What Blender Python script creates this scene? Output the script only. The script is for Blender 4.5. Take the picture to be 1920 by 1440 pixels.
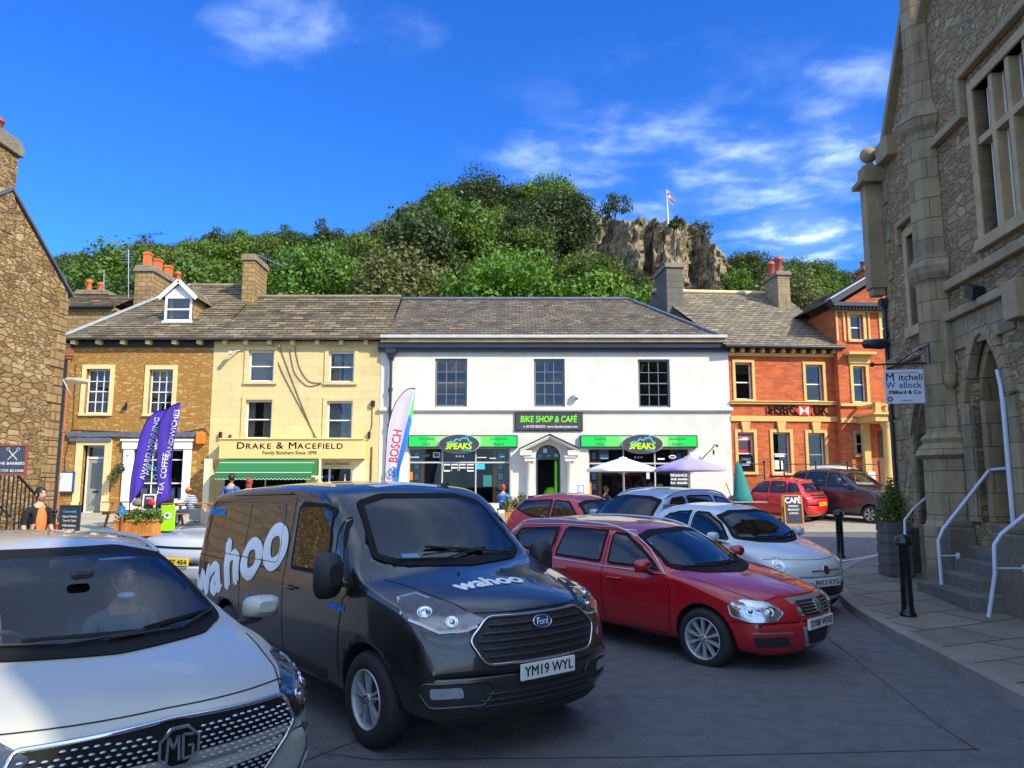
import bpy, bmesh, math, random
import numpy as np
from math import radians as R, sin, cos, pi, sqrt, atan2
from mathutils import Vector, Matrix, noise
from mathutils.bvhtree import BVHTree
from mathutils.geometry import delaunay_2d_cdt

for o in list(bpy.data.objects): bpy.data.objects.remove(o)
S = bpy.context.scene
COL = S.collection
random.seed(7)

# ------------------------------------------------------------------ camera
F = 1442.0; PITCH = 0.1327; CZ = 1.9
cam = bpy.data.cameras.new('camera'); camo = bpy.data.objects.new('camera', cam); COL.objects.link(camo)
cam.sensor_width = 36.0; cam.lens = 36.0*F/1920.0; cam.clip_start = 0.05; cam.clip_end = 3000
camo.location = (0, 0, CZ); camo.rotation_euler = (pi/2+PITCH, 0, 0)
S.camera = camo

# ------------------------------------------------------------------ sky, sun, exposure
SUN_EL = R(36.0); SUN_AZ = atan2(0.62, -0.52)      # direction towards the sun: right of and behind the camera
w = bpy.data.worlds.new('World'); S.world = w; w.use_nodes = True
nt = w.node_tree; nt.nodes.clear()
def wn(t, **k):
    n = nt.nodes.new(t)
    for a, b in k.items(): setattr(n, a, b)
    return n
out = wn('ShaderNodeOutputWorld'); bg = wn('ShaderNodeBackground'); nt.links.new(bg.outputs[0], out.inputs[0])
sky = wn('ShaderNodeTexSky', sky_type='NISHITA', sun_disc=False)
sky.sun_elevation = SUN_EL; sky.sun_rotation = SUN_AZ; sky.altitude = 200; sky.air_density = 1.0; sky.dust_density = 0.3; sky.ozone_density = 2.2
bg.inputs[1].default_value = 0.15
hs = wn('ShaderNodeHueSaturation'); hs.inputs['Saturation'].default_value = 1.25; hs.inputs['Value'].default_value = 1.0
nt.links.new(sky.outputs[0], hs.inputs['Color'])
tint = wn('ShaderNodeMixRGB', blend_type='MULTIPLY'); tint.inputs[0].default_value = 1; tint.inputs[2].default_value = (0.20, 0.42, 0.78, 1)
nt.links.new(hs.outputs[0], tint.inputs[1])
tc = wn('ShaderNodeTexCoord'); sep = wn('ShaderNodeSeparateXYZ'); nt.links.new(tc.outputs['Generated'], sep.inputs[0])
def wmath(op, a, b=None):
    n = wn('ShaderNodeMath', operation=op)
    for i, v in enumerate((a, b)):
        if v is None: continue
        if isinstance(v, (int, float)): n.inputs[i].default_value = v
        else: nt.links.new(v, n.inputs[i])
    return n.outputs[0]
# clouds: noise on the cloud plane (direction divided by height), gathered in a few banks
zz = wmath('MAXIMUM', sep.outputs[2], 0.03)
cxp = wmath('DIVIDE', sep.outputs[0], zz); cyp = wmath('DIVIDE', sep.outputs[1], zz)
cmb = wn('ShaderNodeCombineXYZ'); nt.links.new(cxp, cmb.inputs[0]); nt.links.new(cyp, cmb.inputs[1])
n1 = wn('ShaderNodeTexNoise'); n1.inputs['Scale'].default_value = 4.2; n1.inputs['Detail'].default_value = 7; n1.inputs['Roughness'].default_value = 0.56; n1.inputs['Distortion'].default_value = 0.15
nt.links.new(cmb.outputs[0], n1.inputs['Vector'])
def bank(cx, cy, rx, ry, gain):
    # a soft elliptic bank centred on the sky direction (x/y, z/y)
    a = wmath('DIVIDE', wmath('SUBTRACT', wmath('DIVIDE', sep.outputs[0], wmath('MAXIMUM', sep.outputs[1], 0.05)), cx), rx)
    b = wmath('DIVIDE', wmath('SUBTRACT', wmath('DIVIDE', sep.outputs[2], wmath('MAXIMUM', sep.outputs[1], 0.05)), cy), ry)
    d = wmath('ADD', wmath('MULTIPLY', a, a), wmath('MULTIPLY', b, b))
    return wmath('MULTIPLY', wmath('MAXIMUM', wmath('SUBTRACT', 1.0, d), 0.0), gain)
def skydir(px, py):
    u = (px-960)/F; v = (720-py)/F
    dy = cos(PITCH)-v*sin(PITCH); dz = sin(PITCH)+v*cos(PITCH)
    return u/dy, dz/dy
CL = None
for px, py, rx, ry, g in [(1070,300,.13,.06,.65),(1240,240,.11,.06,.5),(1420,320,.17,.09,.75),(1570,280,.10,.09,.8),(1500,435,.11,.06,1.1),(1610,140,.09,.05,.5),(1330,360,.10,.05,.6),(1180,400,.10,.03,.5),(540,50,.14,.07,.48),(690,60,.12,.05,.25),(1400,300,.42,.22,.16)]:
    sx, sy = skydir(px, py); bk = bank(sx, sy, rx, ry, g)
    CL = bk if CL is None else wmath('MAXIMUM', CL, bk)
cr = wn('ShaderNodeMapRange'); cr.inputs['From Min'].default_value = 0.40; cr.inputs['From Max'].default_value = 0.82; cr.interpolation_type = 'SMOOTHSTEP'
nt.links.new(n1.outputs[0], cr.inputs['Value'])
cf = wmath('MINIMUM', wmath('MULTIPLY', cr.outputs[0], wmath('MULTIPLY', CL, 0.75)), 0.6)
# unseen broken cloud added behind the camera and overhead to fill the shade
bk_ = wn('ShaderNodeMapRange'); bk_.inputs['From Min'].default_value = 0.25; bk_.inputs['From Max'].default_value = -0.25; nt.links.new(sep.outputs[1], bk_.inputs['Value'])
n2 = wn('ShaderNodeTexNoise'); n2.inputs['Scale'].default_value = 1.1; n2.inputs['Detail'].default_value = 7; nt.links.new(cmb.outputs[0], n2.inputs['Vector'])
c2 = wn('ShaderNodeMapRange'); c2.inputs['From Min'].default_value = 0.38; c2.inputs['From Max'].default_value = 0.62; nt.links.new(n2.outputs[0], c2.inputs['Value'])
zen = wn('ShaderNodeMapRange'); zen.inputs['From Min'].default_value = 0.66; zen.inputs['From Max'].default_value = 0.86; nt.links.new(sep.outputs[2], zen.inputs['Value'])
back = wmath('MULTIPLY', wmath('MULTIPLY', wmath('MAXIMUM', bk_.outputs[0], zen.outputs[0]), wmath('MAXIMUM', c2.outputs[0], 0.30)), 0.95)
cf = wmath('ADD', cf, wmath('MULTIPLY', wmath('MULTIPLY', CL, CL), 0.10))
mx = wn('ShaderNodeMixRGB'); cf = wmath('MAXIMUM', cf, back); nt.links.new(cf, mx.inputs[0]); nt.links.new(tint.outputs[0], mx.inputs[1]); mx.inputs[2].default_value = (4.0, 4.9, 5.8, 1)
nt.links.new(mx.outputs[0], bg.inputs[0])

sl = bpy.data.lights.new('sun', 'SUN'); so = bpy.data.objects.new('sun', sl); COL.objects.link(so)
sl.energy = 2.5; sl.angle = R(0.53); sl.color = (1.0, 0.90, 0.70)
sv = Vector((0.62, -0.52, 0.81*math.tan(SUN_EL)))
so.rotation_euler = sv.to_track_quat('Z', 'Y').to_euler(); so.location = (20, -20, 40)
S.view_settings.view_transform = 'Standard'; S.view_settings.look = 'None'; S.view_settings.exposure = 1.28; S.view_settings.gamma = 1
S.cycles.use_denoising = True; S.cycles.max_bounces = 8; S.cycles.transparent_max_bounces = 12
S.cycles.caustics_reflective = False; S.cycles.caustics_refractive = False
try: S.cycles.sample_clamp_indirect = 6
except Exception: pass

# ------------------------------------------------------------------ placing
def G(y):
    return 0.0 if y < 9.5 else (0.0436*(y-9.5) if y < 30 else 0.894)
def ray(px, py):
    u = (px-960)/F; v = (720-py)/F
    return Vector((u, cos(PITCH)-v*sin(PITCH), sin(PITCH)+v*cos(PITCH)))
def W(px, py, Y):
    d = ray(px, py); t = Y/d.y
    return Vector((d.x*t, Y, CZ+d.z*t))
def gp(px, py, dz=0.0):
    d = ray(px, py); Y = 5.0
    for _ in range(40):
        t = (G(Y)+dz-CZ)/d.z; Y = 0.5*Y+0.5*d.y*t
    return Vector((d.x*Y/d.y, Y, G(Y)+dz))

# ------------------------------------------------------------------ materials
MATS = {}
class NB:
    def __init__(s, name):
        s.m = bpy.data.materials.new(name); s.m.use_nodes = True; s.t = s.m.node_tree; s.t.nodes.clear()
        s.o = s.t.nodes.new('ShaderNodeOutputMaterial'); MATS[name] = s.m
    def n(s, t, ins=None, **k):
        x = s.t.nodes.new(t)
        for a, b in k.items(): setattr(x, a, b)
        for a, b in (ins or {}).items(): s.set(x, a, b)
        return x
    def set(s, x, a, b):
        if isinstance(b, bpy.types.NodeSocket): s.t.links.new(b, x.inputs[a])
        else:
            i = x.inputs[a]
            if i.type == 'RGBA' and len(b) == 3: b = (*b, 1)
            i.default_value = b
    def math(s, op, a, b=0.0, c=None):
        d = {0: a, 1: b}
        if c is not None: d[2] = c
        return s.n('ShaderNodeMath', d, operation=op).outputs[0]
    def mix(s, f, a, b, bt='MIX'):
        return s.n('ShaderNodeMixRGB', {0: f, 1: a, 2: b}, blend_type=bt).outputs[0]
    def coord(s, kind='Object', scale=(1, 1, 1), wall=False):
        tc = s.n('ShaderNodeTexCoord'); v = tc.outputs[kind]
        if wall:   # u along the wall, v up
            sp = s.n('ShaderNodeSeparateXYZ', {0: v})
            v = s.n('ShaderNodeCombineXYZ', {0: s.math('ADD', sp.outputs[0], sp.outputs[1]), 1: sp.outputs[2]}).outputs[0]
        return s.n('ShaderNodeMapping', {0: v, 'Scale': scale}).outputs[0]
    def noise(s, v, sc, det=4, rough=.55, dist=0):
        return s.n('ShaderNodeTexNoise', {'Vector': v, 'Scale': sc, 'Detail': det, 'Roughness': rough, 'Distortion': dist}).outputs[0]
    def ramp(s, f, stops):
        r = s.n('ShaderNodeValToRGB', {0: f}); e = r.color_ramp.elements
        while len(e) < len(stops): e.new(0.5)
        for i, (p, c) in enumerate(stops):
            e[i].position = p; e[i].color = (*c, 1) if len(c) == 3 else c
        return r.outputs[0]
    def rng(s, v, a, b, c, d):
        return s.n('ShaderNodeMapRange', {0: v, 1: a, 2: b, 3: c, 4: d}).outputs[0]
    def bump(s, h, st=.3, dist=.02, nrm=None):
        d = {'Height': h, 'Strength': st, 'Distance': dist}
        if nrm: d['Normal'] = nrm
        return s.n('ShaderNodeBump', d).outputs[0]
    def bsdf(s, **k):
        p = s.n('ShaderNodeBsdfPrincipled')
        for a, b in k.items(): s.set(p, a.replace('_', ' '), b)
        s.t.links.new(p.outputs[0], s.o.inputs[0]); return p
def M(name, col=(.5,.5,.5), rough=.6, metal=0.0, var=.12, sc=3.0, bump=.0, bd=.01, bs=30, coat=0.0, spec=.5, em=None, es=0):
    if name in MATS: return MATS[name]
    b = NB(name); c = b.coord()
    f = b.noise(c, sc, 5); f2 = b.noise(c, sc*9, 3)
    k = b.math('ADD', b.rng(f, .25, .75, 1-var, 1+var), b.rng(f2, .3, .7, -var*.35, var*.35))
    colr = b.n('ShaderNodeVectorMath', {0: (*col[:3],), 'Scale': k}, operation='SCALE').outputs[0]
    d = dict(Base_Color=colr, Roughness=b.rng(f2, .3, .7, max(rough-.06, .02), min(rough+.06, 1)), Metallic=metal)
    p = b.bsdf(**d); p.inputs['Specular IOR Level'].default_value = spec
    if coat: p.inputs['Coat Weight'].default_value = coat; p.inputs['Coat Roughness'].default_value = .03
    if bump: b.t.links.new(b.bump(b.noise(c, bs, 6), bump, bd), p.inputs['Normal'])
    if em: p.inputs['Emission Color'].default_value = (*em, 1); p.inputs['Emission Strength'].default_value = es
    return b.m
def m_glass(name, tint=(.75,.82,.85), refl=1.0, rough=.02, base=.04):
    if name in MATS: return MATS[name]
    b = NB(name)
    fr = b.n('ShaderNodeFresnel', {'IOR': 1.5}).outputs[0]
    f = b.math('MINIMUM', b.math('ADD', b.math('MULTIPLY', fr, refl), base), 1.0)
    nb = b.bump(b.noise(b.coord(), 1.3, 2), .04, .02)
    tr = b.n('ShaderNodeBsdfTransparent', {0: tint}); gl = b.n('ShaderNodeBsdfGlossy', {0: (1, 1, 1), 'Roughness': rough, 'Normal': nb})
    mxs = b.n('ShaderNodeMixShader', {0: f}); b.t.links.new(tr.outputs[0], mxs.inputs[1]); b.t.links.new(gl.outputs[0], mxs.inputs[2])
    b.t.links.new(mxs.outputs[0], b.o.inputs[0]); return b.m

# ------------------------------------------------------------------ mesh builder
class MB:
    def __init__(s): s.v = []; s.f = []; s.m = []; s.sm = []; s.uv = {}; s.X = None
    def add(s, vs, fs, mat=0, smooth=False):
        n = len(s.v)
        if s.X is not None: vs = [s.X @ Vector(q) for q in vs]
        s.v += [tuple(q) for q in vs]
        for q in fs: s.f.append(tuple(n+i for i in q)); s.m.append(mat); s.sm.append(smooth)
        return s
    def box(s, x0, x1, y0, y1, z0, z1, mat=0):
        x0, x1 = min(x0, x1), max(x0, x1); y0, y1 = min(y0, y1), max(y0, y1); z0, z1 = min(z0, z1), max(z0, z1)
        v = [(x, y, z) for z in (z0, z1) for y in (y0, y1) for x in (x0, x1)]
        return s.add(v, [(0,2,3,1),(4,5,7,6),(0,1,5,4),(2,6,7,3),(0,4,6,2),(1,3,7,5)], mat)
    def obox(s, c, sx, sy, sz, rot=None, mat=0):      # oriented box: centre, full sizes, Matrix 3x3 / euler
        m = rot if isinstance(rot, Matrix) else (Matrix.Rotation(rot, 3, 'Z') if rot is not None else Matrix.Identity(3))
        v = [Vector(c)+m@Vector((x*sx/2, y*sy/2, z*sz/2)) for z in (-1, 1) for y in (-1, 1) for x in (-1, 1)]
        return s.add(v, [(0,2,3,1),(4,5,7,6),(0,1,5,4),(2,6,7,3),(0,4,6,2),(1,3,7,5)], mat)
    def bar(s, a, b, w, h=None, mat=0, up=(0, 0, 1)):  # rectangular bar a -> b
        a = Vector(a); b = Vector(b); d = b-a; L = d.length
        if L < 1e-6: return s
        x = d.normalized(); u = Vector(up)
        if abs(x.dot(u)) > .98: u = Vector((0, 1, 0))
        y = u.cross(x).normalized(); z = x.cross(y)
        return s.obox((a+b)/2, L, w, h or w, Matrix((x, y, z)).transposed(), mat)
    def tube(s, pts, r, n=8, mat=0, cap=True, smooth=True):
        pts = [Vector(p) for p in pts]; rr = r if isinstance(r, (list, tuple)) else [r]*len(pts); vs = []; up = None
        for i, p in enumerate(pts):
            d = (pts[min(i+1, len(pts)-1)]-pts[max(i-1, 0)]).normalized()
            if up is None: up = Vector((0, 0, 1)) if abs(d.z) < .9 else Vector((1, 0, 0))
            a = d.cross(up).normalized(); b = a.cross(d).normalized(); up = b
            for k in range(n):
                t = 2*pi*k/n; vs.append(p+(a*cos(t)+b*sin(t))*rr[i])
        fs = [(i*n+k, i*n+(k+1) % n, (i+1)*n+(k+1) % n, (i+1)*n+k) for i in range(len(pts)-1) for k in range(n)]
        s.add(vs, fs, mat, smooth)
        if cap: s.add(vs[:n], [tuple(range(n))[::-1]], mat); s.add(vs[-n:], [tuple(range(n))], mat)
        return s
    def lathe(s, prof, c=(0,0,0), n=16, mat=0, axis='Z', smooth=True, squash=1.0, cap=True):
        c = Vector(c); vs = []
        for r, h in prof:
            for k in range(n):
                t = 2*pi*k/n
                p = (r*cos(t), r*sin(t)*squash, h) if axis == 'Z' else ((h, r*cos(t), r*sin(t)) if axis == 'X' else (r*cos(t), h, r*sin(t)))
                vs.append(c+Vector(p))
        m = len(prof)
        fs = [(i*n+k, i*n+(k+1) % n, (i+1)*n+(k+1) % n, (i+1)*n+k) for i in range(m-1) for k in range(n)]
        s.add(vs, fs, mat, smooth)
        if cap: s.add(vs[:n], [tuple(range(n))[::-1]], mat); s.add(vs[-n:], [tuple(range(n))], mat)
        return s
    def prism(s, poly, y0, y1, mat=0, plane='XZ'):     # extrude a 2-D polygon
        n = len(poly)
        def P(a, b, d): return (a, d, b) if plane == 'XZ' else ((a, b, d) if plane == 'XY' else (d, a, b))
        vs = [P(a, b, y0) for a, b in poly]+[P(a, b, y1) for a, b in poly]
        fs = [tuple(range(n)), tuple(range(n, 2*n))[::-1]]+[(i, i+n, (i+1) % n+n, (i+1) % n) for i in range(n)]
        return s.add(vs, fs, mat)
    def quad(s, a, b, c, d, mat=0): return s.add([a, b, c, d], [(0, 1, 2, 3)], mat)
    def ball(s, c, rx, ry=None, rz=None, n=12, m=8, mat=0, rot=None):
        ry = ry or rx; rz = rz or rx; vs = []
        for i in range(1, m):
            for k in range(n):
                a = pi*i/m; t = 2*pi*k/n; vs.append(Vector((rx*sin(a)*cos(t), ry*sin(a)*sin(t), rz*cos(a))))
        vs += [Vector((0, 0, rz)), Vector((0, 0, -rz))]; T = len(vs)-2
        if rot is not None: vs = [rot@q for q in vs]
        vs = [q+Vector(c) for q in vs]
        fs = [(i*n+k, (i+1)*n+k, (i+1)*n+(k+1) % n, i*n+(k+1) % n) for i in range(m-2) for k in range(n)]
        fs += [(T, k, (k+1) % n) for k in range(n)]+[(T+1, (m-2)*n+(k+1) % n, (m-2)*n+k) for k in range(n)]
        return s.add(vs, fs, mat, True)
    def build(s, name, mats, parent=None, bevel=0, smooth=None, fixn=True, loc=None, local=False):
        me = bpy.data.meshes.new(name); me.from_pydata(s.v, [], s.f)
        if not isinstance(mats, (list, tuple)): mats = [mats]
        for m in mats: me.materials.append(MATS[m] if isinstance(m, str) else m)
        me.polygons.foreach_set('material_index', s.m); me.polygons.foreach_set('use_smooth', s.sm if smooth is None else [smooth]*len(s.f))
        if fixn:
            bm = bmesh.new(); bm.from_mesh(me); bmesh.ops.recalc_face_normals(bm, faces=bm.faces); bm.to_mesh(me); bm.free()
        o = bpy.data.objects.new(name, me); COL.objects.link(o)
        if loc is not None: o.location = loc
        if bevel:
            b = o.modifiers.new('bevel', 'BEVEL'); b.width = bevel; b.segments = 2; b.limit_method = 'ANGLE'; b.angle_limit = R(40)
        if parent:
            if local: o.parent = parent
            else: adopt(o, parent)
        return o
def adopt(o, parent):
    o.parent = parent; o.matrix_parent_inverse = pmat(parent).inverted()
def pmat(o):
    m = Matrix.LocRotScale(o.location, o.rotation_euler, o.scale)
    return (pmat(o.parent) @ o.matrix_parent_inverse @ m) if o.parent else m
def thing(name, label, cat, loc=(0, 0, 0), group=None, rz=0.0):
    o = bpy.data.objects.new(name, None); COL.objects.link(o); o.location = loc; o.rotation_euler = (0, 0, rz); o.empty_display_size = .2
    return tag(o, label, cat, group)
def tag(o, label=None, cat=None, group=None, kind=None):
    if label: o['label'] = label
    if cat: o['category'] = cat
    if group: o['group'] = group
    if kind: o['kind'] = kind
    return o
def kids(o): return [c for c in bpy.data.objects if c.parent == o]
def copy_tree(o, parent=None):
    c = o.copy(); COL.objects.link(c); c.parent = parent
    if parent is not None: c.matrix_parent_inverse = o.matrix_parent_inverse
    for ch in kids(o):
        copy_tree(ch, c)
    return c
def text_mesh(txt, size, bold=0.0, shear=0.0, sx=1.0, spacing=1.0, depth=0.0, align='CENTER'):
    cu = bpy.data.curves.new('lettering', 'FONT'); cu.body = txt; cu.size = size; cu.shear = shear
    cu.align_x = align; cu.align_y = 'CENTER'; cu.space_character = spacing; cu.extrude = depth; cu.resolution_u = 6 if size > .5 else 3
    o = bpy.data.objects.new('lettering', cu); COL.objects.link(o)
    dg = bpy.context.evaluated_depsgraph_get(); me = bpy.data.meshes.new_from_object(o.evaluated_get(dg))
    vs = [(v.co.x*sx, v.co.y, v.co.z) for v in me.vertices]; fs = [tuple(p.vertices) for p in me.polygons]
    bpy.data.objects.remove(o); bpy.data.curves.remove(cu); bpy.data.meshes.remove(me)
    if bold and vs:      # heavier strokes: the same letters laid again a hair to each side
        n = len(vs); V = []; F2 = []
        for i, (dx, dy) in enumerate(((-1, 0), (1, 0), (0, -.8), (0, .8), (0, 0))): V += [(x+dx*bold, y+dy*bold, z+i*.0007) for x, y, z in vs]; F2 += [tuple(i*n+q for q in f) for f in fs]
        vs, fs = V, F2
    return vs, fs
def fine(vs, fs, L):
    bm = bmesh.new(); bv = [bm.verts.new(v) for v in vs]
    for f in fs:
        try: bm.faces.new([bv[i] for i in f])
        except ValueError: pass
    bmesh.ops.triangulate(bm, faces=bm.faces[:])
    for _ in range(5):
        e = [e for e in bm.edges if e.calc_length() > L]
        if not e: break
        bmesh.ops.subdivide_edges(bm, edges=e, cuts=1); bmesh.ops.triangulate(bm, faces=[f for f in bm.faces if len(f.verts) > 3])
    bm.verts.index_update(); v = [tuple(q.co) for q in bm.verts]; f = [tuple(q.index for q in p.verts) for p in bm.faces]; bm.free(); return v, f
def text(mb, txt, size, org, xd=(1, 0, 0), yd=(0, 0, 1), mat=0, width=None, **k):
    """lettering laid on the plane through org; xd / yd are the reading and up directions; width fits it"""
    vs, fs = text_mesh(txt, size, **k)
    if not vs: return
    x0 = min(v[0] for v in vs); x1 = max(v[0] for v in vs)
    q = (width/(x1-x0)) if width else 1.0; cx = (x0+x1)/2
    xd = Vector(xd).normalized(); yd = Vector(yd).normalized(); nd = xd.cross(yd); o = Vector(org)
    mb.add([o+xd*((v[0]-cx)*q)+yd*v[1]+nd*v[2] for v in vs], fs, mat)
def pchip(xs, ys):
    """smooth interpolation through the keys without overshoot"""
    xs = list(xs); ys = list(ys); n = len(xs); h = [xs[i+1]-xs[i] for i in range(n-1)]; d = [(ys[i+1]-ys[i])/h[i] for i in range(n-1)]
    m = [d[0]]+[0 if d[i-1]*d[i] <= 0 else (3*(h[i-1]+h[i]))/((2*h[i]+h[i-1])/d[i-1]+(h[i]+2*h[i-1])/d[i]) for i in range(1, n-1)]+[d[-1]]
    def f(x):
        if x <= xs[0]: return ys[0]
        if x >= xs[-1]: return ys[-1]
        i = max(k for k in range(n-1) if xs[k] <= x)
        t = (x-xs[i])/h[i]; t2 = t*t; t3 = t2*t
        return (2*t3-3*t2+1)*ys[i]+(t3-2*t2+t)*h[i]*m[i]+(-2*t3+3*t2)*ys[i+1]+(t3-t2)*h[i]*m[i+1]
    return f
def pc(keys): return pchip([k[0] for k in keys], [k[1] for k in keys])
# ------------------------------------------------------------------ masonry, roofing and ground materials
def m_rubble(name, cols, mortar, sx=3.0, sz=6.5, relief=.05, wall=True, st=.9):
    b = NB(name); c = b.coord(scale=(sx, sz, 1), wall=True)
    cd = b.n('ShaderNodeVectorMath', {0: c, 1: b.n('ShaderNodeTexNoise', {'Vector': c, 'Scale': .6, 'Detail': 6, 'Roughness': .7}).outputs[1]}, operation='ADD').outputs[0]
    sel = b.math('GREATER_THAN', b.noise(b.coord(wall=True), .9, 5, .7), .5)
    def vor(s_, f):
        v_ = b.n('ShaderNodeMapping', {0: cd, 'Scale': (s_, s_*.9, 1)}).outputs[0]; return b.n('ShaderNodeTexVoronoi', {'Vector': v_, 'Scale': 1.0, 'Randomness': .9}, voronoi_dimensions='2D', feature=f)
    vcol = b.mix(sel, vor(1, 'F1').outputs['Color'], vor(1.9, 'F1').outputs['Color']); ed_ = b.math('ADD', b.math('MULTIPLY', vor(1, 'DISTANCE_TO_EDGE').outputs[0], b.math('SUBTRACT', 1.0, sel)), b.math('MULTIPLY', vor(1.9, 'DISTANCE_TO_EDGE').outputs[0], sel))
    class e: outputs = [ed_]
    sp = b.n('ShaderNodeSeparateXYZ', {0: vcol})
    n = len(cols); st_ = [((i+.5)/n, q) for i, q in enumerate(cols)]
    col = b.ramp(sp.outputs[0], st_); fine = b.noise(b.coord(), 22, 6, .7)
    col = b.mix(b.rng(fine, .35, .7, 0, .55), col, (cols[0][0]*.45, cols[0][1]*.42, cols[0][2]*.4))
    big = b.noise(b.coord(), .5, 4); col = b.mix(b.rng(big, .5, .75, 0, .35), col, (mortar[0]*.6, mortar[1]*.55, mortar[2]*.5))
    mk = b.rng(e.outputs[0], .0, .075, .9, 0); col = b.mix(mk, col, mortar)
    h = b.math('ADD', b.math('MINIMUM', b.math('MULTIPLY', e.outputs[0], 3.2), .45), b.math('ADD', b.math('MULTIPLY', fine, .55), b.math('MULTIPLY', sp.outputs[1], .5)))
    p = b.bsdf(Base_Color=col, Roughness=.9); b.t.links.new(b.bump(h, st, relief), p.inputs['Normal']); return b.m
def m_block(name, c1, c2, mortar, bw=.6, bh=.25, ms=.006, dirt=.25, relief=.008, dirtc=None, off=.5, st=.6):
    b = NB(name); c = b.coord(wall=True)
    br = b.n('ShaderNodeTexBrick', {'Vector': c, 'Color1': c1, 'Color2': c2, 'Mortar': mortar, 'Scale': 1.0, 'Mortar Size': ms, 'Mortar Smooth': .3, 'Bias': 0.0, 'Brick Width': bw, 'Row Height': bh}, offset=off)
    f = b.noise(b.coord(), 1.2, 6, .65); f2 = b.noise(b.coord(scale=(6, 6, 1.2)), 1.5, 5)
    dc = dirtc or tuple(q*.45 for q in c1)
    col = b.mix(b.rng(f, .48, .72, 0, dirt), br.outputs[0], dc); col = b.mix(b.rng(f2, .5, .75, 0, dirt*.6), col, dc)
    fine = b.noise(b.coord(), 40, 5)
    col = b.mix(b.rng(fine, .3, .7, 0, .18), col, tuple(q*.5 for q in c1))
    h = b.math('ADD', b.math('MULTIPLY', br.outputs[1], -1.0), b.math('MULTIPLY', fine, .5))
    p = b.bsdf(Base_Color=col, Roughness=.85); b.t.links.new(b.bump(h, st, relief), p.inputs['Normal']); return b.m
def m_slate(name, axis, cols, bw=.42, bh=.25):
    b = NB(name); tc = b.n('ShaderNodeTexCoord'); sp = b.n('ShaderNodeSeparateXYZ', {0: tc.outputs['Object']})
    c = b.n('ShaderNodeCombineXYZ', {0: sp.outputs[axis], 1: b.math('MULTIPLY', sp.outputs[2], 1.0)}).outputs[0]
    br = b.n('ShaderNodeTexBrick', {'Vector': c, 'Color1': (0, 0, 0), 'Color2': (1, 1, 1), 'Mortar': (.5, .5, .5), 'Scale': 1.0, 'Mortar Size': .016, 'Mortar Smooth': .2, 'Brick Width': bw, 'Row Height': bh})
    col = b.ramp(br.outputs[0], [(i/(len(cols)-1), q) for i, q in enumerate(cols)])
    big = b.noise(b.coord(), .9, 5, .7); col = b.mix(b.rng(big, .42, .7, 0, .6), col, (.30, .27, .19))
    sp2 = b.noise(b.coord(), 14, 5, .7); col = b.mix(b.rng(sp2, .42, .62, .0, .55), col, (.045, .04, .035))
    col = b.mix(br.outputs[1], col, (.03, .03, .03))
    p = b.bsdf(Base_Color=col, Roughness=.8); b.t.links.new(b.bump(b.math('ADD', sp2, b.math('MULTIPLY', br.outputs[1], -1.5)), .7, .012), p.inputs['Normal']); return b.m

m_rubble('rubble_gold', [(.46,.28,.10),(.64,.44,.19),(.34,.20,.075),(.74,.56,.30),(.54,.35,.14),(.27,.16,.07)], (.16,.095,.04), 2.9, 9.5, .11)
m_rubble('rubble_grey', [(.36,.26,.13),(.50,.38,.20),(.27,.20,.105),(.60,.47,.27),(.42,.30,.15),(.46,.27,.13)], (.20,.17,.115), 3.0, 8.6, .09)
m_rubble('render_brown', [(.40,.205,.045),(.42,.22,.05),(.37,.19,.04),(.41,.21,.047),(.62,.42,.17)], (.40,.205,.045), 5.5, 15, .03, st=.6)
m_block('render_cream', (.72,.57,.28), (.75,.60,.30), (.50,.38,.18), .85, .33, .005, .30, .004)
m_block('paint_white', (.72,.70,.64), (.76,.74,.68), (.62,.60,.54), .95, .31, .003, .36, .004, (.52,.50,.44))
m_block('brick_red', (.72,.15,.03), (.42,.07,.02), (.38,.17,.09), .30, .10, .012, .5, .008, (.20,.05,.02))
m_block('ashlar_grey', (.37,.28,.155), (.27,.205,.115), (.07,.06,.045), .7, .36, .008, .8, .01, (.07,.07,.06))
m_block('ashlar_gold', (.34,.21,.08), (.44,.29,.12), (.12,.08,.04), .42, .20, .016, .7, .02, (.11,.08,.05))
m_block('ashlar_dark', (.13,.12,.10), (.17,.15,.12), (.07,.065,.055), .6, .28, .01, .45, .02)
SC = [(.08,.052,.028),(.26,.185,.095),(.14,.095,.05),(.42,.31,.17),(.10,.07,.038)]
m_slate('slate_x', 0, SC, .5, .17)
m_slate('slate_y', 1, SC, .5, .17)
m_slate('slate_dark_x', 0, [(.055,.038,.025),(.18,.13,.08),(.095,.066,.043),(.30,.225,.14)], .32, .13)
m_slate('slate_dark_y', 1, [(.075,.065,.06),(.145,.125,.11),(.10,.09,.085),(.19,.165,.14)], .26, .115)
m_slate('slate_light_x', 0, [(.22,.165,.10),(.36,.285,.18),(.16,.12,.075),(.46,.37,.24)], .34, .13)
M('stone_cream', (.74,.58,.30), .8, var=.12, sc=2, bump=.15)
M('stone_yellow', (.66,.44,.15), .8, var=.12, sc=2, bump=.15)
M('stone_trim', (.31,.235,.135), .85, var=.32, sc=1.6, bump=.4, bs=12, bd=.02)
M('stone_cap', (.24,.20,.14), .9, var=.3, sc=3, bump=.5, bs=14, bd=.03)
M('white_paint', (.82,.82,.80), .45, var=.04); M('cream_paint', (.78,.70,.50), .5, var=.05)
M('black_iron', (.012,.012,.014), .45, var=.2, bump=.2, bs=40); M('black_gloss', (.010,.010,.012), .18, var=.1)
M('gutter', (.022,.026,.040), .4, var=.2); M('lead', (.38,.40,.43), .6, var=.15, bump=.2)
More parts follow.
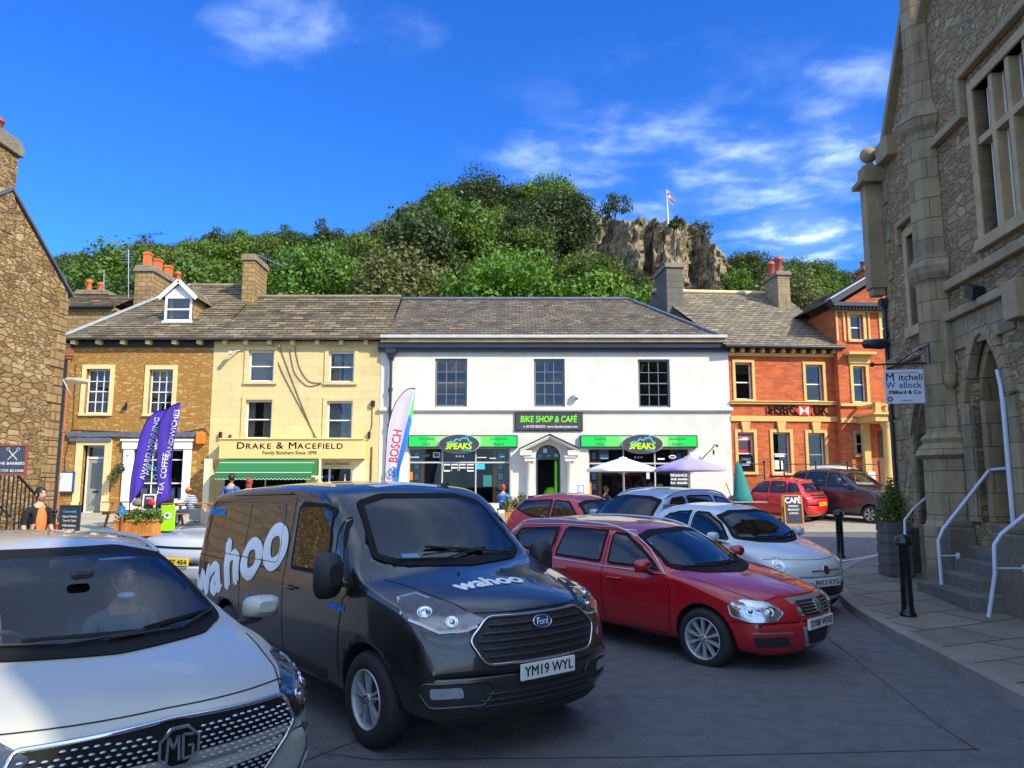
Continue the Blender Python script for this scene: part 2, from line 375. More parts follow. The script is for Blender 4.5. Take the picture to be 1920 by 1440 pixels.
M('grey_fascia', (.50,.51,.52), .6, var=.12); M('dark_frame', (.05,.06,.08), .45, var=.15)
M('copper_pipe', (.34,.12,.055), .5, var=.3); M('terracotta', (.72,.16,.045), .75, var=.18, bump=.2); M('terracotta_dark', (.42,.085,.07), .5, var=.2)
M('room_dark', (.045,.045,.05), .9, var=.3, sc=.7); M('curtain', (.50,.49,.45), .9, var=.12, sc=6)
M('blind_blue', (.20,.33,.46), .7, var=.05); M('grey_door', (.30,.33,.31), .5, var=.08); M('slate_blue', (.10,.12,.16), .7, var=.3, bump=.4)
M('wood', (.34,.16,.06), .6, var=.25, sc=8, bump=.2); M('wood_orange', (.56,.23,.05), .55, var=.2, sc=9, bump=.2); M('wood_dark', (.12,.05,.025), .6, var=.3, sc=8)
M('steel', (.55,.56,.58), .3, metal=1, var=.05); M('galv', (.50,.53,.58), .42, metal=.6, var=.12); M('cable', (.06,.05,.04), .6); M('cable_pale', (.45,.43,.38), .6)
M('flag_purple', (.075,.035,.46), .7, var=.15, sc=1.5); M('flag_white', (.62,.58,.72), .7, var=.04); M('print_white', (.82,.82,.82), .6, var=.02)  # white flag cloth tinted lilac, the shade put into its colour
M('print_pink', (.85,.08,.25), .6); M('print_red', (.75,.015,.02), .5, var=.03); M('print_black', (.008,.008,.009), .85, var=.05, spec=.1); M('print_green', (.20,.80,.03), .5, var=.03)
M('print_lime', (.50,.85,.02), .5, var=.03); M('print_cyan', (.06,.50,.80), .5, var=.03); M('print_blue', (.03,.22,.75), .5, var=.03); M('print_dkgreen', (.01,.06,.045), .5, var=.05)
M('sign_dark', (.055,.048,.060), .5, var=.06); M('sign_pale', (.62,.66,.74), .5, var=.05); M('sign_slate', (.035,.045,.075), .6, var=.12); M('chalk', (.60,.62,.62), .9, var=.1)
M('print_dim', (.010,.30,.06), .5); M('grey_frame', (.17,.19,.23), .5, var=.1); M('lamp_mid', (.10,.115,.15), .25, metal=.5, var=.7, sc=22)
M('awning_green', (.015,.17,.05), .75, var=.08); M('brolly_lilac', (.36,.31,.60), .8, var=.06); M('brolly_teal', (.02,.20,.19), .8, var=.12); M('brolly_white', (.84,.83,.84), .8, var=.03)
M('alarm_orange', (.85,.22,.02), .5); M('lime_board', (.35,.78,.02), .5, var=.03)
m_glass('glass_house', (.78,.80,.80), .8, .015, .01)
m_glass('glass_shop', (.62,.70,.78), 0.6, .01, .0)
def m_asphalt():
    b = NB('asphalt'); c = b.coord(); g = b.noise(c, 62, 5, .85); l = b.noise(c, .35, 5, .65); mid = b.noise(c, 5, 5, .6)
    col = b.ramp(g, [(.3, (.045,.048,.052)), (.52, (.13,.133,.14)), (.66, (.30,.30,.31))])
    col = b.mix(b.rng(l, .35, .7, 0, .3), col, (.13,.13,.14)); col = b.mix(b.rng(mid, .45, .7, 0, .45), col, (.055,.057,.065))
    v = b.n('ShaderNodeTexVoronoi', {'Vector': b.coord(), 'Scale': .42}, feature='DISTANCE_TO_EDGE').outputs[0]
    wv = b.noise(c, 1.5, 6, .7); cr = b.math('LESS_THAN', b.math('ADD', v, b.math('MULTIPLY', b.math('ABSOLUTE', b.math('SUBTRACT', wv, .5)), .35)), .0022)
    col = b.mix(b.math('MULTIPLY', cr, .8), col, (.015,.015,.016))
    # stains where cars drip oil
    st = b.n('ShaderNodeTexVoronoi', {'Vector': c, 'Scale': .8, 'Randomness': 1}).outputs[0]
    col = b.mix(b.rng(st, .0, .11, .6, 0), col, (.022,.022,.025))
    p = b.bsdf(Base_Color=col, Roughness=b.rng(mid, .3, .7, .55, .85)); b.t.links.new(b.bump(g, .9, .012), p.inputs['Normal']); return b.m
m_asphalt()
def m_slabs(name, c1, c2, mort, bw, bh, rot=0.0, ms=.012):
    b = NB(name); tc = b.n('ShaderNodeTexCoord'); mp = b.n('ShaderNodeMapping', {0: tc.outputs['Object'], 'Rotation': (0, 0, rot)}).outputs[0]
    wob = b.n('ShaderNodeTexNoise', {'Vector': mp, 'Scale': .8, 'Detail': 2}).outputs[1]
    mp = b.n('ShaderNodeVectorMath', {0: mp, 1: b.n('ShaderNodeVectorMath', {0: wob, 'Scale': .18}, operation='SCALE').outputs[0]}, operation='ADD').outputs[0]
    br = b.n('ShaderNodeTexBrick', {'Vector': mp, 'Color1': c1, 'Color2': c2, 'Mortar': mort, 'Scale': 1.0, 'Mortar Size': ms, 'Mortar Smooth': .2, 'Brick Width': bw, 'Row Height': bh}, offset=.37, offset_frequency=2)
    f = b.noise(b.coord(), 2.2, 6, .65); g = b.noise(b.coord(), 60, 4, .7); g2 = b.noise(b.coord(), 9, 4, .7)
    col = b.mix(b.rng(f, .4, .7, 0, .5), br.outputs[0], tuple(q*.5 for q in c1)); col = b.mix(b.rng(g, .35, .65, 0, .3), col, tuple(q*.45 for q in c1)); col = b.mix(b.rng(g2, .55, .7, 0, .35), col, tuple(q*1.5 for q in c1))
    p = b.bsdf(Base_Color=col, Roughness=.8); b.t.links.new(b.bump(b.math('ADD', b.math('MULTIPLY', br.outputs[1], -1.2), b.math('MULTIPLY', g2, .5)), .6, .012), p.inputs['Normal']); return b.m
m_slabs('flagstones', (.20,.175,.14), (.27,.24,.19), (.035,.033,.03), 1.15, .7, R(-24), .02)
m_slabs('setts', (.36,.32,.25), (.44,.40,.32), (.20,.18,.15), .9, .6, .1)
M('kerb_stone', (.24,.22,.185), .8, var=.28, sc=2.5, bump=.4, bs=25); M('line_cream', (.62,.56,.36), .7, var=.3, sc=6); M('concrete_pale', (.40,.36,.28), .85, var=.2, sc=1, bump=.3)

# ------------------------------------------------------------------ ground sheet and pavement
mb = MB(); xs = [-1500,-300,-60,-30,-10,0,10,30,60,300,1500]; ys = [-400,-60,-10,0,5,9.5,12,15,18,21,24,27,30,34,60,300,1500]
vs = [(x, y, G(y)) for y in ys for x in xs]; n = len(xs)
mb.add(vs, [(j*n+i, j*n+i+1, (j+1)*n+i+1, (j+1)*n+i) for j in range(len(ys)-1) for i in range(n-1)], 0)
tag(mb.build('road', 'asphalt'), kind='structure')

def sheet(name, poly, dz, mat, skirt=0.0, sub=1.2):
    """polygon draped on the sloping ground, dz above it, with an edge down to the ground"""
    bd = []
    for i, a in enumerate(poly):
        b = poly[(i+1) % len(poly)]; L = math.dist(a, b); k = max(1, int(L/sub))
        for j in range(k): bd.append((a[0]+(b[0]-a[0])*j/k, a[1]+(b[1]-a[1])*j/k))
    x0 = min(p[0] for p in bd); x1 = max(p[0] for p in bd); y0 = min(p[1] for p in bd); y1 = max(p[1] for p in bd)
    pts = [Vector(p) for p in bd]; y = y0
    edges = [(i, (i+1) % len(bd)) for i in range(len(bd))]
    for yb in (9.5, 15.0, 20.0, 25.0, 30.0):
        for k in range(int(x0), int(x1)+1, 2):
            if y0 < yb < y1: pts.append(Vector((k+.31, yb)))
    v, e, f, *_ = delaunay_2d_cdt(pts, edges, [], 1, 1e-4)
    m = MB(); m.add([(p.x, p.y, G(p.y)+dz) for p in v], [tuple(q) for q in f], 0)
    if skirt:
        k = len(bd); m.add([(p[0], p[1], G(p[1])+dz) for p in bd]+[(p[0], p[1], G(p[1])-.02) for p in bd], [(i, (i+1) % k, (i+1) % k+k, i+k) for i in range(k)], 0)
    o = m.build(name, mat); return o
def ribbon_ground(name, pts, w, dz, mat, off=0.0):
    P = [Vector(p) for p in pts]; m = MB(); L = []; Rr = []
    for i, p in enumerate(P):
        d = (P[min(i+1, len(P)-1)]-P[max(i-1, 0)]).normalized(); nn = Vector((-d.y, d.x))
        L.append(p+nn*(off+w/2)); Rr.append(p+nn*(off-w/2))
    vs = [(q.x, q.y, G(q.y)+dz) for q in L+Rr]; k = len(P)
    m.add(vs, [(i, i+1, i+1+k, i+k) for i in range(k-1)], 0); return m.build(name, mat)
def smooth_line(pts, k=6):
    o = []
    for i in range(len(pts)-1):
        p0 = Vector(pts[max(i-1, 0)]); p1 = Vector(pts[i]); p2 = Vector(pts[i+1]); p3 = Vector(pts[min(i+2, len(pts)-1)])
        for j in range(k):
            t = j/k; o.append(.5*((2*p1)+(p2-p0)*t+(2*p0-5*p1+4*p2-p3)*t*t+(3*p1-p0-3*p2+p3)*t**3))
    o.append(Vector(pts[-1])); return o
KP = [(7.05,-6.0), (5.9,-1.0), (4.98, 3.0), (4.25, 6.2)] if False else None
k1 = gp(1919,1306,.12); k2 = gp(1735,1211,.12); k3 = gp(1606,1141,.12)
dd = (k1-k3).normalized()
kerb = [(k1+dd*12).xy, (k1+dd*5).xy, k1.xy, k2.xy, k3.xy, gp(1572,1108,.12).xy, gp(1562,1080,.12).xy, gp(1600,1052,.12).xy, gp(1690,1034,.12).xy]
kerb.append(kerb[-1]+(kerb[-1]-kerb[-2])*2.5)
kerb = [q.xy for q in smooth_line([(p.x, p.y, 0) for p in kerb], 7)]
poly = [tuple(p) for p in kerb]+[(40, kerb[-1].y+1), (40, -14), (kerb[0].x, -14)]
tag(sheet('pavement', poly, .12, 'flagstones', 1), kind='structure')
ck = len(kerb)
mb = MB()
for side, dz in ((.0, .126),):
    P = kerb; L = []
    for i, p in enumerate(P):
        d = (P[min(i+1, ck-1)]-P[max(i-1, 0)]).normalized(); nn = Vector((d.y, -d.x)); L.append((p-nn*.012, p+nn*.15))
    vs = [(a.x, a.y, G(a.y)+.128) for a, b in L]+[(b.x, b.y, G(b.y)+.128) for a, b in L]+[(a.x, a.y, G(a.y)-.02) for a, b in L]
    mb.add(vs, [(i, i+1, i+1+ck, i+ck) for i in range(ck-1)]+[(i, i+1, i+1+2*ck, i+2*ck) for i in range(ck-1)], 0)
tag(mb.build('kerb', 'kerb_stone'), kind='structure')
for off in (.30, .50):
    tag(ribbon_ground('road_line', [tuple(p) for p in kerb[int(ck*.63):]], .085, .005, 'line_cream', off), kind='structure')
# pale lane in the sun beyond the car park, and the terrace before the shops
tag(sheet('lane_paving', [(-2.0, 23.3), (4, 23.0), (9, 22.9), (30, 22.4), (30, 31.5), (-2.0, 31.5)], .005, 'setts'), kind='structure')
tag(sheet('terrace_paving', [(-20, 20.5), (-12, 20.8), (-2.0, 23.3), (-2.0, 31.5), (-20, 31.5)], .009, 'concrete_pale'), kind='structure')
# tar seams where the road was dug up
for pts in ([(1545,1190),(1590,1225),(1640,1265),(1700,1312),(1760,1360),(1835,1408)], [(600,1412),(700,1425),(1200,1420),(1560,1412),(1835,1405)], [(560,1432),(640,1400),(700,1380)]):
    tag(ribbon_ground('tar_seam', [gp(a, b).xy for a, b in pts], .016, .004, M('tar', (.06,.061,.065), .6, var=.5, sc=5)), kind='structure')

# ------------------------------------------------------------------ hill behind the houses
SIL = pc([(-200,520),(60,500),(100,480),(150,478),(200,462),(250,450),(330,452),(360,440),(430,432),(480,440),(530,428),(580,440),(610,427),(650,440),(700,430),(740,405),(790,375),(830,352),(900,334),(945,348),(985,342),(1040,342),(1075,372),(1090,405),(1110,432),(1150,452),(1190,482),(1230,515),(1300,530),(1365,530),(1382,480),(1420,470),(1470,480),(1540,485),(1580,500),(1610,515),(1660,530),(2200,560)])
Y0, Y1 = 44.0, 118.0
def hill_z(px, Y):
    u = (px-960)/F
    zr = W(px, SIL(px), Y1).z - 6.5
    t = (Y-Y0)/(Y1-Y0)
    if t <= 1: z = 5.5+(zr-5.5)*(max(t, 0)**.9) if t > 0 else .9+(4.6)*max(0, (Y-38)/6)
    else: z = zr-(t-1)*14
    return z
mb = MB(); cols = list(range(-500, 2500, 30)); rows = [38, 41]+[44+i*4 for i in range(30)]
vs = []
for Y in rows:
    for px in cols:
        z = hill_z(px, Y); z += .8*noise.noise(Vector((px*.01, Y*.1, 0)))
        p = W(px, 700, Y); vs.append((p.x, Y, z if Y > 40 else .85))
n = len(cols)
mb.add(vs, [(j*n+i, j*n+i+1, (j+1)*n+i+1, (j+1)*n+i) for j in range(len(rows)-1) for i in range(n-1)], 0, True)
M('hill_soil', (.035,.05,.018), .95, var=.4, sc=.3, bump=.5, bs=3, bd=.2)
tag(mb.build('hill', 'hill_soil'), kind='structure')

# limestone crag: a displaced cliff face with ledges and clefts
def m_rock():
    b = NB('limestone'); c = b.coord(); cs = b.coord(scale=(1, 1, .8))
    a = b.noise(c, .5, 8, .7); v = b.n('ShaderNodeTexVoronoi', {'Vector': cs, 'Scale': .9}, feature='DISTANCE_TO_EDGE').outputs[0]
    col = b.ramp(a, [(.3, (.07,.055,.035)), (.45, (.27,.21,.13)), (.6, (.42,.34,.22)), (.75, (.32,.21,.10))])
    col = b.mix(b.rng(v, .0, .06, .8, 0), col, (.05,.045,.03)); g = b.noise(c, .22, 4); col = b.mix(b.rng(g, .56, .64, 0, .7), col, (.05,.075,.02))
    p = b.bsdf(Base_Color=col, Roughness=.95); b.t.links.new(b.bump(b.math('ADD', b.noise(cs, 2.2, 8, .7), v), .9, .5), p.inputs['Normal'])
m_rock()
TOP = pc([(1060,432),(1092,414),(1130,412),(1200,416),(1262,418),(1300,428),(1332,450),(1352,478),(1370,515),(1390,560)])
vs = []; U = list(range(1060, 1386, 3)); NV = 34
for j in range(NV+3):
    for px in U:
        t = min(j, NV)/NV; top = TOP(px); back = max(0, j-NV)*5.0
        Yb = 103+3.0*sin(px*.03)+2.2*sin(px*.083+1) + (4.5 if 1205 < px < 1225 else 0)
        py = 620+(top-620)*t
        Y = Yb+5.5*t**1.5+back
        q = Vector((px*.07, t*6, 3.3)); r1 = noise.fractal(q*.9, 1.0, 2.1, 5); r2 = noise.fractal(Vector((px*.16, t*2.0, 9)), 1.0, 2.0, 4)
        ledge = .9*abs(math.sin(t*13+r1*2.2+px*.01))
        p = W(px, py, Y); p.y += -1.3*round(r1*2.2)/2.2-1.6*round(abs(r2)*3)/3-ledge; p.x += .4*r2; p.z += (.25*r1 if t > .9 else 0)
        vs.append(tuple(p))
n = len(U); mb = MB(); mb.add(vs, [(j*n+i, j*n+i+1, (j+1)*n+i+1, (j+1)*n+i) for j in range(NV+2) for i in range(n-1)], 0, False)
tag(mb.build('crag', 'limestone'), kind='structure')

# ------------------------------------------------------------------ trees
def m_leaf(name, c1, c2, c3):
    b = NB(name); oi = b.n('ShaderNodeObjectInfo'); c = b.coord(); f = b.noise(c, .8, 3); f2 = b.noise(c, 5, 2)
    col = b.mix(b.rng(f, .3, .7, 0, 1), c1, c2); col = b.mix(b.rng(f2, .4, .7, 0, .7), col, c3)
    hs_ = b.n('ShaderNodeHueSaturation', {'Color': col, 'Hue': b.rng(oi.outputs['Random'], 0, 1, .475, .52), 'Value': b.rng(oi.outputs['Random'], 0, 1, .68, 1.32), 'Saturation': 1.05}).outputs[0]
    p = b.n('ShaderNodeBsdfPrincipled', {'Base Color': hs_, 'Roughness': .55}); tr = b.n('ShaderNodeBsdfTranslucent', {0: hs_})
    mxs = b.n('ShaderNodeMixShader', {0: .3}); b.t.links.new(p.outputs[0], mxs.inputs[1]); b.t.links.new(tr.outputs[0], mxs.inputs[2]); b.t.links.new(mxs.outputs[0], b.o.inputs[0])
m_leaf('leaf_mid', (.045,.10,.012), (.10,.175,.02), (.15,.225,.03))
m_leaf('leaf_dark', (.028,.058,.014), (.05,.09,.02), (.08,.10,.025))
m_leaf('leaf_olive', (.12,.12,.035), (.19,.185,.065), (.07,.09,.02))
m_leaf('leaf_lime', (.085,.16,.014), (.15,.235,.022), (.06,.115,.015))
M('bark', (.10,.08,.06), .9, var=.3, bump=.5); M('bark_pale', (.26,.24,.19), .9, var=.3, bump=.5)
rng = np.random.default_rng(11)
def leaf_quads(cent, rad, nleaf, size, flat=.75, seed=0, lo=.55):
    """leaf-sized quads scattered through the outer shell of many clumps"""
    V = []; 
    for (cx, cy, cz), r in zip(cent, rad):
        k = max(6, int(nleaf*(r/np.mean(rad))**2)); d = rng.normal(size=(k, 3)); d /= np.linalg.norm(d, axis=1)[:, None]
        rr = r*(lo+(1-lo)*rng.random(k)**.6)*(1+.18*rng.normal(size=k))
        c = np.array([cx, cy, cz])+d*rr[:, None]*np.array([1, 1, flat])
        nrm = d+.6*rng.normal(size=(k, 3)); nrm[:, 2] += .35; nrm /= np.linalg.norm(nrm, axis=1)[:, None]
        a = np.cross(nrm, rng.normal(size=(k, 3))); a /= np.linalg.norm(a, axis=1)[:, None]; bq = np.cross(nrm, a)
        s = size*(.6+.8*rng.random(k))[:, None]
        V.append(np.stack([c-a*s, c-bq*s*.6, c+a*s, c+bq*s*.6], 1))
    V = np.concatenate(V).reshape(-1, 3); F_ = np.arange(len(V)).reshape(-1, 4); return V, F_
def foliage_obj(name, V, F_, mat, parent):
    me = bpy.data.meshes.new(name); me.from_pydata(V.tolist(), [], F_.tolist()); me.materials.append(MATS[mat])
    o = bpy.data.objects.new(name, me); COL.objects.link(o)
    if parent: adopt(o, parent)
    return o
def make_tree(name, H, Rc, mat, label, cat='tree', nclump=34, nleaf=75, size=.26, low=.28, bark='bark', group=None, squash=.9, gaps=.0, loc=(0,0,0), limbs=7):
    root = thing(name, label, cat, loc, group); o = Vector(loc)
    cent = []; rad = []; zc = H*(low+1)/2; hz = H*(1-low)/2
    for i in range(nclump):
        a = rng.random()*2*pi; cz = 1-2*(i+.5)/nclump; rr = sqrt(max(0, 1-cz*cz)); q = .62+.28*rng.random()
        wob = 1+.22*math.sin(3*a+i)
        cent.append((Rc*rr*cos(a+i*2.4)*q*wob, Rc*rr*sin(a+i*2.4)*q*wob, zc+hz*cz*q)); rad.append(Rc*(.22+.20*rng.random()))
    for i in range(nclump//5): cent.append(((rng.random()-.5)*Rc*.8, (rng.random()-.5)*Rc*.8, zc+(rng.random()-.5)*hz)); rad.append(Rc*.34)
    V, F_ = leaf_quads(cent, rad, nleaf, size, squash); V = V+np.array(loc)
    tr = MB(); lean = (rng.random()-.5)*.1*H
    pts = [(0, 0, -.8), (lean*.2, 0, H*.2), (lean*.5, lean*.3, H*.5), (lean, lean*.4, H*.85)]
    tr.tube([o+Vector(p) for p in pts], [H*.035, H*.028, H*.018, H*.006], 7)
    for i in range(limbs):
        c = cent[int(rng.random()*nclump)]; t = .25+.45*rng.random(); s = Vector((lean*t, lean*.3*t, H*t)); e = Vector(c); m_ = (s+e)/2+Vector((0, 0, -.05*H))
        tr.tube([o+s, o+m_, o+e], [H*.013, H*.009, H*.004], 5)
    tr.build('trunk', bark, root); foliage_obj('crown', V, F_, mat, root)
    return root
WOOD = 'trees covering the wooded hill'
GEN = ['broad mid green tree crowded among others on the wooded hill', 'dark green tree crowded among others on the wooded hill', 'olive green tree with pale twigs on the wooded hill', 'bright lime green tree crowded on the wooded hill']
protos = []
for i, (m_, H, Rc, low, sq, ncl) in enumerate([('leaf_mid',8,3.3,.15,.85,40),('leaf_mid',7.2,3.8,.1,.7,46),('leaf_mid',9.5,3.1,.2,1,40),('leaf_dark',8,3.4,.15,.9,40),('leaf_dark',7,3.0,.12,.85,36),('leaf_olive',7.2,3.2,.12,.9,34),('leaf_lime',7.6,3.4,.14,.8,44),('leaf_lime',6.4,3.0,.1,.8,36)]):
    t = make_tree('hill_tree', H, Rc, m_, GEN[['leaf_mid','leaf_dark','leaf_olive','leaf_lime'].index(m_)], nclump=ncl, nleaf=190 if m_ != 'leaf_olive' else 130, size=.15, low=low, bark='bark_pale' if m_ == 'leaf_olive' else 'bark', group=WOOD, squash=sq)
    protos.append([t, H, 0])
def plant(k, p, s, rz=None, label=None, group=None):
    t, H, used = protos[k]; o = t if not used else copy_tree(t); protos[k][2] = 1
    o.location = p; o.scale = (s*(.92+.2*random.random()), s, s); o.rotation_euler = (0, 0, random.random()*6.28 if rz is None else rz)
    if label: o['label'] = label
    if group is not None: o['group'] = group
    return o
random.seed(3); ntree = 0
# crest trees whose tops make the skyline
px = 84.0
while px < 1660:
    if 1098 < px < 1392: px = 1392
    k = random.choice([0,1,2,3,4,5,0,1,3]); Y = Y1-2+random.uniform(-3, 2); top = SIL(px)+random.uniform(-3, 9)
    if px < 740 or px > 1370: Y -= 4
    zt = W(px, top, Y).z; s = random.uniform(.75, 1.02); zb = zt-protos[k][1]*s*1.0
    plant(k, (W(px, 600, Y).x, Y, zb), s); ntree += 1; px += random.uniform(30, 44)*s
row = 0; Y = 52.0
while Y < Y1-6:
    px = 60+random.uniform(0, 30); row += 1
    while px < 1680:
        s = random.uniform(.78, 1.32); Yt = Y+random.uniform(-2.2, 2.2); k = random.choice([0,0,1,1,2,3,3,4,5,6,7,6])
        zb = hill_z(px, Yt)-.3; H = protos[k][1]*s; top_py = 0
        zt = zb+H; v = (zt-CZ)/Yt; py = 720-F*math.tan(math.atan(v)-PITCH)
        lim = SIL(px)+(16 if 1100 < px < 1372 else 4)
        ok = py > lim and py < 575
        if ok: plant(k, (W(px, 600, Yt).x, Yt, zb), s); ntree += 1
        px += random.uniform(5.2, 6.8)*s*F/Yt
    Y += 5.8+Y*.014
print('hill trees', ntree)
# single trees one can tell apart
def lone(px, py_top, py_base, Y, Rc, mat, label, **k):
    b = W(px, py_base, Y); H = W(px, py_top, Y).z-b.z
    return make_tree(k.pop('name', 'tree'), H, Rc, mat, label, loc=tuple(b), **k)
lone(1154, 360, 420, 108, 2.3, 'leaf_dark', 'small lone tree standing on the flat top of the crag', nclump=20, nleaf=50, size=.17, low=.25)
lone(1268, 405, 432, 105, 1.3, 'leaf_dark', 'dark bush at the foot of the flagpole on the crag', name='bush', cat='bush', nclump=12, nleaf=50, size=.16, low=.0)
lone(1312, 415, 452, 105, 1.9, 'leaf_olive', 'wispy bush leaning over the right edge of the crag', name='bush', cat='bush', nclump=16, nleaf=45, size=.16, low=.05)
lone(1215, 512, 600, 96, 3.0, 'leaf_olive', 'bushy tree at the foot of the cliff beside the stone chimney', nclump=30, nleaf=60, size=.2, low=.05)
lone(1010, 336, 420, 110, 3.6, 'leaf_lime', 'rounded bright green tree on the hill crest next to a taller one', nclump=36, nleaf=90, size=.2, low=.1)
lone(1046, 334, 440, 111, 4.2, 'leaf_mid', 'tall rounded tree on the hill crest nearest to the crag', nclump=42, nleaf=95, size=.2, low=.1)
lone(905, 328, 430, 112, 5.4, 'leaf_dark', 'wide dark brownish tree crowning the highest part of the hill', nclump=50, nleaf=80, size=.2, low=.1)
lone(606, 410, 470, 108, 2.0, 'leaf_dark', 'thin pointed tree poking above the low left skyline', nclump=14, nleaf=36, size=.18, low=.1)
for px, pt, lab in ((1290,548,'low green shrub under the cliff right of the chimney'), (1340,552,'low green shrub under the right end of the cliff')):
    lone(px, pt, 600, 92, 2.6, 'leaf_lime', lab, name='bush', cat='bush', nclump=20, nleaf=60, size=.2, low=.0)
# flagpole with its flag
b = W(1253, 420, 103.5); t_ = W(1250, 357, 103.5); fp = thing('flagpole', 'white flagpole with small red and white flag on the crag', 'flagpole', tuple(b))
mb = MB(); mb.tube([b, t_], [.11, .06], 8); mb.ball(t_, .12); mb.build('pole', 'white_paint', fp)
mb = MB(); N_ = 10
vs = [(t_.x+.05+i*.09+.08*sin(i), t_.y-.25*sin(i*.9), t_.z-.1-j*.32-i*.02*i) for j in range(4) for i in range(N_)]
mb.add(vs, [(j*N_+i, j*N_+i+1, (j+1)*N_+i+1, (j+1)*N_+i) for j in range(3) for i in range(N_-1)], 0, True)
for k, f in enumerate(mb.f): mb.m[k] = 1 if (k//(N_-1) == 1 or k % (N_-1) in (3, 4)) else 0
mb.build('flag', ['print_white', 'print_red'], fp)
# stone lookout wall on the crag
a = W(1092, 408, 108); c_ = W(1128, 415, 108); mb = MB(); mb.box(a.x, c_.x, 107.6, 108.2, c_.z-.6, a.z-.2); mb.box(a.x+.4, a.x+1.0, 107.4, 108.4, c_.z-.6, a.z+.15)
for i in range(5): mb.box(a.x+i*.5, a.x+i*.5+.35, 107.5, 108.3, a.z-.2, a.z+.03)
tag(mb.build('lookout_wall', 'stone_cap'), 'low stone lookout wall on the crag top left of the lone tree', 'wall')
# ------------------------------------------------------------------ buildings: a frame is a facade plane; local x runs along it, local -y points out
class Frame:
    def __init__(s, org, ang): s.o = Vector(org); s.a = ang; s.x = Vector((cos(ang), sin(ang), 0)); s.n = Vector((-sin(ang), cos(ang), 0))
    def uv(s, px, py, y=0.0):
        """local x and z of the point seen at (px, py) on the plane y metres behind the facade"""
        d = ray(px, py); o = s.o+s.n*y; t = (o-Vector((0, 0, CZ))).dot(s.n)/d.dot(s.n); p = Vector((0, 0, CZ))+d*t
        return (p-s.o).dot(s.x), p.z-s.o.z
    def rect(s, px0, px1, py0, py1, y=0.0):
        pm = (py0+py1)/2; xm = (px0+px1)/2
        return s.uv(px0, pm, y)[0], s.uv(px1, pm, y)[0], s.uv(xm, py1, y)[1], s.uv(xm, py0, y)[1]
def wall(mb, x0, x1, z0, z1, holes, y=0.0, dep=.16, mat=0, rmat=0, thick=.4):
    """wall face with openings (x0,x1,z0,z1) and their reveals; closed at the ends, top and back"""
    X = sorted({x0, x1, *[h[0] for h in holes], *[h[1] for h in holes]}); Z = sorted({z0, z1, *[h[2] for h in holes], *[h[3] for h in holes]})
    for i in range(len(X)-1):
        for j in range(len(Z)-1):
            cx = (X[i]+X[i+1])/2; cz = (Z[j]+Z[j+1])/2
            if any(h[0] < cx < h[1] and h[2] < cz < h[3] for h in holes): continue
            mb.quad((X[i], y, Z[j]), (X[i+1], y, Z[j]), (X[i+1], y, Z[j+1]), (X[i], y, Z[j+1]), mat)
    for a, b, c, d in holes:
        for p, q in (((a, c), (b, c)), ((b, c), (b, d)), ((b, d), (a, d)), ((a, d), (a, c))):
            mb.quad((p[0], y, p[1]), (q[0], y, q[1]), (q[0], y+dep, q[1]), (p[0], y+dep, p[1]), rmat)
    mb.quad((x0, y, z0), (x0, y+thick, z0), (x0, y+thick, z1), (x0, y, z1), mat); mb.quad((x1, y, z0), (x1, y+thick, z0), (x1, y+thick, z1), (x1, y, z1), mat)
    mb.quad((x0, y, z1), (x1, y, z1), (x1, y+thick, z1), (x0, y+thick, z1), mat)
def frame_boxes(mb, a, b, c, d, y, fw=.06, fd=.06, mat=0, nx=1, nz=1, bar=.022, mid=None, midw=.045):
    mb.box(a, a+fw, y, y+fd, c, d, mat); mb.box(b-fw, b, y, y+fd, c, d, mat); mb.box(a+fw, b-fw, y, y+fd, c, c+fw, mat); mb.box(a+fw, b-fw, y, y+fd, d-fw, d, mat)
    ia, ib, ic, id_ = a+fw, b-fw, c+fw, d-fw
    for i in range(1, nx): x = ia+(ib-ia)*i/nx; mb.box(x-bar/2, x+bar/2, y+.012, y+fd-.01, ic, id_, mat)
    for j in range(1, nz): z = ic+(id_-ic)*j/nz; mb.box(ia, ib, y+.015, y+fd-.013, z-bar/2, z+bar/2, mat)
    if mid is not None: z = c+(d-c)*mid; mb.box(ia, ib, y-.012, y+fd-.004, z-midw/2, z+midw/2, mat)
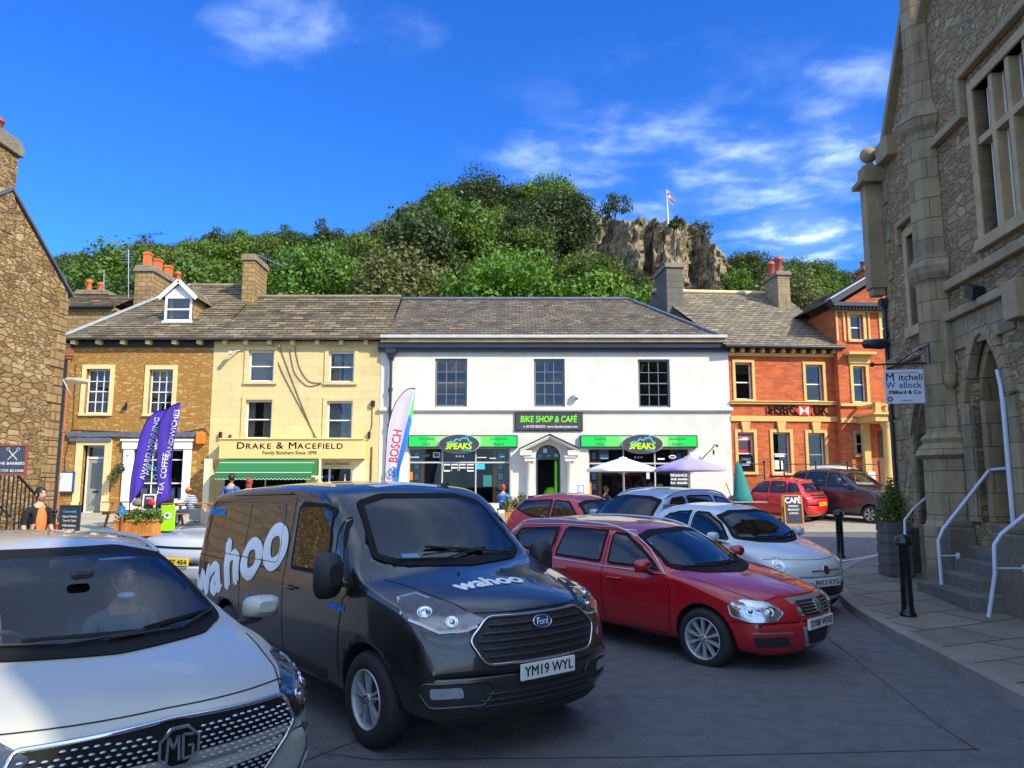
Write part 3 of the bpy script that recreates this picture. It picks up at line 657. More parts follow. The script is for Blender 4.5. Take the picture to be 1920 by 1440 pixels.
def window(root, h, y=.0, dep=.13, mat='white_paint', nx=1, nz=1, mid=.5, fw=.06, curtain=None, surround=None, sw=.16, sill=None, sillw=.10, glass='glass_house', room=True, label=None, sky_sheet=None, bar=.022):
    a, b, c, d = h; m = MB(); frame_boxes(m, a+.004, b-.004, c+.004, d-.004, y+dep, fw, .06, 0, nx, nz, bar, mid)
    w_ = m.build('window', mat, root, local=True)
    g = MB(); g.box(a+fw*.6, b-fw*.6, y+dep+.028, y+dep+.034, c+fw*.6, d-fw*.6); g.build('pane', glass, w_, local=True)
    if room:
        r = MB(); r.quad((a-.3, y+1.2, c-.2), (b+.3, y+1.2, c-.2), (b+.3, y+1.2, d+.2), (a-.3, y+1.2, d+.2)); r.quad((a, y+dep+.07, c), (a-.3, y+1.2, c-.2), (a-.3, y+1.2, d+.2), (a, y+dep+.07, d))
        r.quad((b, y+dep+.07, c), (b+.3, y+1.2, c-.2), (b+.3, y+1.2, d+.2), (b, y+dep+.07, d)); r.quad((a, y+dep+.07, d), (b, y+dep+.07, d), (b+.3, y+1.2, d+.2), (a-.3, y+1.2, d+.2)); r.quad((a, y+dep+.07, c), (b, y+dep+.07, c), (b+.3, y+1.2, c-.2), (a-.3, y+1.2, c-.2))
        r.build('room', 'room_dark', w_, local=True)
    if curtain:
        k = MB()
        for s0, s1 in curtain:
            N = 14; xs_ = [a+(b-a)*(s0+(s1-s0)*i/N) for i in range(N+1)]; ys_ = [y+dep+.16+.035*math.sin(i*2.1) for i in range(N+1)]
            vs = [(x, yy, z) for z in (c+.02, d-.02) for x, yy in zip(xs_, ys_)]; k.add(vs, [(i, i+1, i+N+2, i+N+1) for i in range(N)], 0, True)
        k.build('curtain', 'curtain', w_, local=True)
    if sky_sheet: k = MB(); k.quad((a+.02, y+dep+.12, c+(d-c)*sky_sheet[1]), (b-.02, y+dep+.12, c+(d-c)*sky_sheet[1]), (b-.02, y+dep+.12, d-.02), (a+.02, y+dep+.12, d-.02)); k.build('blind', sky_sheet[0], w_, local=True)
    if surround:
        s = MB(); p = .045
        s.box(a-sw, a, y-p, y+.02, c, d+sw); s.box(b, b+sw, y-p, y+.02, c, d+sw); s.box(a, b, y-p-.003, y+.02, d, d+sw)
        if sill: s.box(a-sw, b+sw, y-p-.05, y+.02, c-sillw, c)
        s.build('surround', surround, w_, local=True, bevel=.008)
    elif sill: s = MB(); s.box(a-.12, b+.12, y-.08, y+.1, c-sillw, c); s.build('sill', sill, w_, local=True, bevel=.008)
    if label: w_['label'] = label
    return w_
def courses(mb, e0, e1, r0, r1, n, th=.045, mat=0, jit=.0):
    """roof plane laid in overlapping courses from the eaves (e0-e1) to the ridge (r0-r1)"""
    e0, e1, r0, r1 = map(Vector, (e0, e1, r0, r1)); nn = (e1-e0).cross(r0-e0).normalized()
    if nn.z < 0: nn = -nn
    for i in range(n):
        t0, t1 = i/n, (i+1)/n+.012
        a, b, c, d = e0.lerp(r0, t0), e1.lerp(r1, t0), e1.lerp(r1, min(t1, 1)), e0.lerp(r0, min(t1, 1)); L = (b-a).length; k = max(1, int(L/1.1)); 
        for j in range(k):
            h = th*(1+random.uniform(-.35, .35)); dz = nn*h; q0, q1 = j/k, (j+1)/k; drop = (e0-r0).normalized()*random.uniform(0, .018)
            A, B, C_, D = a.lerp(b, q0)+drop, a.lerp(b, q1)+drop, d.lerp(c, q1), d.lerp(c, q0)
            mb.add([A+dz, B+dz, C_, D, A-nn*.01, B-nn*.01], [(0, 1, 2, 3), (4, 5, 1, 0), (0, 3, 4), (1, 5, 2)], mat)
def chimney(root, x0, x1, y0, y1, z0, z1, mat='ashlar_gold', pots=(), cap=.16, potmat='terracotta', parent=None):
    m = MB(); m.box(x0, x1, y0, y1, z0, z1-cap, 0); m.box(x0-.07, x1+.07, y0-.07, y1+.07, z1-cap, z1-cap*.35, 1); m.box(x0-.03, x1+.03, y0-.03, y1+.03, z1-cap*.35, z1, 1)
    m.box(x0-.025, x1+.025, y0-.025, y1+.025, z0, z0+.25, 2) if z0 > 7.9 else None
    c = m.build('chimney', [mat, 'stone_cap', 'lead'], parent or root, local=True, bevel=.02)
    for (px_, py_, r, h, sq) in pots:
        p = MB()
        if sq: p.box(px_-r, px_+r, py_-r, py_+r, z1-.02, z1+h); p.box(px_-r-.03, px_+r+.03, py_-r-.03, py_+r+.03, z1+h-.1, z1+h-.03)
        else: p.lathe([(r, -.02), (r*.95, h*.75), (r*1.2, h*.78), (r*1.2, h*.86), (r, h*.88), (r*.95, h), (r*.7, h), (r*.7, h*.8)], (px_, py_, z1), 12)
        p.build('chimney_pot', potmat, c, local=True)
    return c
def gutter(root, x0, x1, y, z, mat='gutter', r=.06):
    m = MB(); m.tube([(x0, y, z), (x1, y, z)], r, 10); m.box(x0, x1, y+r*.3, y+r*1.6, z-.05, z+.05)
    return m.build('gutter', mat, root, local=True)

FR = Frame((0, 30, 0), 0.0); U = FR.uv
gz = G(30)-.02
# ---- brown rendered house on the left of the row
bh = thing('terraced_house', 'brown rough-rendered house with hipped slate roof, dormer and purple flags in front', 'house', (0, 30, 0))
xl, xr = U(125, 700)[0], U(399, 700)[0]; ze = U(250, 640)[1]
w1 = FR.rect(160, 205, 692, 775); w2 = FR.rect(278.5, 323, 693, 776); dr = FR.rect(152, 193, 835, 966); sw_ = FR.rect(250, 343, 842, 938)
mb = MB(); wall(mb, xl, xr, gz-.1, ze, [w1, w2, (dr[0], dr[1], gz-.0, dr[3]), sw_], dep=.18)
mb.box(xl, xl+.3, .4, 6.5, gz, ze, 0)
mb.build('wall', 'render_brown', bh, local=True)
for h in (w1, w2): window(bh, h, nx=3, nz=4, mid=.5, surround='stone_cream', sw=.17, sill=True, bar=.03, fw=.05, dep=.17)
# doorway
m = MB(); a, b, c, d = dr; m.box(a-.27, a, -.05, .03, gz, d); m.box(b, b+.27, -.05, .03, gz, d); m.box(a-.27, b+.27, -.055, .03, d, d+.25); m.box(a-.31, a-.0, -.07, .02, gz, gz+.45); m.box(b, b+.31, -.07, .02, gz, gz+.45)
m.build('door_surround', 'stone_cream', bh, local=True, bevel=.008)
m = MB(); zt = U(170, 858)[1]; frame_boxes(m, a+.003, b-.003, gz, d-.003, .3, .06, .06, 1, mid=None); m.box(a+.06, b-.06, .29, .37, zt-.04, zt+.04, 1)
m.box(a+.06, b-.06, .33, .37, gz+.02, zt-.04, 0)
for z0, z1 in ((gz+.15, gz+.75),): m.box(a+.18, b-.18, .315, .335, z0, z1, 0)
dd_ = m.build('door', ['grey_door', 'white_paint'], bh, local=True)
m = MB(); m.box(a+.2, b-.2, .322, .329, gz+.95, zt-.2); m.box(a+.06, b-.06, .34, .345, zt+.05, d-.06); m.build('pane', 'glass_house', dd_, local=True)
m = MB(); m.box((a+b)/2-.11, (a+b)/2+.11, .30, .325, gz+.80, gz+.86); m.ball((b-.13, .29, gz+1.0), .03); m.build('letterbox', 'black_iron', dd_, local=True)
m = MB(); m.box(a-.35, b+.9, -.55, .0, gz-.3, gz+.02); m.box(a-.6, b+1.2, -.9, -.55, gz-.35, gz-.12); m.build('doorstep', 'concrete_pale', bh, local=True, bevel=.01)
# white shopfront window
m = MB(); a, b, c, d = sw_; m.box(a-.4, a, -.09, .06, gz, d+.0); m.box(b, b+.30, -.09, .06, gz, d+.0); m.box(a-.45, b+.34, -.14, .06, d, d+.36); m.box(a-.5, b+.4, -.2, .06, d+.30, d+.38); m.box(a, b, -.1, .06, gz, c)
sf = m.build('shopfront', 'white_paint', bh, local=True, bevel=.01)
m = MB(); frame_boxes(m, a+.003, b-.003, c+.003, d-.003, .1, .06, .06, 0, 3, 1, .04, mid=.33); m.box(a+.06, b-.06, .11, .15, c+(d-c)*.78, c+(d-c)*.8); w_ = m.build('window', 'white_paint', sf, local=True)
m = MB(); m.box(a+.05, b-.05, .13, .136, c+.05, d-.05); m.build('pane', 'glass_shop', bh, local=True)
m = MB(); m.quad((a-.3, 1.6, c), (b+.3, 1.6, c), (b+.3, 1.6, d+.2), (a-.3, 1.6, d+.2)); m.box(a, b, .25, .9, c-.05, c+.05); m.box(a+.05, b-.05, .3, .6, c+(d-c)*.32, c+(d-c)*.32+.03, 1)
for i in range(12): m.lathe([(.05, 0), (.05, .12), (.02, .16)], (a+.15+i*.16+random.random()*.05, .42, c+(d-c)*.33+.03), 8, 2+i % 3)
for i in range(5): m.box(a+.2+i*.36, a+.45+i*.36, .28, .3, c+.08, c+.48, 3)
m.build('shop_display', ['room_dark', 'white_paint', 'print_red', 'print_white', 'terracotta'], bh, local=True)
m = MB(); text(m, 'Coffee', .3, ((a+b)/2, .09, c+(d-c)*.62), bold=.004); text(m, 'Cafe', .26, ((a+b)/2, .09, c+(d-c)*.45)); m.build('window_lettering', 'print_cyan', bh, local=True)
# slate-blue drip band
m = MB(); x0, z0 = U(128, 829); x1, z1 = U(372, 811)
N = 26
for i in range(N):
    xa = x0+(x1-x0)*i/N; m.box(xa, xa+(x1-x0)/N-.004, -.13-.03*random.random(), .02, z0+.18+.03*random.random(), z1+.02*random.random())
m.box(x0+.1, dr[1]+.25, -.12, .02, z0+.02, z0+.17); m.build('band_course', 'slate_blue', bh, local=True)
# eaves: gutter, brackets
m = MB(); m.box(xl, xr, -.02, .04, ze-.25, ze-.002); m.build('eaves_board', 'room_dark', bh, local=True)  # dark strip paints in the shadow under the gutter
for px in (144, 190, 236, 283, 332, 378):
    x, z = U(px, 643); m = MB(); m.box(x-.09, x+.09, -.30, -.02, z-.08, z+.07); m.build('bracket', 'stone_cream', bh, local=True, bevel=.01)
gutter(bh, xl-.2, xr, -.36, ze+.05)
# roof: front plane, left hip, with back plane
yr = 5.2; xh, zr = U(352, 537, yr); xrr = xr+.1; ey = -.42; zE = ze+.02
m = MB(); courses(m, (xl-.35, ey, zE), (xrr, ey, zE), (xh, yr, zr), (xrr, yr, zr), 26)
rf = m.build('roof', 'slate_x', bh, local=True)
m = MB(); courses(m, (xl-.35, 10.6, zE), (xl-.35, ey, zE), (xh, yr, zr), (xh, yr+.01, zr), 34); m.build('roof_hip', 'slate_y', rf, local=True)
m = MB(); m.quad((xl-.35, 10.8, zE), (xrr, 10.8, zE), (xrr, yr, zr), (xh, yr, zr)); m.build('roof_back', 'slate_x', rf, local=True)
m = MB(); m.bar((xl-.30, ey+.05, zE+.05), (xh, yr, zr+.07), .34, .05); m.build('hip_flashing', 'lead', rf, local=True)
m = MB(); m.tube([(xh, yr, zr+.05), (xrr, yr, zr+.05)], .09, 8); m.build('ridge_tiles', 'stone_cap', rf, local=True)
# dormer
def roof_z(y): return zE+(zr-zE)*(y-ey)/(yr-ey)
yd = 1.15; dx0, dz1 = U(311, 556, yd); dx1, dz0 = U(359, 604, yd); _, dza = U(336, 528, yd); dxm = (dx0+dx1)/2; dz0 = roof_z(yd)
m = MB(); yb_ = yd+(dz1-dz0)*(yr-ey)/(zr-zE)+.3
m.prism([(dz0-.0, yd), (dz1, yd), (dz1, yb_), (dz0+.0, yd+.05)], 0, .06) if False else None
m.add([(dx0, yd, dz0), (dx0, yd, dz1), (dx0, yb_, dz1)], [(0, 1, 2)], 0); m.add([(dx1, yd, dz0), (dx1, yd, dz1), (dx1, yb_, dz1)], [(0, 1, 2)], 0)
dm = m.build('dormer', 'ashlar_gold', bh, local=True)
m = MB(); frame_boxes(m, dx0, dx1, dz0+.02, dz1, yd-.04, .09, .1, 0, mid=.48, midw=.07); m.box(dx0-.06, dx1+.06, yd-.12, yd+.05, dz0-.04, dz0+.04)
m.prism([(dx0-.02, dz1), (dx1+.02, dz1), (dxm, dza-.12)], yd-.02, yd+.04, 0); dw = m.build('window', 'white_paint', dm, local=True)
m = MB(); m.box(dx0+.07, dx1-.07, yd-.005, yd+.0, dz0+.08, dz1-.06); m.build('pane', 'glass_house', dm, local=True)
m = MB(); m.quad((dx0+.02, yd+.4, dz0+.1), (dx1-.02, yd+.4, dz0+.1), (dx1-.02, yd+.4, dz1), (dx0+.02, yd+.4, dz1)); m.quad((dx0+.1, yd+.15, dz0+.1), (dx0+.3, yd+.15, dz0+.1), (dx0+.25, yd+.15, dz1-.1), (dx0+.1, yd+.15, dz1-.1), 1); m.build('curtain', ['blind_blue', 'curtain'], dm, local=True)
m = MB(); m.bar((dx0-.22, yd-.16, dz1-.12), (dxm, yd-.16, dza), .06, .16); m.bar((dx1+.22, yd-.16, dz1-.12), (dxm, yd-.16, dza), .06, .16); m.build('bargeboard', 'white_paint', dm, local=True)
yb2 = yd+(dza-dz0)*(yr-ey)/(zr-zE)
m = MB()
for sx in (-1, 1):
    e = dxm+sx*(dx1-dxm+.22); m.quad((e, yd-.13, dz1-.08), (dxm, yd-.13, dza+.05), (dxm, yb2, dza+.05), (e, yd+(dz1-.08-dz0)*(yr-ey)/(zr-zE), dz1-.08))
m.build('dormer_roof', 'slate_y', dm, local=True)
# chimneys
x0, _ = U(253, 520, 3.6); _, z1 = U(262, 497, 3.6); pots = [(x0+.35+i*.10, 3.95+i*.85, .14 if i < 3 else .12, (.68, .62, .56, .5)[i], i < 3) for i in range(4)]
chimney(bh, x0, x0+.8, 3.6, 7.0, 9.0, z1, pots=pots, cap=.3)
x0, z1 = U(456, 476, 3.4); x1, _ = U(477, 500, 3.4); chimney(bh, x0, x1, 3.4, 5.2, 8.9, z1, cap=.3)
# rusty downpipe with hopper
m = MB(); p0 = U(131, 655, -.12); p1 = U(112, 900, -.12); x = p0[0]
m.tube([(x, -.12, ze-.15), (x, -.12, gz)], .05, 8); m.box(x-.13, x+.13, -.26, 0, ze-.62, ze-.36); m.box(x-.09, x+.09, -.22, 0, ze-.72, ze-.62)
for z in (2.2, 4.0, 5.8): m.tube([(x, -.12, z), (x, -.12, z+.1)], .075, 8)
m.build('downpipe', 'copper_pipe', bh, local=True)
m = MB(); m.tube([(xl+.35, -.03, ze-.9), (xl+.42, -.03, 4.3), (xl+.2, -.03, 3.0), (xl+.3, -.03, 1.6)], .015, 5); m.tube([(xl+.4, -.03, 4.1), (-13.3, -.03, 3.93), (-12.0, -.03, 4.15), (-11.8, -.03, 3.9)], .014, 5); m.build('cable', 'cable', bh, local=True)
x, z = U(378, 821); m = MB(); m.box(x-.13, x+.17, -.24, 0, z-.24, z+.2); tag(m.build('alarm_box', 'alarm_orange', None, bevel=.02, loc=(0, 30, 0)), 'orange alarm box high on the brown house wall beside the flags', 'alarm box')
x, z = U(235, 764); m = MB(); m.add([(x-.12, -.12, z-.1), (x+.06, -.12, z-.1), (x+.06, -.02, z-.1), (x+.04, -.05, z+.16)], [(0, 1, 3), (1, 2, 3), (0, 3, 2), (0, 1, 2)]); m.box(x+.02, x+.07, -.05, 0, z-.05, z+.2); m.build('light_bracket', 'black_iron', bh, local=True)

# ---- cream house with the butcher's shop
yh = thing('terraced_house', 'cream rendered three-storey house with green awning over a butchers shop', 'house', (0, 30, 0))
xa, xb = xr, U(714, 700)[0]
W4 = [FR.rect(466, 514, 657, 716), FR.rect(616, 664.5, 659, 717), FR.rect(460, 510, 750, 823), FR.rect(612.5, 661, 752, 824)]
sg = FR.rect(420, 578, 862, 952); dg = FR.rect(600, 660, 862, 966)
m = MB(); wall(m, xa+.003, xb, gz-.1, ze, W4+[sg, (dg[0], dg[1], gz-.05, dg[3])], dep=.14, y=-.02); m.build('wall', 'render_cream', yh, local=True)
for i, h in enumerate(W4):
    window(yh, h, y=-.02, nx=1, nz=1, mid=.5, fw=.07, surround='render_cream', sw=.15, sill=(i < 2), curtain=[[(0, 1)], [(0, .45), (.55, 1)], [(0, .3), (.6, 1)], None][i], sky_sheet=('blind_blue', .0) if i == 3 else None, dep=.12)  # blue sheet in the last window paints in its sky reflection
for px in (425, 464, 508, 551, 597, 642, 688):
    x, z = U(px, 643); m = MB(); m.box(x-.08, x+.08, -.26, -.04, z-.09, z+.07); m.build('bracket', 'stone_cream', yh, local=True, bevel=.01)
gutter(yh, xa, xb+.25, -.36, ze+.05)
zr2 = U(600, 558, 4.2)[1]; xm_ = U(752, 560, 4.2)[0]; yrr = 4.2
m = MB(); courses(m, (xa+.1, ey, zE), (xb+.3, ey, zE), (xa+.1, yrr, zr2), (xm_, yrr, zr2), 21); rf = m.build('roof', 'slate_x', yh, local=True)
m = MB(); m.quad((xa+.1, 8.8, zE), (xm_, 8.8, zE), (xm_, yrr, zr2), (xa+.1, yrr, zr2)); m.build('roof_back', 'slate_x', rf, local=True)
m = MB(); m.add([(xa+.1, yrr-.05, zr2), (xa+.1, yr, zr), (xa+.1, 8.8, zE)], [(0, 1, 2)]); m.tube([(xa+.1, yrr, zr2+.05), (xm_, yrr, zr2+.05)], .08, 8); m.build('ridge_tiles', 'stone_cap', rf, local=True)
# fascia with the shop name, set forward on the shopfront
a, b, c, d = FR.rect(411, 680, 824, 860, -.75); m = MB(); m.box(a, b, -.75, -.03, c, d, 0); m.box(a-.03, b+.03, -.80, -.03, d, d+.05, 0)
sf = m.build('shop_fascia', M('fascia_cream', (.80,.58,.24), .6, var=.04), yh, local=True, bevel=.01)
cx, cz = FR.uv(543, 834.5, -.76); m = MB(); 
def smallcaps(m, words, hb, hs, x0, x1, y, z, mat=0, bold=.008):
    """big initial letters with smaller capitals, fitted between x0 and x1"""
    V = []; x = 0
    for wd in words:
        for i, ch in enumerate(wd):
            s_ = hb if (i == 0) else hs; vs, fs = text_mesh(ch, s_, bold=bold, align='LEFT'); 
            if not vs: x += hs*.4; continue
            zmin = min(v[1] for v in vs); wmax = max(v[0] for v in vs); V.append(([(v[0]+x, v[1]-zmin, 0) for v in vs], fs)); x += wmax+hs*.10
        x += hs*.42
    x -= hs*.52; q = (x1-x0)/x
    for vs, fs in V: m.add([(x0+v[0]*q, y, z+v[1]) for v in vs], fs, mat)
x0 = FR.uv(443, 834, -.76)[0]; x1 = FR.uv(643, 834, -.76)[0]; zb_ = FR.uv(543, 841.5, -.76)[1]
smallcaps(m, ['DRAKE', '&', 'MACEFIELD'], .36, .29, x0, x1, -.757, zb_, bold=.005)
text(m, 'Family Butchers Since 1898', .19, (FR.uv(543, 849, -.76)[0], -.757, FR.uv(543, 849, -.76)[1]), width=2.05, bold=.003); m.build('lettering', 'print_dkgreen', yh, local=True)
# pilasters, side wall of the shopfront
m = MB(); m.box(xa+.12, xa+.36, -.70, .0, gz, c); m.box(b-.5, b-.0, -.12, 0, gz, c-.02); a2 = dg[0]; m.box(sg[1]-.02, a2-.02, -.3, 0, gz, c); m.build('shopfront_pier', 'cream_paint', yh, local=True, bevel=.01)
m = MB(); frame_boxes(m, sg[0], sg[1], sg[2], sg[3], -.12, .06, .06, 0, 2, 1, .05, mid=None); w_ = m.build('window', 'grey_fascia', yh, local=True)
m = MB(); m.box(sg[0]+.04, sg[1]-.04, -.09, -.084, sg[2]+.04, sg[3]-.04); m.build('pane', 'glass_shop', w_, local=True)
m = MB(); m.quad((sg[0]-.3, 1.9, gz), (sg[1]+.3, 1.9, gz), (sg[1]+.3, 1.9, sg[3]+.1), (sg[0]-.3, 1.9, sg[3]+.1)); m.box(sg[0], sg[1], .2, 1.0, gz, gz+.8, 1); m.quad((sg[0]-.3, .2, sg[3]+.05), (sg[1]+.3, .2, sg[3]+.05), (sg[1]+.3, 1.9, sg[3]+.05), (sg[0]-.3, 1.9, sg[3]+.05))
for i in range(9): m.ball((sg[0]+.3+i*.33, .55, gz+.86), .12, .2, .07, 8, 5, 2)
m.build('shop_interior', ['room_dark', 'white_paint', 'terracotta_dark'], yh, local=True)
# awning: cambered canvas with white stripes and a scalloped valance
a3, b3, _, _ = FR.rect(407, 586, 862, 890, -1.5); zt = c-.01; m = MB(); N = 9; pr = []
for i in range(N+1):
    t = i/N*pi/2; pr.append((-.55-1.1*sin(t), zt-.02-.62*(1-cos(t))))
for i in range(N):
    mt = 1 if i in (3, 7) else 0
    w0 = .09 if mt else 1
    m.quad((a3, pr[i][0], pr[i][1]), (b3, pr[i][0], pr[i][1]), (b3, pr[i+1][0], pr[i+1][1]), (a3, pr[i+1][0], pr[i+1][1]), 0)
for i in (4, 8): y_, z_ = pr[i]; m.tube([(a3, y_-.005, z_+.005), (b3, y_-.005, z_+.005)], .014, 6, 1)
for s_ in (a3, b3): m.add([(s_, y_, z_) for y_, z_ in pr]+[(s_, -.45, pr[-1][1])], [tuple(range(N+2))], 0)
ye, zz_ = pr[-1]; K = 60; top = []; bot = []
for i in range(K*4+1):
    x = a3+(b3-a3)*i/(K*4); ph = (i % 10)/10; top.append((x, ye-.004, zz_)); bot.append((x, ye-.004, zz_-.10-.05*abs(math.sin(pi*ph))))
n = len(top); m.add(top+bot, [(i, i+1, i+1+n, i+n) for i in range(n-1)], 0); m.tube(bot[::2], .008, 4, 1)
aw = m.build('awning', ['awning_green', 'print_white'], yh, local=True)
m = MB(); m.box(b3, b3+.06, -1.62, -.1, pr[-1][1]-.05, pr[-1][1]); m.box(b3+.04, b3+.12, -.75, -.68, gz, c); m.build('awning_post', 'cream_paint', yh, local=True)
# shop door with its own small sign
m = MB(); a, b = dg[0], dg[1]; zs = U(630, 878)[1]; m.box(a, b, .04, .1, zs-.02, dg[3], 0); m.box(a, a+.07, .0, .1, gz, dg[3]-.01, 1); m.box(b-.07, b, .0, .1, gz, dg[3]-.01, 1); m.box(a+.32, a+.38, .0, .1, gz, zs-.03, 1); m.box(a+.07, b-.07, .0, .08, gz, gz+.5, 1)
m.box(b-.3, b-.26, -.02, .03, gz+1.0, gz+1.5, 1); dd_ = m.build('door', ['cream_paint', 'white_paint'], yh, local=True)
m = MB(); text(m, 'DRAKE & MACEFIELD', .13, ((a+b)/2, .03, (zs+dg[3])/2), width=.95, bold=.002); text(m, 'Family Butchers', .07, ((a+b)/2, .03, zs+.07), width=.45); text(m, 'Welcome to', .07, ((a+b)/2, .03, dg[3]-.07), width=.3); m.build('door_sign', 'print_dkgreen', dd_, local=True)
m = MB(); m.box(a+.07, b-.07, .06, .066, gz+.5, zs-.03); m.build('pane', 'glass_shop', dd_, local=True)
m = MB(); m.quad((a-.3, 1.6, gz), (b+.3, 1.6, gz), (b+.3, 1.6, dg[3]+.2), (a-.3, 1.6, dg[3]+.2)); m.box(a+.12, a+.5, .12, .125, zs-.42, zs-.25, 1); m.build('room', ['room_dark', 'print_blue'], dd_, local=True)
# black boxes and loose cables on the front
for px, py, w_, h_ in ((700, 757, .14, .22), (693, 816, .08, .26), (415, 816, .08, .24), (433, 818, .06, .1)):
    x, z = U(px, py); m = MB(); m.box(x-w_/2, x+w_/2, -.16, -.02, z-h_/2, z+h_/2); m.build('junction_box', 'black_iron', yh, local=True)
x, z = U(440, 664); m = MB(); m.tube([(x+.25, -.02, z+.15), (x+.15, -.2, z+.1), (x, -.35, z)], .025, 6); m.obox((x-.03, -.38, z-.02), .12, .3, .12, .3); m.build('security_camera', 'grey_fascia', yh, local=True)
def cab(pts, r=.014, nm='cable', mt='cable', y=-.05, root=yh):
    P = [U(a_, b_, y) for a_, b_ in pts]; P = smooth_line([(p[0], y, p[1]) for p in P], 5); m = MB(); m.tube(P, r, 5); return m.build(nm, mt, root, local=True)
cab([(512,654),(530,700),(560,758),(586,808),(588,822)]); cab([(543,655),(551,695),(566,716),(580,724),(602,720)]); cab([(552,648),(562,690),(580,715),(603,718)]); cab([(524,650),(556,735),(586,808),(597,823)])
cab([(698,765),(697,800),(690,812)]); cab([(697,838),(695,905)], .03, 'conduit')
m = MB(); pA = U(492, 565, 3.9); pB = U(524, 650, -.4); m.tube([(pA[0], 3.9, pA[1]), (pB[0]*.5+pA[0]*.5, 1.8, (pA[1]+pB[1])/2-.1), (pB[0], -.4, pB[1])], .016, 5); m.build('roof_cable', 'cable_pale', yh, local=True)

# ---- white cycle shop
wh = thing('terraced_house', 'white painted Georgian building with green cycle shop fascias and arched doorway', 'house', (0, 30, 0))
xa, xb2 = xb, U(1366, 700)[0]; zc = U(1040, 655)[1]
WW = [FR.rect(815.5, 876, 672.5, 763), FR.rect(1001, 1059, 673, 763), FR.rect(1196.5, 1256, 674, 764)]
SL_ = FR.rect(765.5, 957, 839, 952); SR = FR.rect(1103, 1294, 840, 952); DO = FR.rect(1004.5, 1051, 834, 964); DO = (DO[0], DO[1], gz-.05, DO[3])
SL_ = (SL_[0], SL_[1], gz+.35, SL_[3]); SR = (SR[0], SR[1], gz+.35, SR[3])
m = MB(); wall(m, xa+.004, xb2, gz-.1, zc, WW+[SL_, SR, DO], dep=.12, y=-.04)
r_ = (DO[1]-DO[0])/2; cxd = (DO[0]+DO[1])/2; zsp = DO[3]-r_      # arch spandrels
for s_ in (-1, 1):
    P = [(cxd+s_*r_*cos(t), zsp+r_*sin(t)) for t in [i*pi/2/10 for i in range(11)]]+[(cxd+s_*r_, DO[3])]
    m.prism(P, -.038, .12)
m.build('wall', 'paint_white', wh, local=True)
for i, h in enumerate(WW): window(wh, h, y=-.04, dep=.10, nx=3, nz=4, mid=.5, mat='grey_frame', fw=.07, bar=.025, curtain=None)
for h, sx_ in ((WW[0], .55), (WW[1], .45), (WW[2], .2)):      # lamp glow tubes inside are pale strips
    m = MB(); a, b, c, d = h; m.obox((a+(b-a)*sx_, .5, d-.28), .07, .05, .34, Matrix.Rotation(.3, 3, 'Y')); m.box(a+.1, b-.3, .4, .6, c+.02, c+.12, 1); m.build('ceiling_strip', ['print_white', 'wood'], wh, local=True)
z0, z1 = U(1040, 772)[1], U(1040, 764.5)[1]
m = MB(); m.box(xa-.02, xb2+.08, -.17, -.04, z0+.03, z1); m.box(xa-.02, xb2+.06, -.12, -.04, z0-.02, z0+.03); m.build('string_course', 'paint_white', wh, local=True, bevel=.01)
z0, z1 = U(1040, 660)[1], U(1040, 645)[1]
m = MB(); m.box(xa-.1, xb2+.02, -.32, -.0, z0+.12, z1, 0); m.box(xa-.1, xb2+.02, -.22, -.0, z0, z0+.12, 0); m.build('soffit', 'gutter', wh, local=True)
m = MB(); z2 = U(1040, 632)[1]; m.box(xa+.02, xb2-.12, -.40, -.1, z1, z1+.16, 0); m.box(xa+.02, xb2-.12, -.50, -.34, z1+.16, z2, 1)
m.build('parapet_gutter', ['stone_trim', 'grey_fascia'], wh, local=True, bevel=.02)
yr3 = 4.6; zr3 = U(900, 562, yr3)[1]; xq = U(1177, 563, yr3)[0]; xe = U(1350, 634, -.3)[0]
m = MB(); courses(m, (xb+.3, -.35, z2-.05), (xe, -.35, z2-.05), (xm_, yr3, zr3), (xq, yr3, zr3), 40, .014); rf = m.build('roof', 'slate_dark_x', wh, local=True)
m = MB(); courses(m, (xe, -.35, z2-.05), (xe, 9.5, z2-.05), (xq, yr3, zr3), (xq, yr3+.02, zr3), 30, .014); m.build('roof_hip', 'slate_dark_y', rf, local=True)
m = MB(); m.quad((xb, 9.6, z2), (xe, 9.6, z2), (xq, yr3, zr3), (xm_-1, yr3, zr3)); m.build('roof_back', 'slate_dark_x', rf, local=True)
m = MB(); m.tube([(xm_, yr3, zr3+.04), (xq, yr3, zr3+.04)], .09, 8); m.tube([(xq, yr3, zr3+.04), (xe, -.33, z2)], .08, 8); m.build('ridge_tiles', 'slate_blue', rf, local=True)
m = MB(); x, _ = U(733, 700, -.15); m.tube([(x, -.2, zc-.1), (x, -.2, gz)], .06, 8); m.box(x-.2, x+.2, -.34, -.05, zc-.2, zc-.02); m.add([(x-.18, -.32, zc-.2), (x+.18, -.32, zc-.2), (x+.07, -.24, zc-.5), (x-.07, -.24, zc-.5), (x-.18, -.06, zc-.2), (x+.18, -.06, zc-.2), (x+.07, -.12, zc-.5), (x-.07, -.12, zc-.5)], [(0,1,2,3),(4,5,6,7),(0,3,7,4),(1,2,6,5)])
for z in (2.4, 4.2, 5.6): m.tube([(x, -.2, z), (x, -.2, z+.12)], .09, 8)
m.build('downpipe', 'gutter', wh, local=True)
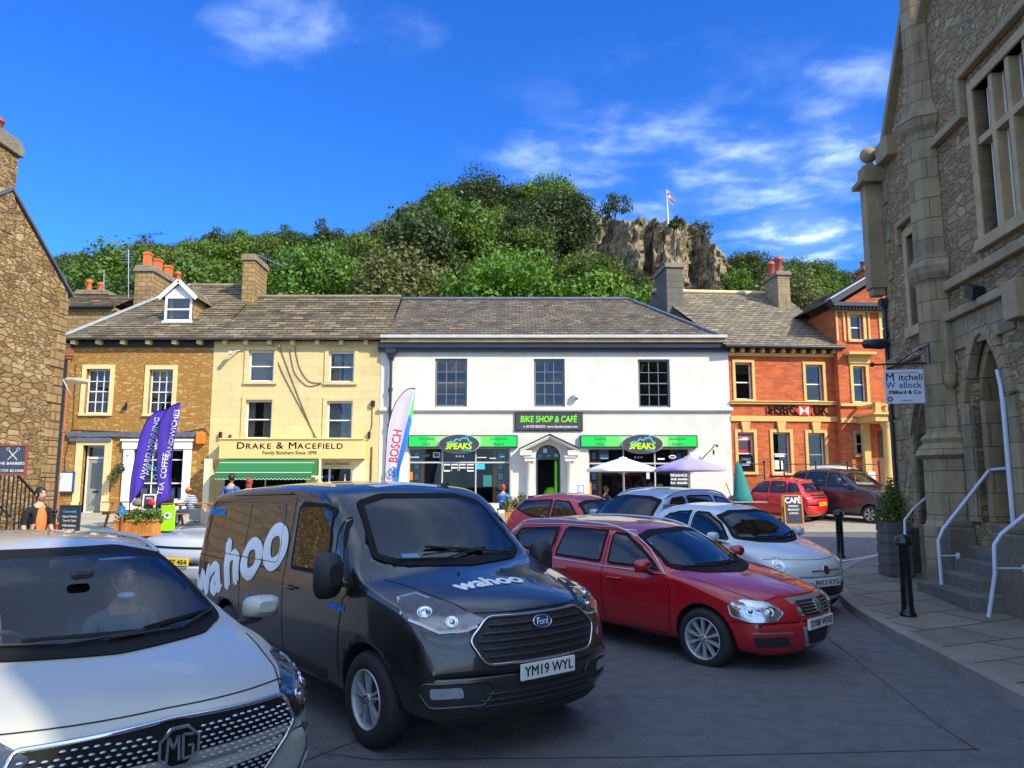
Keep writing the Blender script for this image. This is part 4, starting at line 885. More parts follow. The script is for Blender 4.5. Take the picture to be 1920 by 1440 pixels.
# fascias, oval badges, window bays
def peaks(px0, px1, cx_, root):
    a, b, c, d = FR.rect(px0, px1, 816, 839, -.2); cxx = FR.uv(cx_, 832, -.3)[0]; czz = FR.uv(cx_, 832.5, -.3)[1]
    m = MB(); m.box(a, b, -.20, -.04, c, d, 0); fb = m.build('shop_fascia', 'gutter', root, local=True)
    m = MB(); e = .04; N = 24
    for i in range(N):      # the green panel pales towards the oval
        xA = a+e+(b-a-2*e)*i/N; xB = a+e+(b-a-2*e)*(i+1)/N; t = abs((xA+xB)/2-cxx)/((b-a)/2); m.box(xA, xB, -.206, -.19, c+e, d-e, 0 if t > .62 else (1 if t > .42 else 2))
    m.build('fascia_panel', [M('green_a', (.01,.62,.09), .45, var=.02), M('green_b', (.12,.68,.13), .45, var=.02), M('green_c', (.30,.74,.22), .45, var=.02)], fb, local=True)
    m = MB()
    for tx, fr_ in (('New Bikes', .17), ('Accessories', .83)) if root and cx_ < 1000 else (('Clothing', .17), ('Accessories', .83)):
        X_ = a+(b-a)*fr_; text(m, tx, .14, (X_, -.211, c+(d-c)*.72), bold=.001); text(m, '&', .08, (X_, -.211, c+(d-c)*.5)); text(m, 'Parts' if fr_ < .5 else 'Repairs', .14, (X_, -.211, c+(d-c)*.28), bold=.001)
    m.build('lettering', 'print_dim', fb, local=True)
    m = MB(); ax, az = .77, .36
    for rr, y0, y1, mt in ((1.05, -.28, -.19, 1), (1.0, -.31, -.27, 0)):
        m.prism([(cxx+ax*rr*cos(t), czz+az*rr*sin(t)) for t in [2*pi*i/40 for i in range(40)]], y0, y1, mt)
    ov = m.build('oval_badge', ['sign_dark', 'grey_fascia'], fb, local=True)
    m = MB(); text(m, '3PEAKS', .33, (cxx-.02, -.315, czz-.09), bold=.016, width=1.02, shear=.1); m.build('lettering', 'print_lime', fb, local=True)
    m = MB(); P = [(-.5,.02),(-.32,.10),(-.24,.06),(-.1,.20),(.02,.13),(.12,.24),(.22,.20),(.28,.30),(.36,.12),(.5,.02)]
    for i in range(len(P)-1): m.bar((cxx+P[i][0], -.32, czz+P[i][1]), (cxx+P[i+1][0], -.32, czz+P[i+1][1]), .02, .055)
    text(m, 'CYCLES', .09, (cxx+.3, -.317, czz-.25), bold=.003, width=.36); m.build('badge_mountains', 'print_cyan', fb, local=True)
peaks(765, 970.5, 861, wh); peaks(1088, 1308, 1205, wh)
a, b, c, d = FR.rect(967, 1091, 775.5, 806, -.12); m = MB(); m.box(a, b, -.12, -.04, c, d, 0); m.box(a-.04, b+.04, -.10, -.03, c-.04, d+.04, 1); bs_ = m.build('sign_board', ['sign_dark', 'gutter'], wh, local=True)
m = MB(); text(m, 'BIKE SHOP & CAFÉ', .34, ((a+b)/2, -.124, c+(d-c)*.64), width=(b-a)*.86, bold=.010, shear=.12); m.build('lettering', 'print_green', bs_, local=True)
m = MB(); text(m, 't: 01729 824232', .13, (a+(b-a)*.28, -.124, c+(d-c)*.2), bold=.003); text(m, 'www.3peakscycles.com', .13, (a+(b-a)*.70, -.124, c+(d-c)*.2), bold=.003, width=1.2); m.build('small_lettering', 'print_white', bs_, local=True)
def shopbay(h, verts, ztr, root):
    a, b, c, d = h; m = MB(); frame_boxes(m, a+.003, b-.003, c, d-.003, .02, .05, .07, 0, mid=None); 
    for v in verts: m.box(v-.025, v+.025, .03, .085, c+.05, d-.05)
    m.box(a+.05, b-.05, .02, .08, ztr-.03, ztr+.03); w_ = m.build('shop_window', 'grey_fascia', root, local=True)
    m = MB(); m.box(a+.03, b-.03, .05, .056, c+.03, d-.03); m.build('pane', 'glass_shop', w_, local=True)
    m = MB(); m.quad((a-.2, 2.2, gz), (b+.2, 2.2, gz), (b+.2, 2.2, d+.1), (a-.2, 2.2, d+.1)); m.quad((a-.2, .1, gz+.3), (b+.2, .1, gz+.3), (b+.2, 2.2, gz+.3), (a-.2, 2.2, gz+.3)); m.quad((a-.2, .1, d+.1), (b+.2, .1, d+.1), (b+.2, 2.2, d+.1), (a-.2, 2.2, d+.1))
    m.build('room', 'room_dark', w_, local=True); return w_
def panel_posts(root, x0, x1, c, d, framesx):
    m = MB(); m.box(x0, x1, .14, .18, c, d, 0)
    z = c+.1
    while z < d-.35: m.box(framesx-.13, framesx+.13, .125, .14, z, z+.33, 1); m.box(framesx-.09, framesx+.09, .118, .126, z+.04, z+.29, 2); z += .40
    m.build('wooden_panel', ['wood_orange', 'black_iron', 'galv'], root, local=True)
zt_ = U(860, 867)[1]
wL = shopbay(SL_, [U(829, 890)[0], U(892, 890)[0]], zt_, wh); wR = shopbay(SR, [U(1170, 900)[0], U(1229, 900)[0]], U(1200, 869)[1], wh)
panel_posts(wL, U(768, 890, .3)[0], U(797, 890, .3)[0], SL_[2], SL_[3], U(782, 890, .3)[0]); panel_posts(wL, U(924, 890, .3)[0], U(953, 890, .3)[0], SL_[2], SL_[3], U(938.5, 890, .3)[0])
panel_posts(wR, U(1105, 890, .3)[0], U(1127, 890, .3)[0], SR[2], SR[3], U(1113, 890, .3)[0]); panel_posts(wR, U(1256, 890, .3)[0], U(1290, 890, .3)[0], SR[2], SR[3], U(1272, 890, .3)[0])
m = MB(); x, z = U(861.5, 877); 
def outline_text(m, txt, x, z, h, w_, y, t=.05):    # blocky neon-like capitals drawn as double strokes
    G_ = {'C': [(1,1),(0,1),(0,0),(1,0)], 'A': None, 'F': None, 'E': None}
    n = len(txt); cw = w_/n
    for i, ch in enumerate(txt):
        X0 = x-w_/2+i*cw; X1 = X0+cw*.82; Zb = z-h/2; Zt = z+h/2; Zm = z
        S_ = {'C': [((X1,Zt),(X0,Zt)),((X0,Zt),(X0,Zb)),((X0,Zb),(X1,Zb))], 'A': [((X0,Zb),(X0,Zt)),((X0,Zt),(X1,Zt)),((X1,Zt),(X1,Zb)),((X0,Zm),(X1,Zm))], 'F': [((X0,Zb),(X0,Zt)),((X0,Zt),(X1,Zt)),((X0,Zm),(X1,Zm))], 'E': [((X0,Zb),(X0,Zt)),((X0,Zt),(X1,Zt)),((X0,Zm),(X1,Zm)),((X0,Zb),(X1,Zb))]}[ch]
        for p, q in S_:
            for o_ in (0,):
                dx = 0 if p[1] == q[1] else o_; dz = o_ if p[1] == q[1] else 0
                m.bar((p[0]+dx, y, p[1]+dz), (q[0]+dx, y, q[1]+dz), .012, t)
outline_text(m, 'CAFE', x, z, .24, 1.22, .015); m.build('window_lettering', 'print_white', wh, local=True)
# stickers, posters and cards in the shop windows
def card(px0, px1, py0, py1, mt, y=.04, root=wh, name='window_poster', ell=False):
    a, b, c, d = FR.rect(px0, px1, py0, py1, y); m = MB()
    if ell: m.prism([((a+b)/2+(b-a)/2*cos(t), (c+d)/2+(d-c)/2*sin(t)) for t in [2*pi*i/20 for i in range(20)]], y-.004, y)
    else: m.box(a, b, y-.004, y, c, d)
    return m.build(name, mt, root, local=True)
card(893, 909, 869, 880, 'print_cyan'); card(789, 806, 850, 857, 'print_dkgreen', ell=True); card(812, 825, 848, 858, 'sign_pale'); card(814, 823, 850, 856, 'sign_dark', .03); card(906, 922, 891, 912, 'brolly_teal'); card(767, 774, 885, 900, 'alarm_orange'); card(768, 786, 856.5, 857.8, 'print_white'); card(894, 912, 857, 858.5, 'print_white'); card(918, 930, 858.5, 860, 'print_white'); card(938, 946, 855, 857, 'print_cyan')
card(1124, 1141, 842, 861, 'sign_slate'); card(1126, 1140, 858.5, 860.5, 'print_cyan', .03); card(1254, 1268, 853, 860, 'print_white', ell=True); card(1256, 1266, 855, 858, 'sign_dark', .03, ell=True); card(1233, 1246, 859, 862, 'print_white'); card(1104, 1109, 905, 928, 'alarm_orange'); card(1212, 1218, 886, 898, 'sign_pale')
for bx in (856, 862, 868): card(bx-2, bx+2, 853.5, 857.5, 'steel', .03, ell=True)
for bx in (1191, 1197, 1203): card(bx-2, bx+2, 855.5, 859.5, 'steel', .03, ell=True)
m = MB(); 
for tx, py, s_ in (('FINANCE', 891.5, .135), ('Ask inside', 898.5, .115), ('for details', 905.5, .115)): x, z = U(1260, py); text(m, tx, s_, (x+.28, .035, z), bold=.006, align='LEFT', width=.66)
m.build('finance_lettering', 'print_white', wh, local=True); card(1257, 1292, 886, 911, 'sign_slate', .05)
# doorway: columns, entablature, open pediment, fanlight
for px0, px1 in ((985, 1001), (1060, 1078)):
    m = MB(); a, b, c, d = FR.rect(px0, px1, 868, 962, -.3); cxx = (a+b)/2; m.lathe([(.17, gz), (.17, gz+.12), (.145, gz+.18), (.14, gz+1.0), (.125, d-.05), (.16, d), (.16, d+.06)], (cxx, -.22, 0), 16)
    m.box(cxx-.19, cxx+.19, -.42, -.04, d+.06, d+.2); m.box(cxx-.22, cxx+.22, -.46, -.04, d+.2, d+.28); zt2 = d+.28; m.box(cxx-.2, cxx+.2, -.45, -.03, gz-.1, gz+.02); m.build('door_column', 'paint_white', wh, local=True)
a, b = U(975, 843, -.4)[0], U(1086, 843, -.4)[0]; zap = U(1031, 815, -.5)[1]; mid = (a+b)/2; zb3 = U(1031, 845, -.4)[1]
m = MB()
for s_, e in ((-1, a), (1, b)):
    m.bar((e-s_*0.0, -.28, zb3+.02), (mid, -.28, zap-.04), .50, .07); m.bar((e, -.28, zb3-.04), (mid, -.28, zap-.11), .42, .05); m.box(min(e, e-s_*.45), max(e, e-s_*.45), -.50, -.04, zt2, zb3+.01)
m.build('door_pediment', 'paint_white', wh, local=True, bevel=.01)
m = MB(); m.bar((a-.03, -.29, zb3+.075), (mid, -.29, zap+.02), .56, .03); m.bar((b+.03, -.29, zb3+.075), (mid, -.29, zap+.02), .56, .03); m.build('pediment_flashing', 'gutter', wh, local=True)
m = MB(); 
arc = [(cxd+r_*.98*cos(t), zsp+r_*.98*sin(t)) for t in [pi*i/16 for i in range(17)]]
m.prism(arc, .16, .18, 0)
for i in range(16): p, q = arc[i], arc[i+1]; m.bar((p[0], .1, p[1]), (q[0], .1, q[1]), .1, .09, 1)
m.box(cxd-r_, cxd+r_, .06, .16, zsp-.09, zsp+.02, 1); m.box(cxd-r_, cxd-r_+.07, .06, .16, gz, zsp-.09, 1); m.box(cxd+r_-.07, cxd+r_, .06, .16, gz, zsp-.09, 1); fl = m.build('door_frame', ['glass_shop', 'dark_frame'], wh, local=True)
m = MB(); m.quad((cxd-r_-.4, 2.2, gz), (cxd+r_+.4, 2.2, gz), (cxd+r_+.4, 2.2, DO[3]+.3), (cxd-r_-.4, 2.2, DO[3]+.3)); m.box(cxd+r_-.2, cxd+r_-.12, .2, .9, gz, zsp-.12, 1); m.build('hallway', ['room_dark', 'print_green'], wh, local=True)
for px, py, mt in ((1022, 845, 'sign_pale'), (1013, 857, 'print_cyan'), (1029, 857.5, 'print_cyan'), (1043, 856, 'sign_pale')): card(px-3.4, px+3.4, py-4, py+4, mt, .15)
m = MB(); x, z = U(1033, 922, .8); m.ball((x, .8, z-.35), .36, .2, .55, 12, 8); m.build('display_jacket', 'lime_board', wh, local=True)
m = MB(); x, z = U(1081, 743, -.2); m.box(x-.16, x+.05, -.2, -.04, z+.02, z+.08, 0); m.ball((x, -.2, z), .13, .13, .12, 12, 8, 0); m.ball((x, -.21, z-.05), .09, .09, .09, 10, 6, 1); tag(m.build('security_camera', ['print_white', 'black_gloss'], None, loc=(0, 30, 0)), 'white dome security camera on the white wall above the bike shop sign', 'camera')
m = MB(); P = [U(1318, 862, -.3), U(1326, 852, -.4), U(1337, 841, -.5), (U(1341, 834, -.55)), U(1345, 836, -.6)]; P = [(p[0], -.1-.12*i, p[1]) for i, p in enumerate(P)]
m.tube(smooth_line(P, 5), .018, 6); m.ball(P[-1], .05); q = U(1338, 848, -.45); m.ball((q[0], -.45, q[1]), .04, .04, .11); tag(m.build('wall_lamp', 'black_iron', None, loc=(0, 30, 0)), 'thin curved black wall lamp arm on the white wall above the lilac parasol', 'wall lamp')

# ---- red brick bank: low wing
BF = Frame((U(1366.5, 700)[0], 30.0, 0), R(5.0)); B = BF.uv
bk = thing('bank_building', 'orange brick bank wing with yellow stone window surrounds and black lettering', 'bank', tuple(BF.o), rz=BF.a)
xe_ = B(1566, 720)[0]; ze2 = B(1400, 655)[1]
UW = [BF.rect(1379, 1410, 680, 749), BF.rect(1511, 1543, 684, 752)]; LW = [BF.rect(1384, 1414, 811, 885), BF.rect(1450, 1482, 811, 887), BF.rect(1516, 1547, 812, 888)]
m = MB(); wall(m, 0, xe_, gz-.1, ze2, UW+LW, dep=.14); m.box(0, .25, .4, 9, gz, ze2); m.build('wall', 'brick_red', bk, local=True)
for h in UW: window(bk, h, mat='white_paint', fw=.05, surround='stone_yellow', sw=.115, dep=.14, sill='stone_yellow', mid=.47)
for i, h in enumerate(LW):
    w_ = window(bk, h, mat='white_paint', fw=.05, surround='stone_yellow', sw=.12, dep=.14, sill='stone_yellow', mid=.47)
    a, b, c, d = h; cc = (a+b)/2; m = MB(); m.add([(cc-.12, -.10, d+.0), (cc+.12, -.10, d), (cc+.18, -.12, d+.42), (cc-.18, -.12, d+.42), (cc-.12, .0, d+.0), (cc+.12, .0, d), (cc+.18, .0, d+.42), (cc-.18, .0, d+.42)], [(0,1,2,3),(4,5,6,7),(0,1,5,4),(1,2,6,5),(2,3,7,6),(3,0,4,7)]); m.build('keystone', 'stone_yellow', w_, local=True)
a, b, c, d = LW[0]; m = MB(); m.box(a+.06, b-.06, .15, .155, c+(d-c)*.5, d-.06, 0); m.box(a+.09, b-.09, .142, .15, d-.28, d-.12, 1); m.box(a+.09, b-.09, .142, .15, c+(d-c)*.56, d-.32, 2); m.build('poster', ['print_red', 'print_white', 'sign_slate'], bk, local=True)
m = MB(); m.box(a+.05, b-.05, .06, .2, c+.04, c+(d-c)*.42, 0); m.box(a+.12, b-.12, .04, .07, c+(d-c)*.28, c+(d-c)*.36, 2); m.box(a+.12, b-.2, .0, .07, c+(d-c)*.16, c+(d-c)*.22, 1); m.box(b-.3, b-.14, .03, .065, c+(d-c)*.22, c+(d-c)*.27, 1); text(m, 'CASH', .07, ((a+b)/2, .035, c+(d-c)*.32), mat=1); m.build('cash_machine', ['black_gloss', 'galv', 'sign_slate'], bk, local=True)
a, b, c, d = LW[1]; m = MB(); m.box(a+.1, a+.28, .15, .155, c+.15, c+.5); m.box(a+.36, a+.5, .15, .155, c+.15, c+.48); m.box(a+.12, b-.14, .148, .15, c+(d-c)*.40, c+(d-c)*.44); m.build('window_notice', 'print_white', bk, local=True)
for y0, y1, p_, mt in ((752, 758, .12, 'stone_yellow'), (780, 790, .07, 'stone_yellow'), (662, 668, .10, 'stone_yellow')):
    z0, z1 = B(1400, y1)[1], B(1400, y0)[1]; m = MB(); m.box(-.02, xe_, -p_, .0, z0, z1); m.box(-.02, xe_, -p_-.05, .0, z1-.04, z1+.001) if y0 == 752 else None; m.build('string_course', mt, bk, local=True, bevel=.01)
m = MB(); n = 11
for i in range(n): x = .1+(xe_-.2)*i/(n-1); m.box(x-.06, x+.06, -.28, -.0, B(1400, 662)[1], ze2+.0)
m.build('eaves_brackets', 'stone_yellow', bk, local=True, bevel=.01)
gutter(bk, -.25, xe_+.25, -.42, ze2+.06, r=.075)
m = MB(); x0 = B(1441, 770, -.1)[0]; x1 = B(1494, 770, -.1)[0]; zz_ = B(1490, 770, -.1)[1]; text(m, 'HSBC', .54, ((x0+x1)/2, -.09, zz_), width=x1-x0, bold=.014, depth=.012, spacing=1.12); x2 = B(1525, 770, -.1)[0]; x3 = B(1553, 770, -.1)[0]; text(m, 'UK', .54, ((x2+x3)/2, -.09, zz_), width=x3-x2, bold=.014, depth=.012); m.build('lettering', 'print_black', bk, local=True)
hx, hz = B(1508, 770, -.1); h_ = .19; w2_ = .37; m = MB(); y_ = -.10      # hexagon mark: red bow ties round a white one
m.box(hx-w2_/2, hx+w2_/2, y_, y_+.05, hz-h_, hz+h_, 1)
for P in ([(-w2_, 0), (-w2_/2, h_), (-w2_/2, -h_)], [(w2_, 0), (w2_/2, h_), (w2_/2, -h_)], [(-w2_/2, h_), (w2_/2, h_), (0, 0)], [(-w2_/2, -h_), (w2_/2, -h_), (0, 0)]): m.prism([(hx+p[0], hz+p[1]) for p in P], y_-.006, y_+.04, 0)
m.build('hexagon_mark', ['print_red', 'print_white'], bk, local=True)
x, z = B(1576, 804); m = MB(); m.box(x-.16, x+.16, -.15, .0, z-.09, z+.09)
yr4 = 5.0; zr4 = B(1400, 551, yr4)[1]; xg0 = B(1243, 551, yr4)[0]-.2; xg1 = B(1545, 556, yr4)[0]+2
m = MB(); courses(m, (-.3, -.45, ze2+.1), (xe_+.3, -.45, ze2+.1), (-1.6, yr4, zr4), (xe_+.3, yr4, zr4), 38, .016); rf = m.build('roof', 'slate_light_x', bk, local=True)
m = MB(); m.quad((-.3, 10.4, ze2+.1), (xe_+.3, 10.4, ze2+.1), (xe_+.3, yr4, zr4), (-1.6, yr4, zr4)); m.build('roof_back', 'slate_light_x', rf, local=True)
m = MB(); m.add([(-.2, 0, ze2), (-1.5, yr4, zr4-.05), (-2.5, 10, ze2), (-2.5, 10, 5), (-1.5, yr4, 5), (-.2, 0, 5)], [(0, 1, 4, 5), (1, 2, 3, 4)]); m.build('gable_wall', 'ashlar_dark', bk, local=True)
m = MB(); m.tube([(-1.6, yr4, zr4+.05), (xe_+.3, yr4, zr4+.05)], .10, 8); m.build('ridge_tiles', 'stone_cream', rf, local=True)
x0 = B(1251, 530, 3.2)[0]; x1, z1 = B(1281, 492, 3.2); x0, x1 = x0+.0, x1
chimney(bk, x0, x1, 3.3, 5.2, 8.2, z1, mat='ashlar_dark', cap=.22)
x0, z1 = B(1455, 509, 3.4); x1 = B(1478, 509, 3.4)[0]; chimney(bk, x0, x1, 3.3, 4.7, 8.8, z1, mat='ashlar_grey', cap=.2, potmat='terracotta_dark', pots=[(x0+.22, 3.6, .16, .75, False), (x0+.22, 4.4, .16, .75, False)])
# ---- gabled brick house at the end
GF = Frame((BF.o.x+BF.x.x*(xe_-.0), BF.o.y+BF.x.y*(xe_-.0)-.35, 0), R(5.0)); B2 = GF.uv
gb = thing('brick_house', 'tall gabled orange brick house with dark pediment and stone porch at the row end', 'house', tuple(GF.o), rz=GF.a)
xw = 6.2; ze3 = B2(1600, 577)[1]
GW = [GF.rect(1594, 1618, 590, 637), GF.rect(1600, 1624, 687, 754), GF.rect(1605.5, 1624, 813, 852)]
a, b, c, d = GW[0]; GW2 = [(a+1.32, b+1.32, c, d)]
m = MB(); wall(m, 0, xw, gz-.1, ze3, GW+GW2, dep=.14); m.box(0, .3, .4, 11, gz, ze3, 0)
zap2 = ze3+xw/2*.62; m.add([(0, 0, ze3), (xw, 0, ze3), (xw/2, 0, zap2), (0, .3, ze3), (xw, .3, ze3), (xw/2, .3, zap2)], [(0, 1, 2), (3, 4, 5)], 0); m.build('wall', 'brick_red', gb, local=True)
for h in GW+GW2: window(gb, h, mat='white_paint', fw=.05, surround='stone_yellow' if h != GW[2] else 'stone_trim', sw=.12, dep=.14, sill='stone_yellow', mid=.5)
m = MB(); z0 = B2(1600, 577)[1]; m.box(-.25, xw+.25, -.42, 0, z0-.02, z0+.13, 0); m.box(-.2, xw+.2, -.30, 0, z0-.14, z0-.02, 0)
n = 46
for i in range(n): x = -.15+(xw+.3)*i/(n-1); m.box(x-.03, x+.03, -.36, -.0, z0-.10, z0-.021, 0)
for s_ in (0, 1):
    A = (-.3, -.2, ze3+.12) if s_ == 0 else (xw+.3, -.2, ze3+.12); m.bar(A, (xw/2, -.2, zap2+.22), .44, .2)
m.build('pediment_cornice', 'gutter', gb, local=True)
m = MB(); m.bar((-.4, -.24, ze3+.24), (xw/2, -.24, zap2+.36), .5, .05); m.bar((xw+.4, -.24, ze3+.24), (xw/2, -.24, zap2+.36), .5, .05); m.build('verge_flashing', 'lead', gb, local=True)
m = MB(); courses(m, (-.5, 11, ze3+.12), (-.5, -.3, ze3+.12), (xw/2, 11, zap2+.25), (xw/2, -.3, zap2+.25), 20, .014); courses(m, (xw+.5, -.3, ze3+.12), (xw+.5, 11, ze3+.12), (xw/2, -.3, zap2+.25), (xw/2, 11, zap2+.25), 20, .014); rf = m.build('roof', 'slate_dark_y', gb, local=True)
m = MB(); m.box(-.02, xw, -.08, .0, B2(1600, 585)[1], B2(1600, 581)[1]+.0); zc_ = B2(1610, 667)[1]; m.box(GW[1][0]-.3, GW[1][1]+.3, -.38, 0, zc_, zc_+.1); m.box(GW[1][0]-.16, GW[1][1]+.16, -.1, 0, zc_-.32, zc_); m.box(-.02, xw, -.12, 0, B2(1600, 762)[1], B2(1600, 757)[1]); m.box(-.02, xw, -.07, 0, B2(1600, 793)[1], B2(1600, 784)[1])
for x in (0, GW[0][0]-.3, GW[0][1]+.2): m.box(x, x+.08, -.05, 0, B2(1600, 640)[1], B2(1600, 581)[1])
m.build('stone_dressings', 'stone_yellow', gb, local=True, bevel=.01)
# porch with balcony on columns
pa = B2(1640, 800, -1.2)[0]; pb = pa+2.6; zt3 = B2(1660, 790, -1.2)[1]; zt4 = B2(1660, 757, -1.2)[1]
m = MB(); m.box(pa, pb, -1.3, 0, zt3, zt3+.25); m.box(pa-.1, pb+.1, -1.4, 0, zt3+.25, zt3+.33); m.box(pa-.02, pb, -1.32, -1.22, zt4-.08, zt4); m.box(pa-.02, pa+.08, -1.3, -.0, zt4-.08, zt4)
for i in range(9): x = pa+.12+i*.3; m.lathe([(.05, zt3+.33), (.09, zt3+.5), (.04, zt3+.62), (.07, zt4-.08)], (x, -1.27, 0), 8)
m.box(pa, pa+.22, -1.34, -1.12, zt3+.33, zt4+.04)
for x in (pa+.55, pa+2.3): m.lathe([(.22, gz-.02), (.22, gz+.2), (.17, gz+.28), (.165, gz+1.2), (.14, zt3-.3), (.17, zt3-.2), (.22, zt3-.1), (.22, zt3)], (x, -1.05, 0), 16)
m.box(pa+.1, pa+.35, -.25, 0, gz, zt3); m.build('porch', 'stone_yellow', gb, local=True)
m = MB(); m.box(pa+.8, pa+2.0, -.02, .02, gz, zt3-.3, 0); m.box(pa+.15, pa+.45, -.28, -.26, gz+1.0, gz+1.6, 1); m.box(pa-.5, pa-.2, -.02, -.0, gz+.9, gz+1.4, 1); m.build('porch_door', ['wood_dark', 'sign_pale'], gb, local=True)
x0, z1 = B2(1612, 503, 5); chimney(gb, x0, x0+1.0, 4.6, 5.4, zap2-.8, z1, mat='brick_red', cap=.2, pots=[(x0+.2, 5, .15, .35, False), (x0+.75, 5, .17, .40, False)], potmat='terracotta_dark')
# bank railing along the front
rl = thing('railing', 'black iron railing with ball finials in front of the brick bank', 'railing', tuple(BF.o), rz=BF.a); m = MB(); yq = -1.35
za, zb = B(1400, 870, yq)[1], gz
for (a_, b_) in ((1388, 1433), (1470, 1648)):
    x0, x1 = B(a_, 880, yq)[0], B(b_, 880, yq)[0]; m.tube([(x0, yq, za), (x1, yq, za)], .022, 6); m.tube([(x0, yq, za-.42), (x1, yq, za-.42)], .018, 6)
    k = max(2, int((x1-x0)/.95)+1)
    for i in range(k): x = x0+(x1-x0)*i/(k-1); m.tube([(x, yq, zb), (x, yq, za+.04)], .026, 6); m.ball((x, yq, za+.08), .05)
m.build('railing_bars', 'black_iron', rl, local=True)
# ---- small house behind the brown one, and the house end left of it
m0 = thing('stone_house', 'small stone house with two red chimney pots glimpsed behind the brown house', 'house', (0, 36, 0)); F3 = Frame((0, 36, 0), 0); V3 = F3.uv
x0, x1 = V3(90, 600)[0], V3(215, 600)[0]; z1 = V3(150, 577)[1]; m = MB(); m.box(x0, x1, 0, 5, gz, z1); m.build('wall', 'ashlar_gold', m0, local=True)
m = MB(); zr_ = V3(150, 553, 2.5)[1]; courses(m, (x0, -.2, z1), (x1, -.2, z1), (x0, 2.5, zr_), (x1, 2.5, zr_), 12); m.quad((x0, 5.2, z1), (x1, 5.2, z1), (x1, 2.5, zr_), (x0, 2.5, zr_)); m.build('roof', 'slate_x', m0, local=True)
gutter(m0, x0, x1, -.25, z1); xx = V3(125, 600)[0]; m = MB(); m.box(x0, xx, -.05, 0, gz, z1-.1); m.build('corner_strip', 'lead', m0, local=True)
x0, z1 = V3(147, 545, 2.4); x1 = V3(204, 545, 2.4)[0]; chimney(m0, x0, x1, 2.2, 3.2, 8, z1, cap=.25, pots=[(x0+.42, 2.6, .14, .62, False), (x0+.95, 2.7, .14, .5, False)])
m1 = thing('stone_house', 'dark stone house end left of the brown house, half hidden by the rubble gable', 'house', (0, 30, 0)); m = MB(); m.box(-24, xl-.02, .3, 6, gz, 7.0); m.build('wall', 'ashlar_dark', m1, local=True)  # alley shade put into the colour as darker stone
m = MB(); courses(m, (-24, .1, 7.0), (xl-.36, .1, 7.0), (-24, 3, 8.3), (xl-.36, 3, 8.3), 14); m.quad((-24, 6, 7.0), (xl-.36, 6, 7.0), (xl-.36, 3, 8.3), (-24, 3, 8.3)); m.build('roof', 'slate_x', m1, local=True)
# aerials
def aerial(px, py0, py1, Y, label, n=5, L=.6, ang=0.2, tilt=0, boom=None, mt='steel'):
    a = W(px, py1, Y); b_ = W(px, py0, Y); m = MB(); m.tube([a, b_], .02, 5); d = Vector((cos(ang), sin(ang)*.3, tilt)).normalized(); BL = boom or .9
    m.tube([b_-d*BL*.3, b_+d*BL*.7], .015, 5)
    for i in range(n): c = b_-d*BL*.3+d*BL*i/(n-1); m.tube([c+Vector((-.1, -.3, 0))*L, c+Vector((.1, .3, 0))*L] if tilt or boom else [c+Vector((0, 0, -.25))*L, c+Vector((0, 0, .25))*L], .01, 4)
    return tag(m.build('tv_aerial', mt), label, 'aerial')
aerial(241, 468, 560, 36, 'tall thin television aerial between the two left chimneys', 5, .9, tilt=0, boom=.0001)
o = W(241, 468, 36); m = MB()
for i in range(5): m.tube([o+Vector((-.45+.04*i, 0, -.1-.13*i)), o+Vector((.35, 0, -.1-.13*i))], .012, 4)
tag(m.build('tv_aerial', 'steel'), 'rungs of aerial on the thin mast between the two left chimneys', 'aerial')
aerial(272, 441, 560, 37, 'dark television aerial with a long boom above the four chimney pots', 6, 1.0, ang=.0, tilt=.12, boom=1.3, mt='black_iron')
aerial(195, 506, 545, 38, 'small aerial right of the two red chimney pots', 4, .5, boom=.01)
m = MB(); a = W(484, 478, 33.8); b_ = W(532, 500, 33.8); m.tube([a+Vector((-.2, 0, -.3)), a], .02, 5); m.tube([a, b_], .015, 5)
for i in range(12): c = a.lerp(b_, (i+1)/12); m.tube([c+Vector((.03, -.1, .16)), c+Vector((-.03, .1, -.16))], .01, 4)
tag(m.build('tv_aerial', 'steel'), 'drooping television aerial on the tall narrow stone chimney', 'aerial')
# ------------------------------------------------------------------ the stone town hall on the right (wall runs away from the camera, in shade)
TF = Frame((7.64, 15.3, 0), -1.6774); T = TF.uv
th = thing('town_hall', 'grey rubble-stone town hall with octagonal turret, mullioned windows and arched doorway', 'town hall', tuple(TF.o), rz=TF.a)
def tz(px, py, y=0): return T(px, py, y)[1]
mw = (T(1835, 300)[0], T(1835, 300)[0]+2.35, 5.65, 8.05); sw1 = (1.15, 1.85, 4.85, 6.6)
dh = (T(1824, 800)[0]+.05, T(1886, 800)[0]+.1, 1.35, 4.15); ah = (.95, 2.0, .3, 3.6)
mw2 = (8.6, 10.6, 5.65, 8.05); mw3 = (12.6, 14.8, 4.9, 8.05); lw2 = (7.2, 8.6, 1.6, 4.2); lw3 = (10.2, 11.6, 1.6, 4.2)
GZ = 8.8; m = MB(); wall(m, 0, 18.4, 0, GZ, [mw, sw1, dh, ah, mw2, mw3, lw2, lw3], dep=.28, thick=.6)
m.box(0, .4, .4, 12, 0, GZ, 0); m.box(18.0, 18.4, .4, 12, 0, GZ, 0)
m.add([(.75, 0, GZ), (2.6, 0, GZ), (2.6, 0, 11.6)], [(0, 1, 2)]); m.add([(.75, .5, GZ), (2.6, .5, GZ), (2.6, .5, 11.6)], [(0, 1, 2)])
m.add([(2.0, 0, GZ), (9.6, 0, GZ), (9.6, 0, 10.0), (5.8, 0, 13.6), (2.4, 0, 9.9)], [(0, 1, 2, 3, 4)]); m.add([(10.8, 0, GZ), (18.0, 0, GZ), (14.4, 0, 12.6)], [(0, 1, 2)])
m.build('wall', 'rubble_grey', th, local=True)
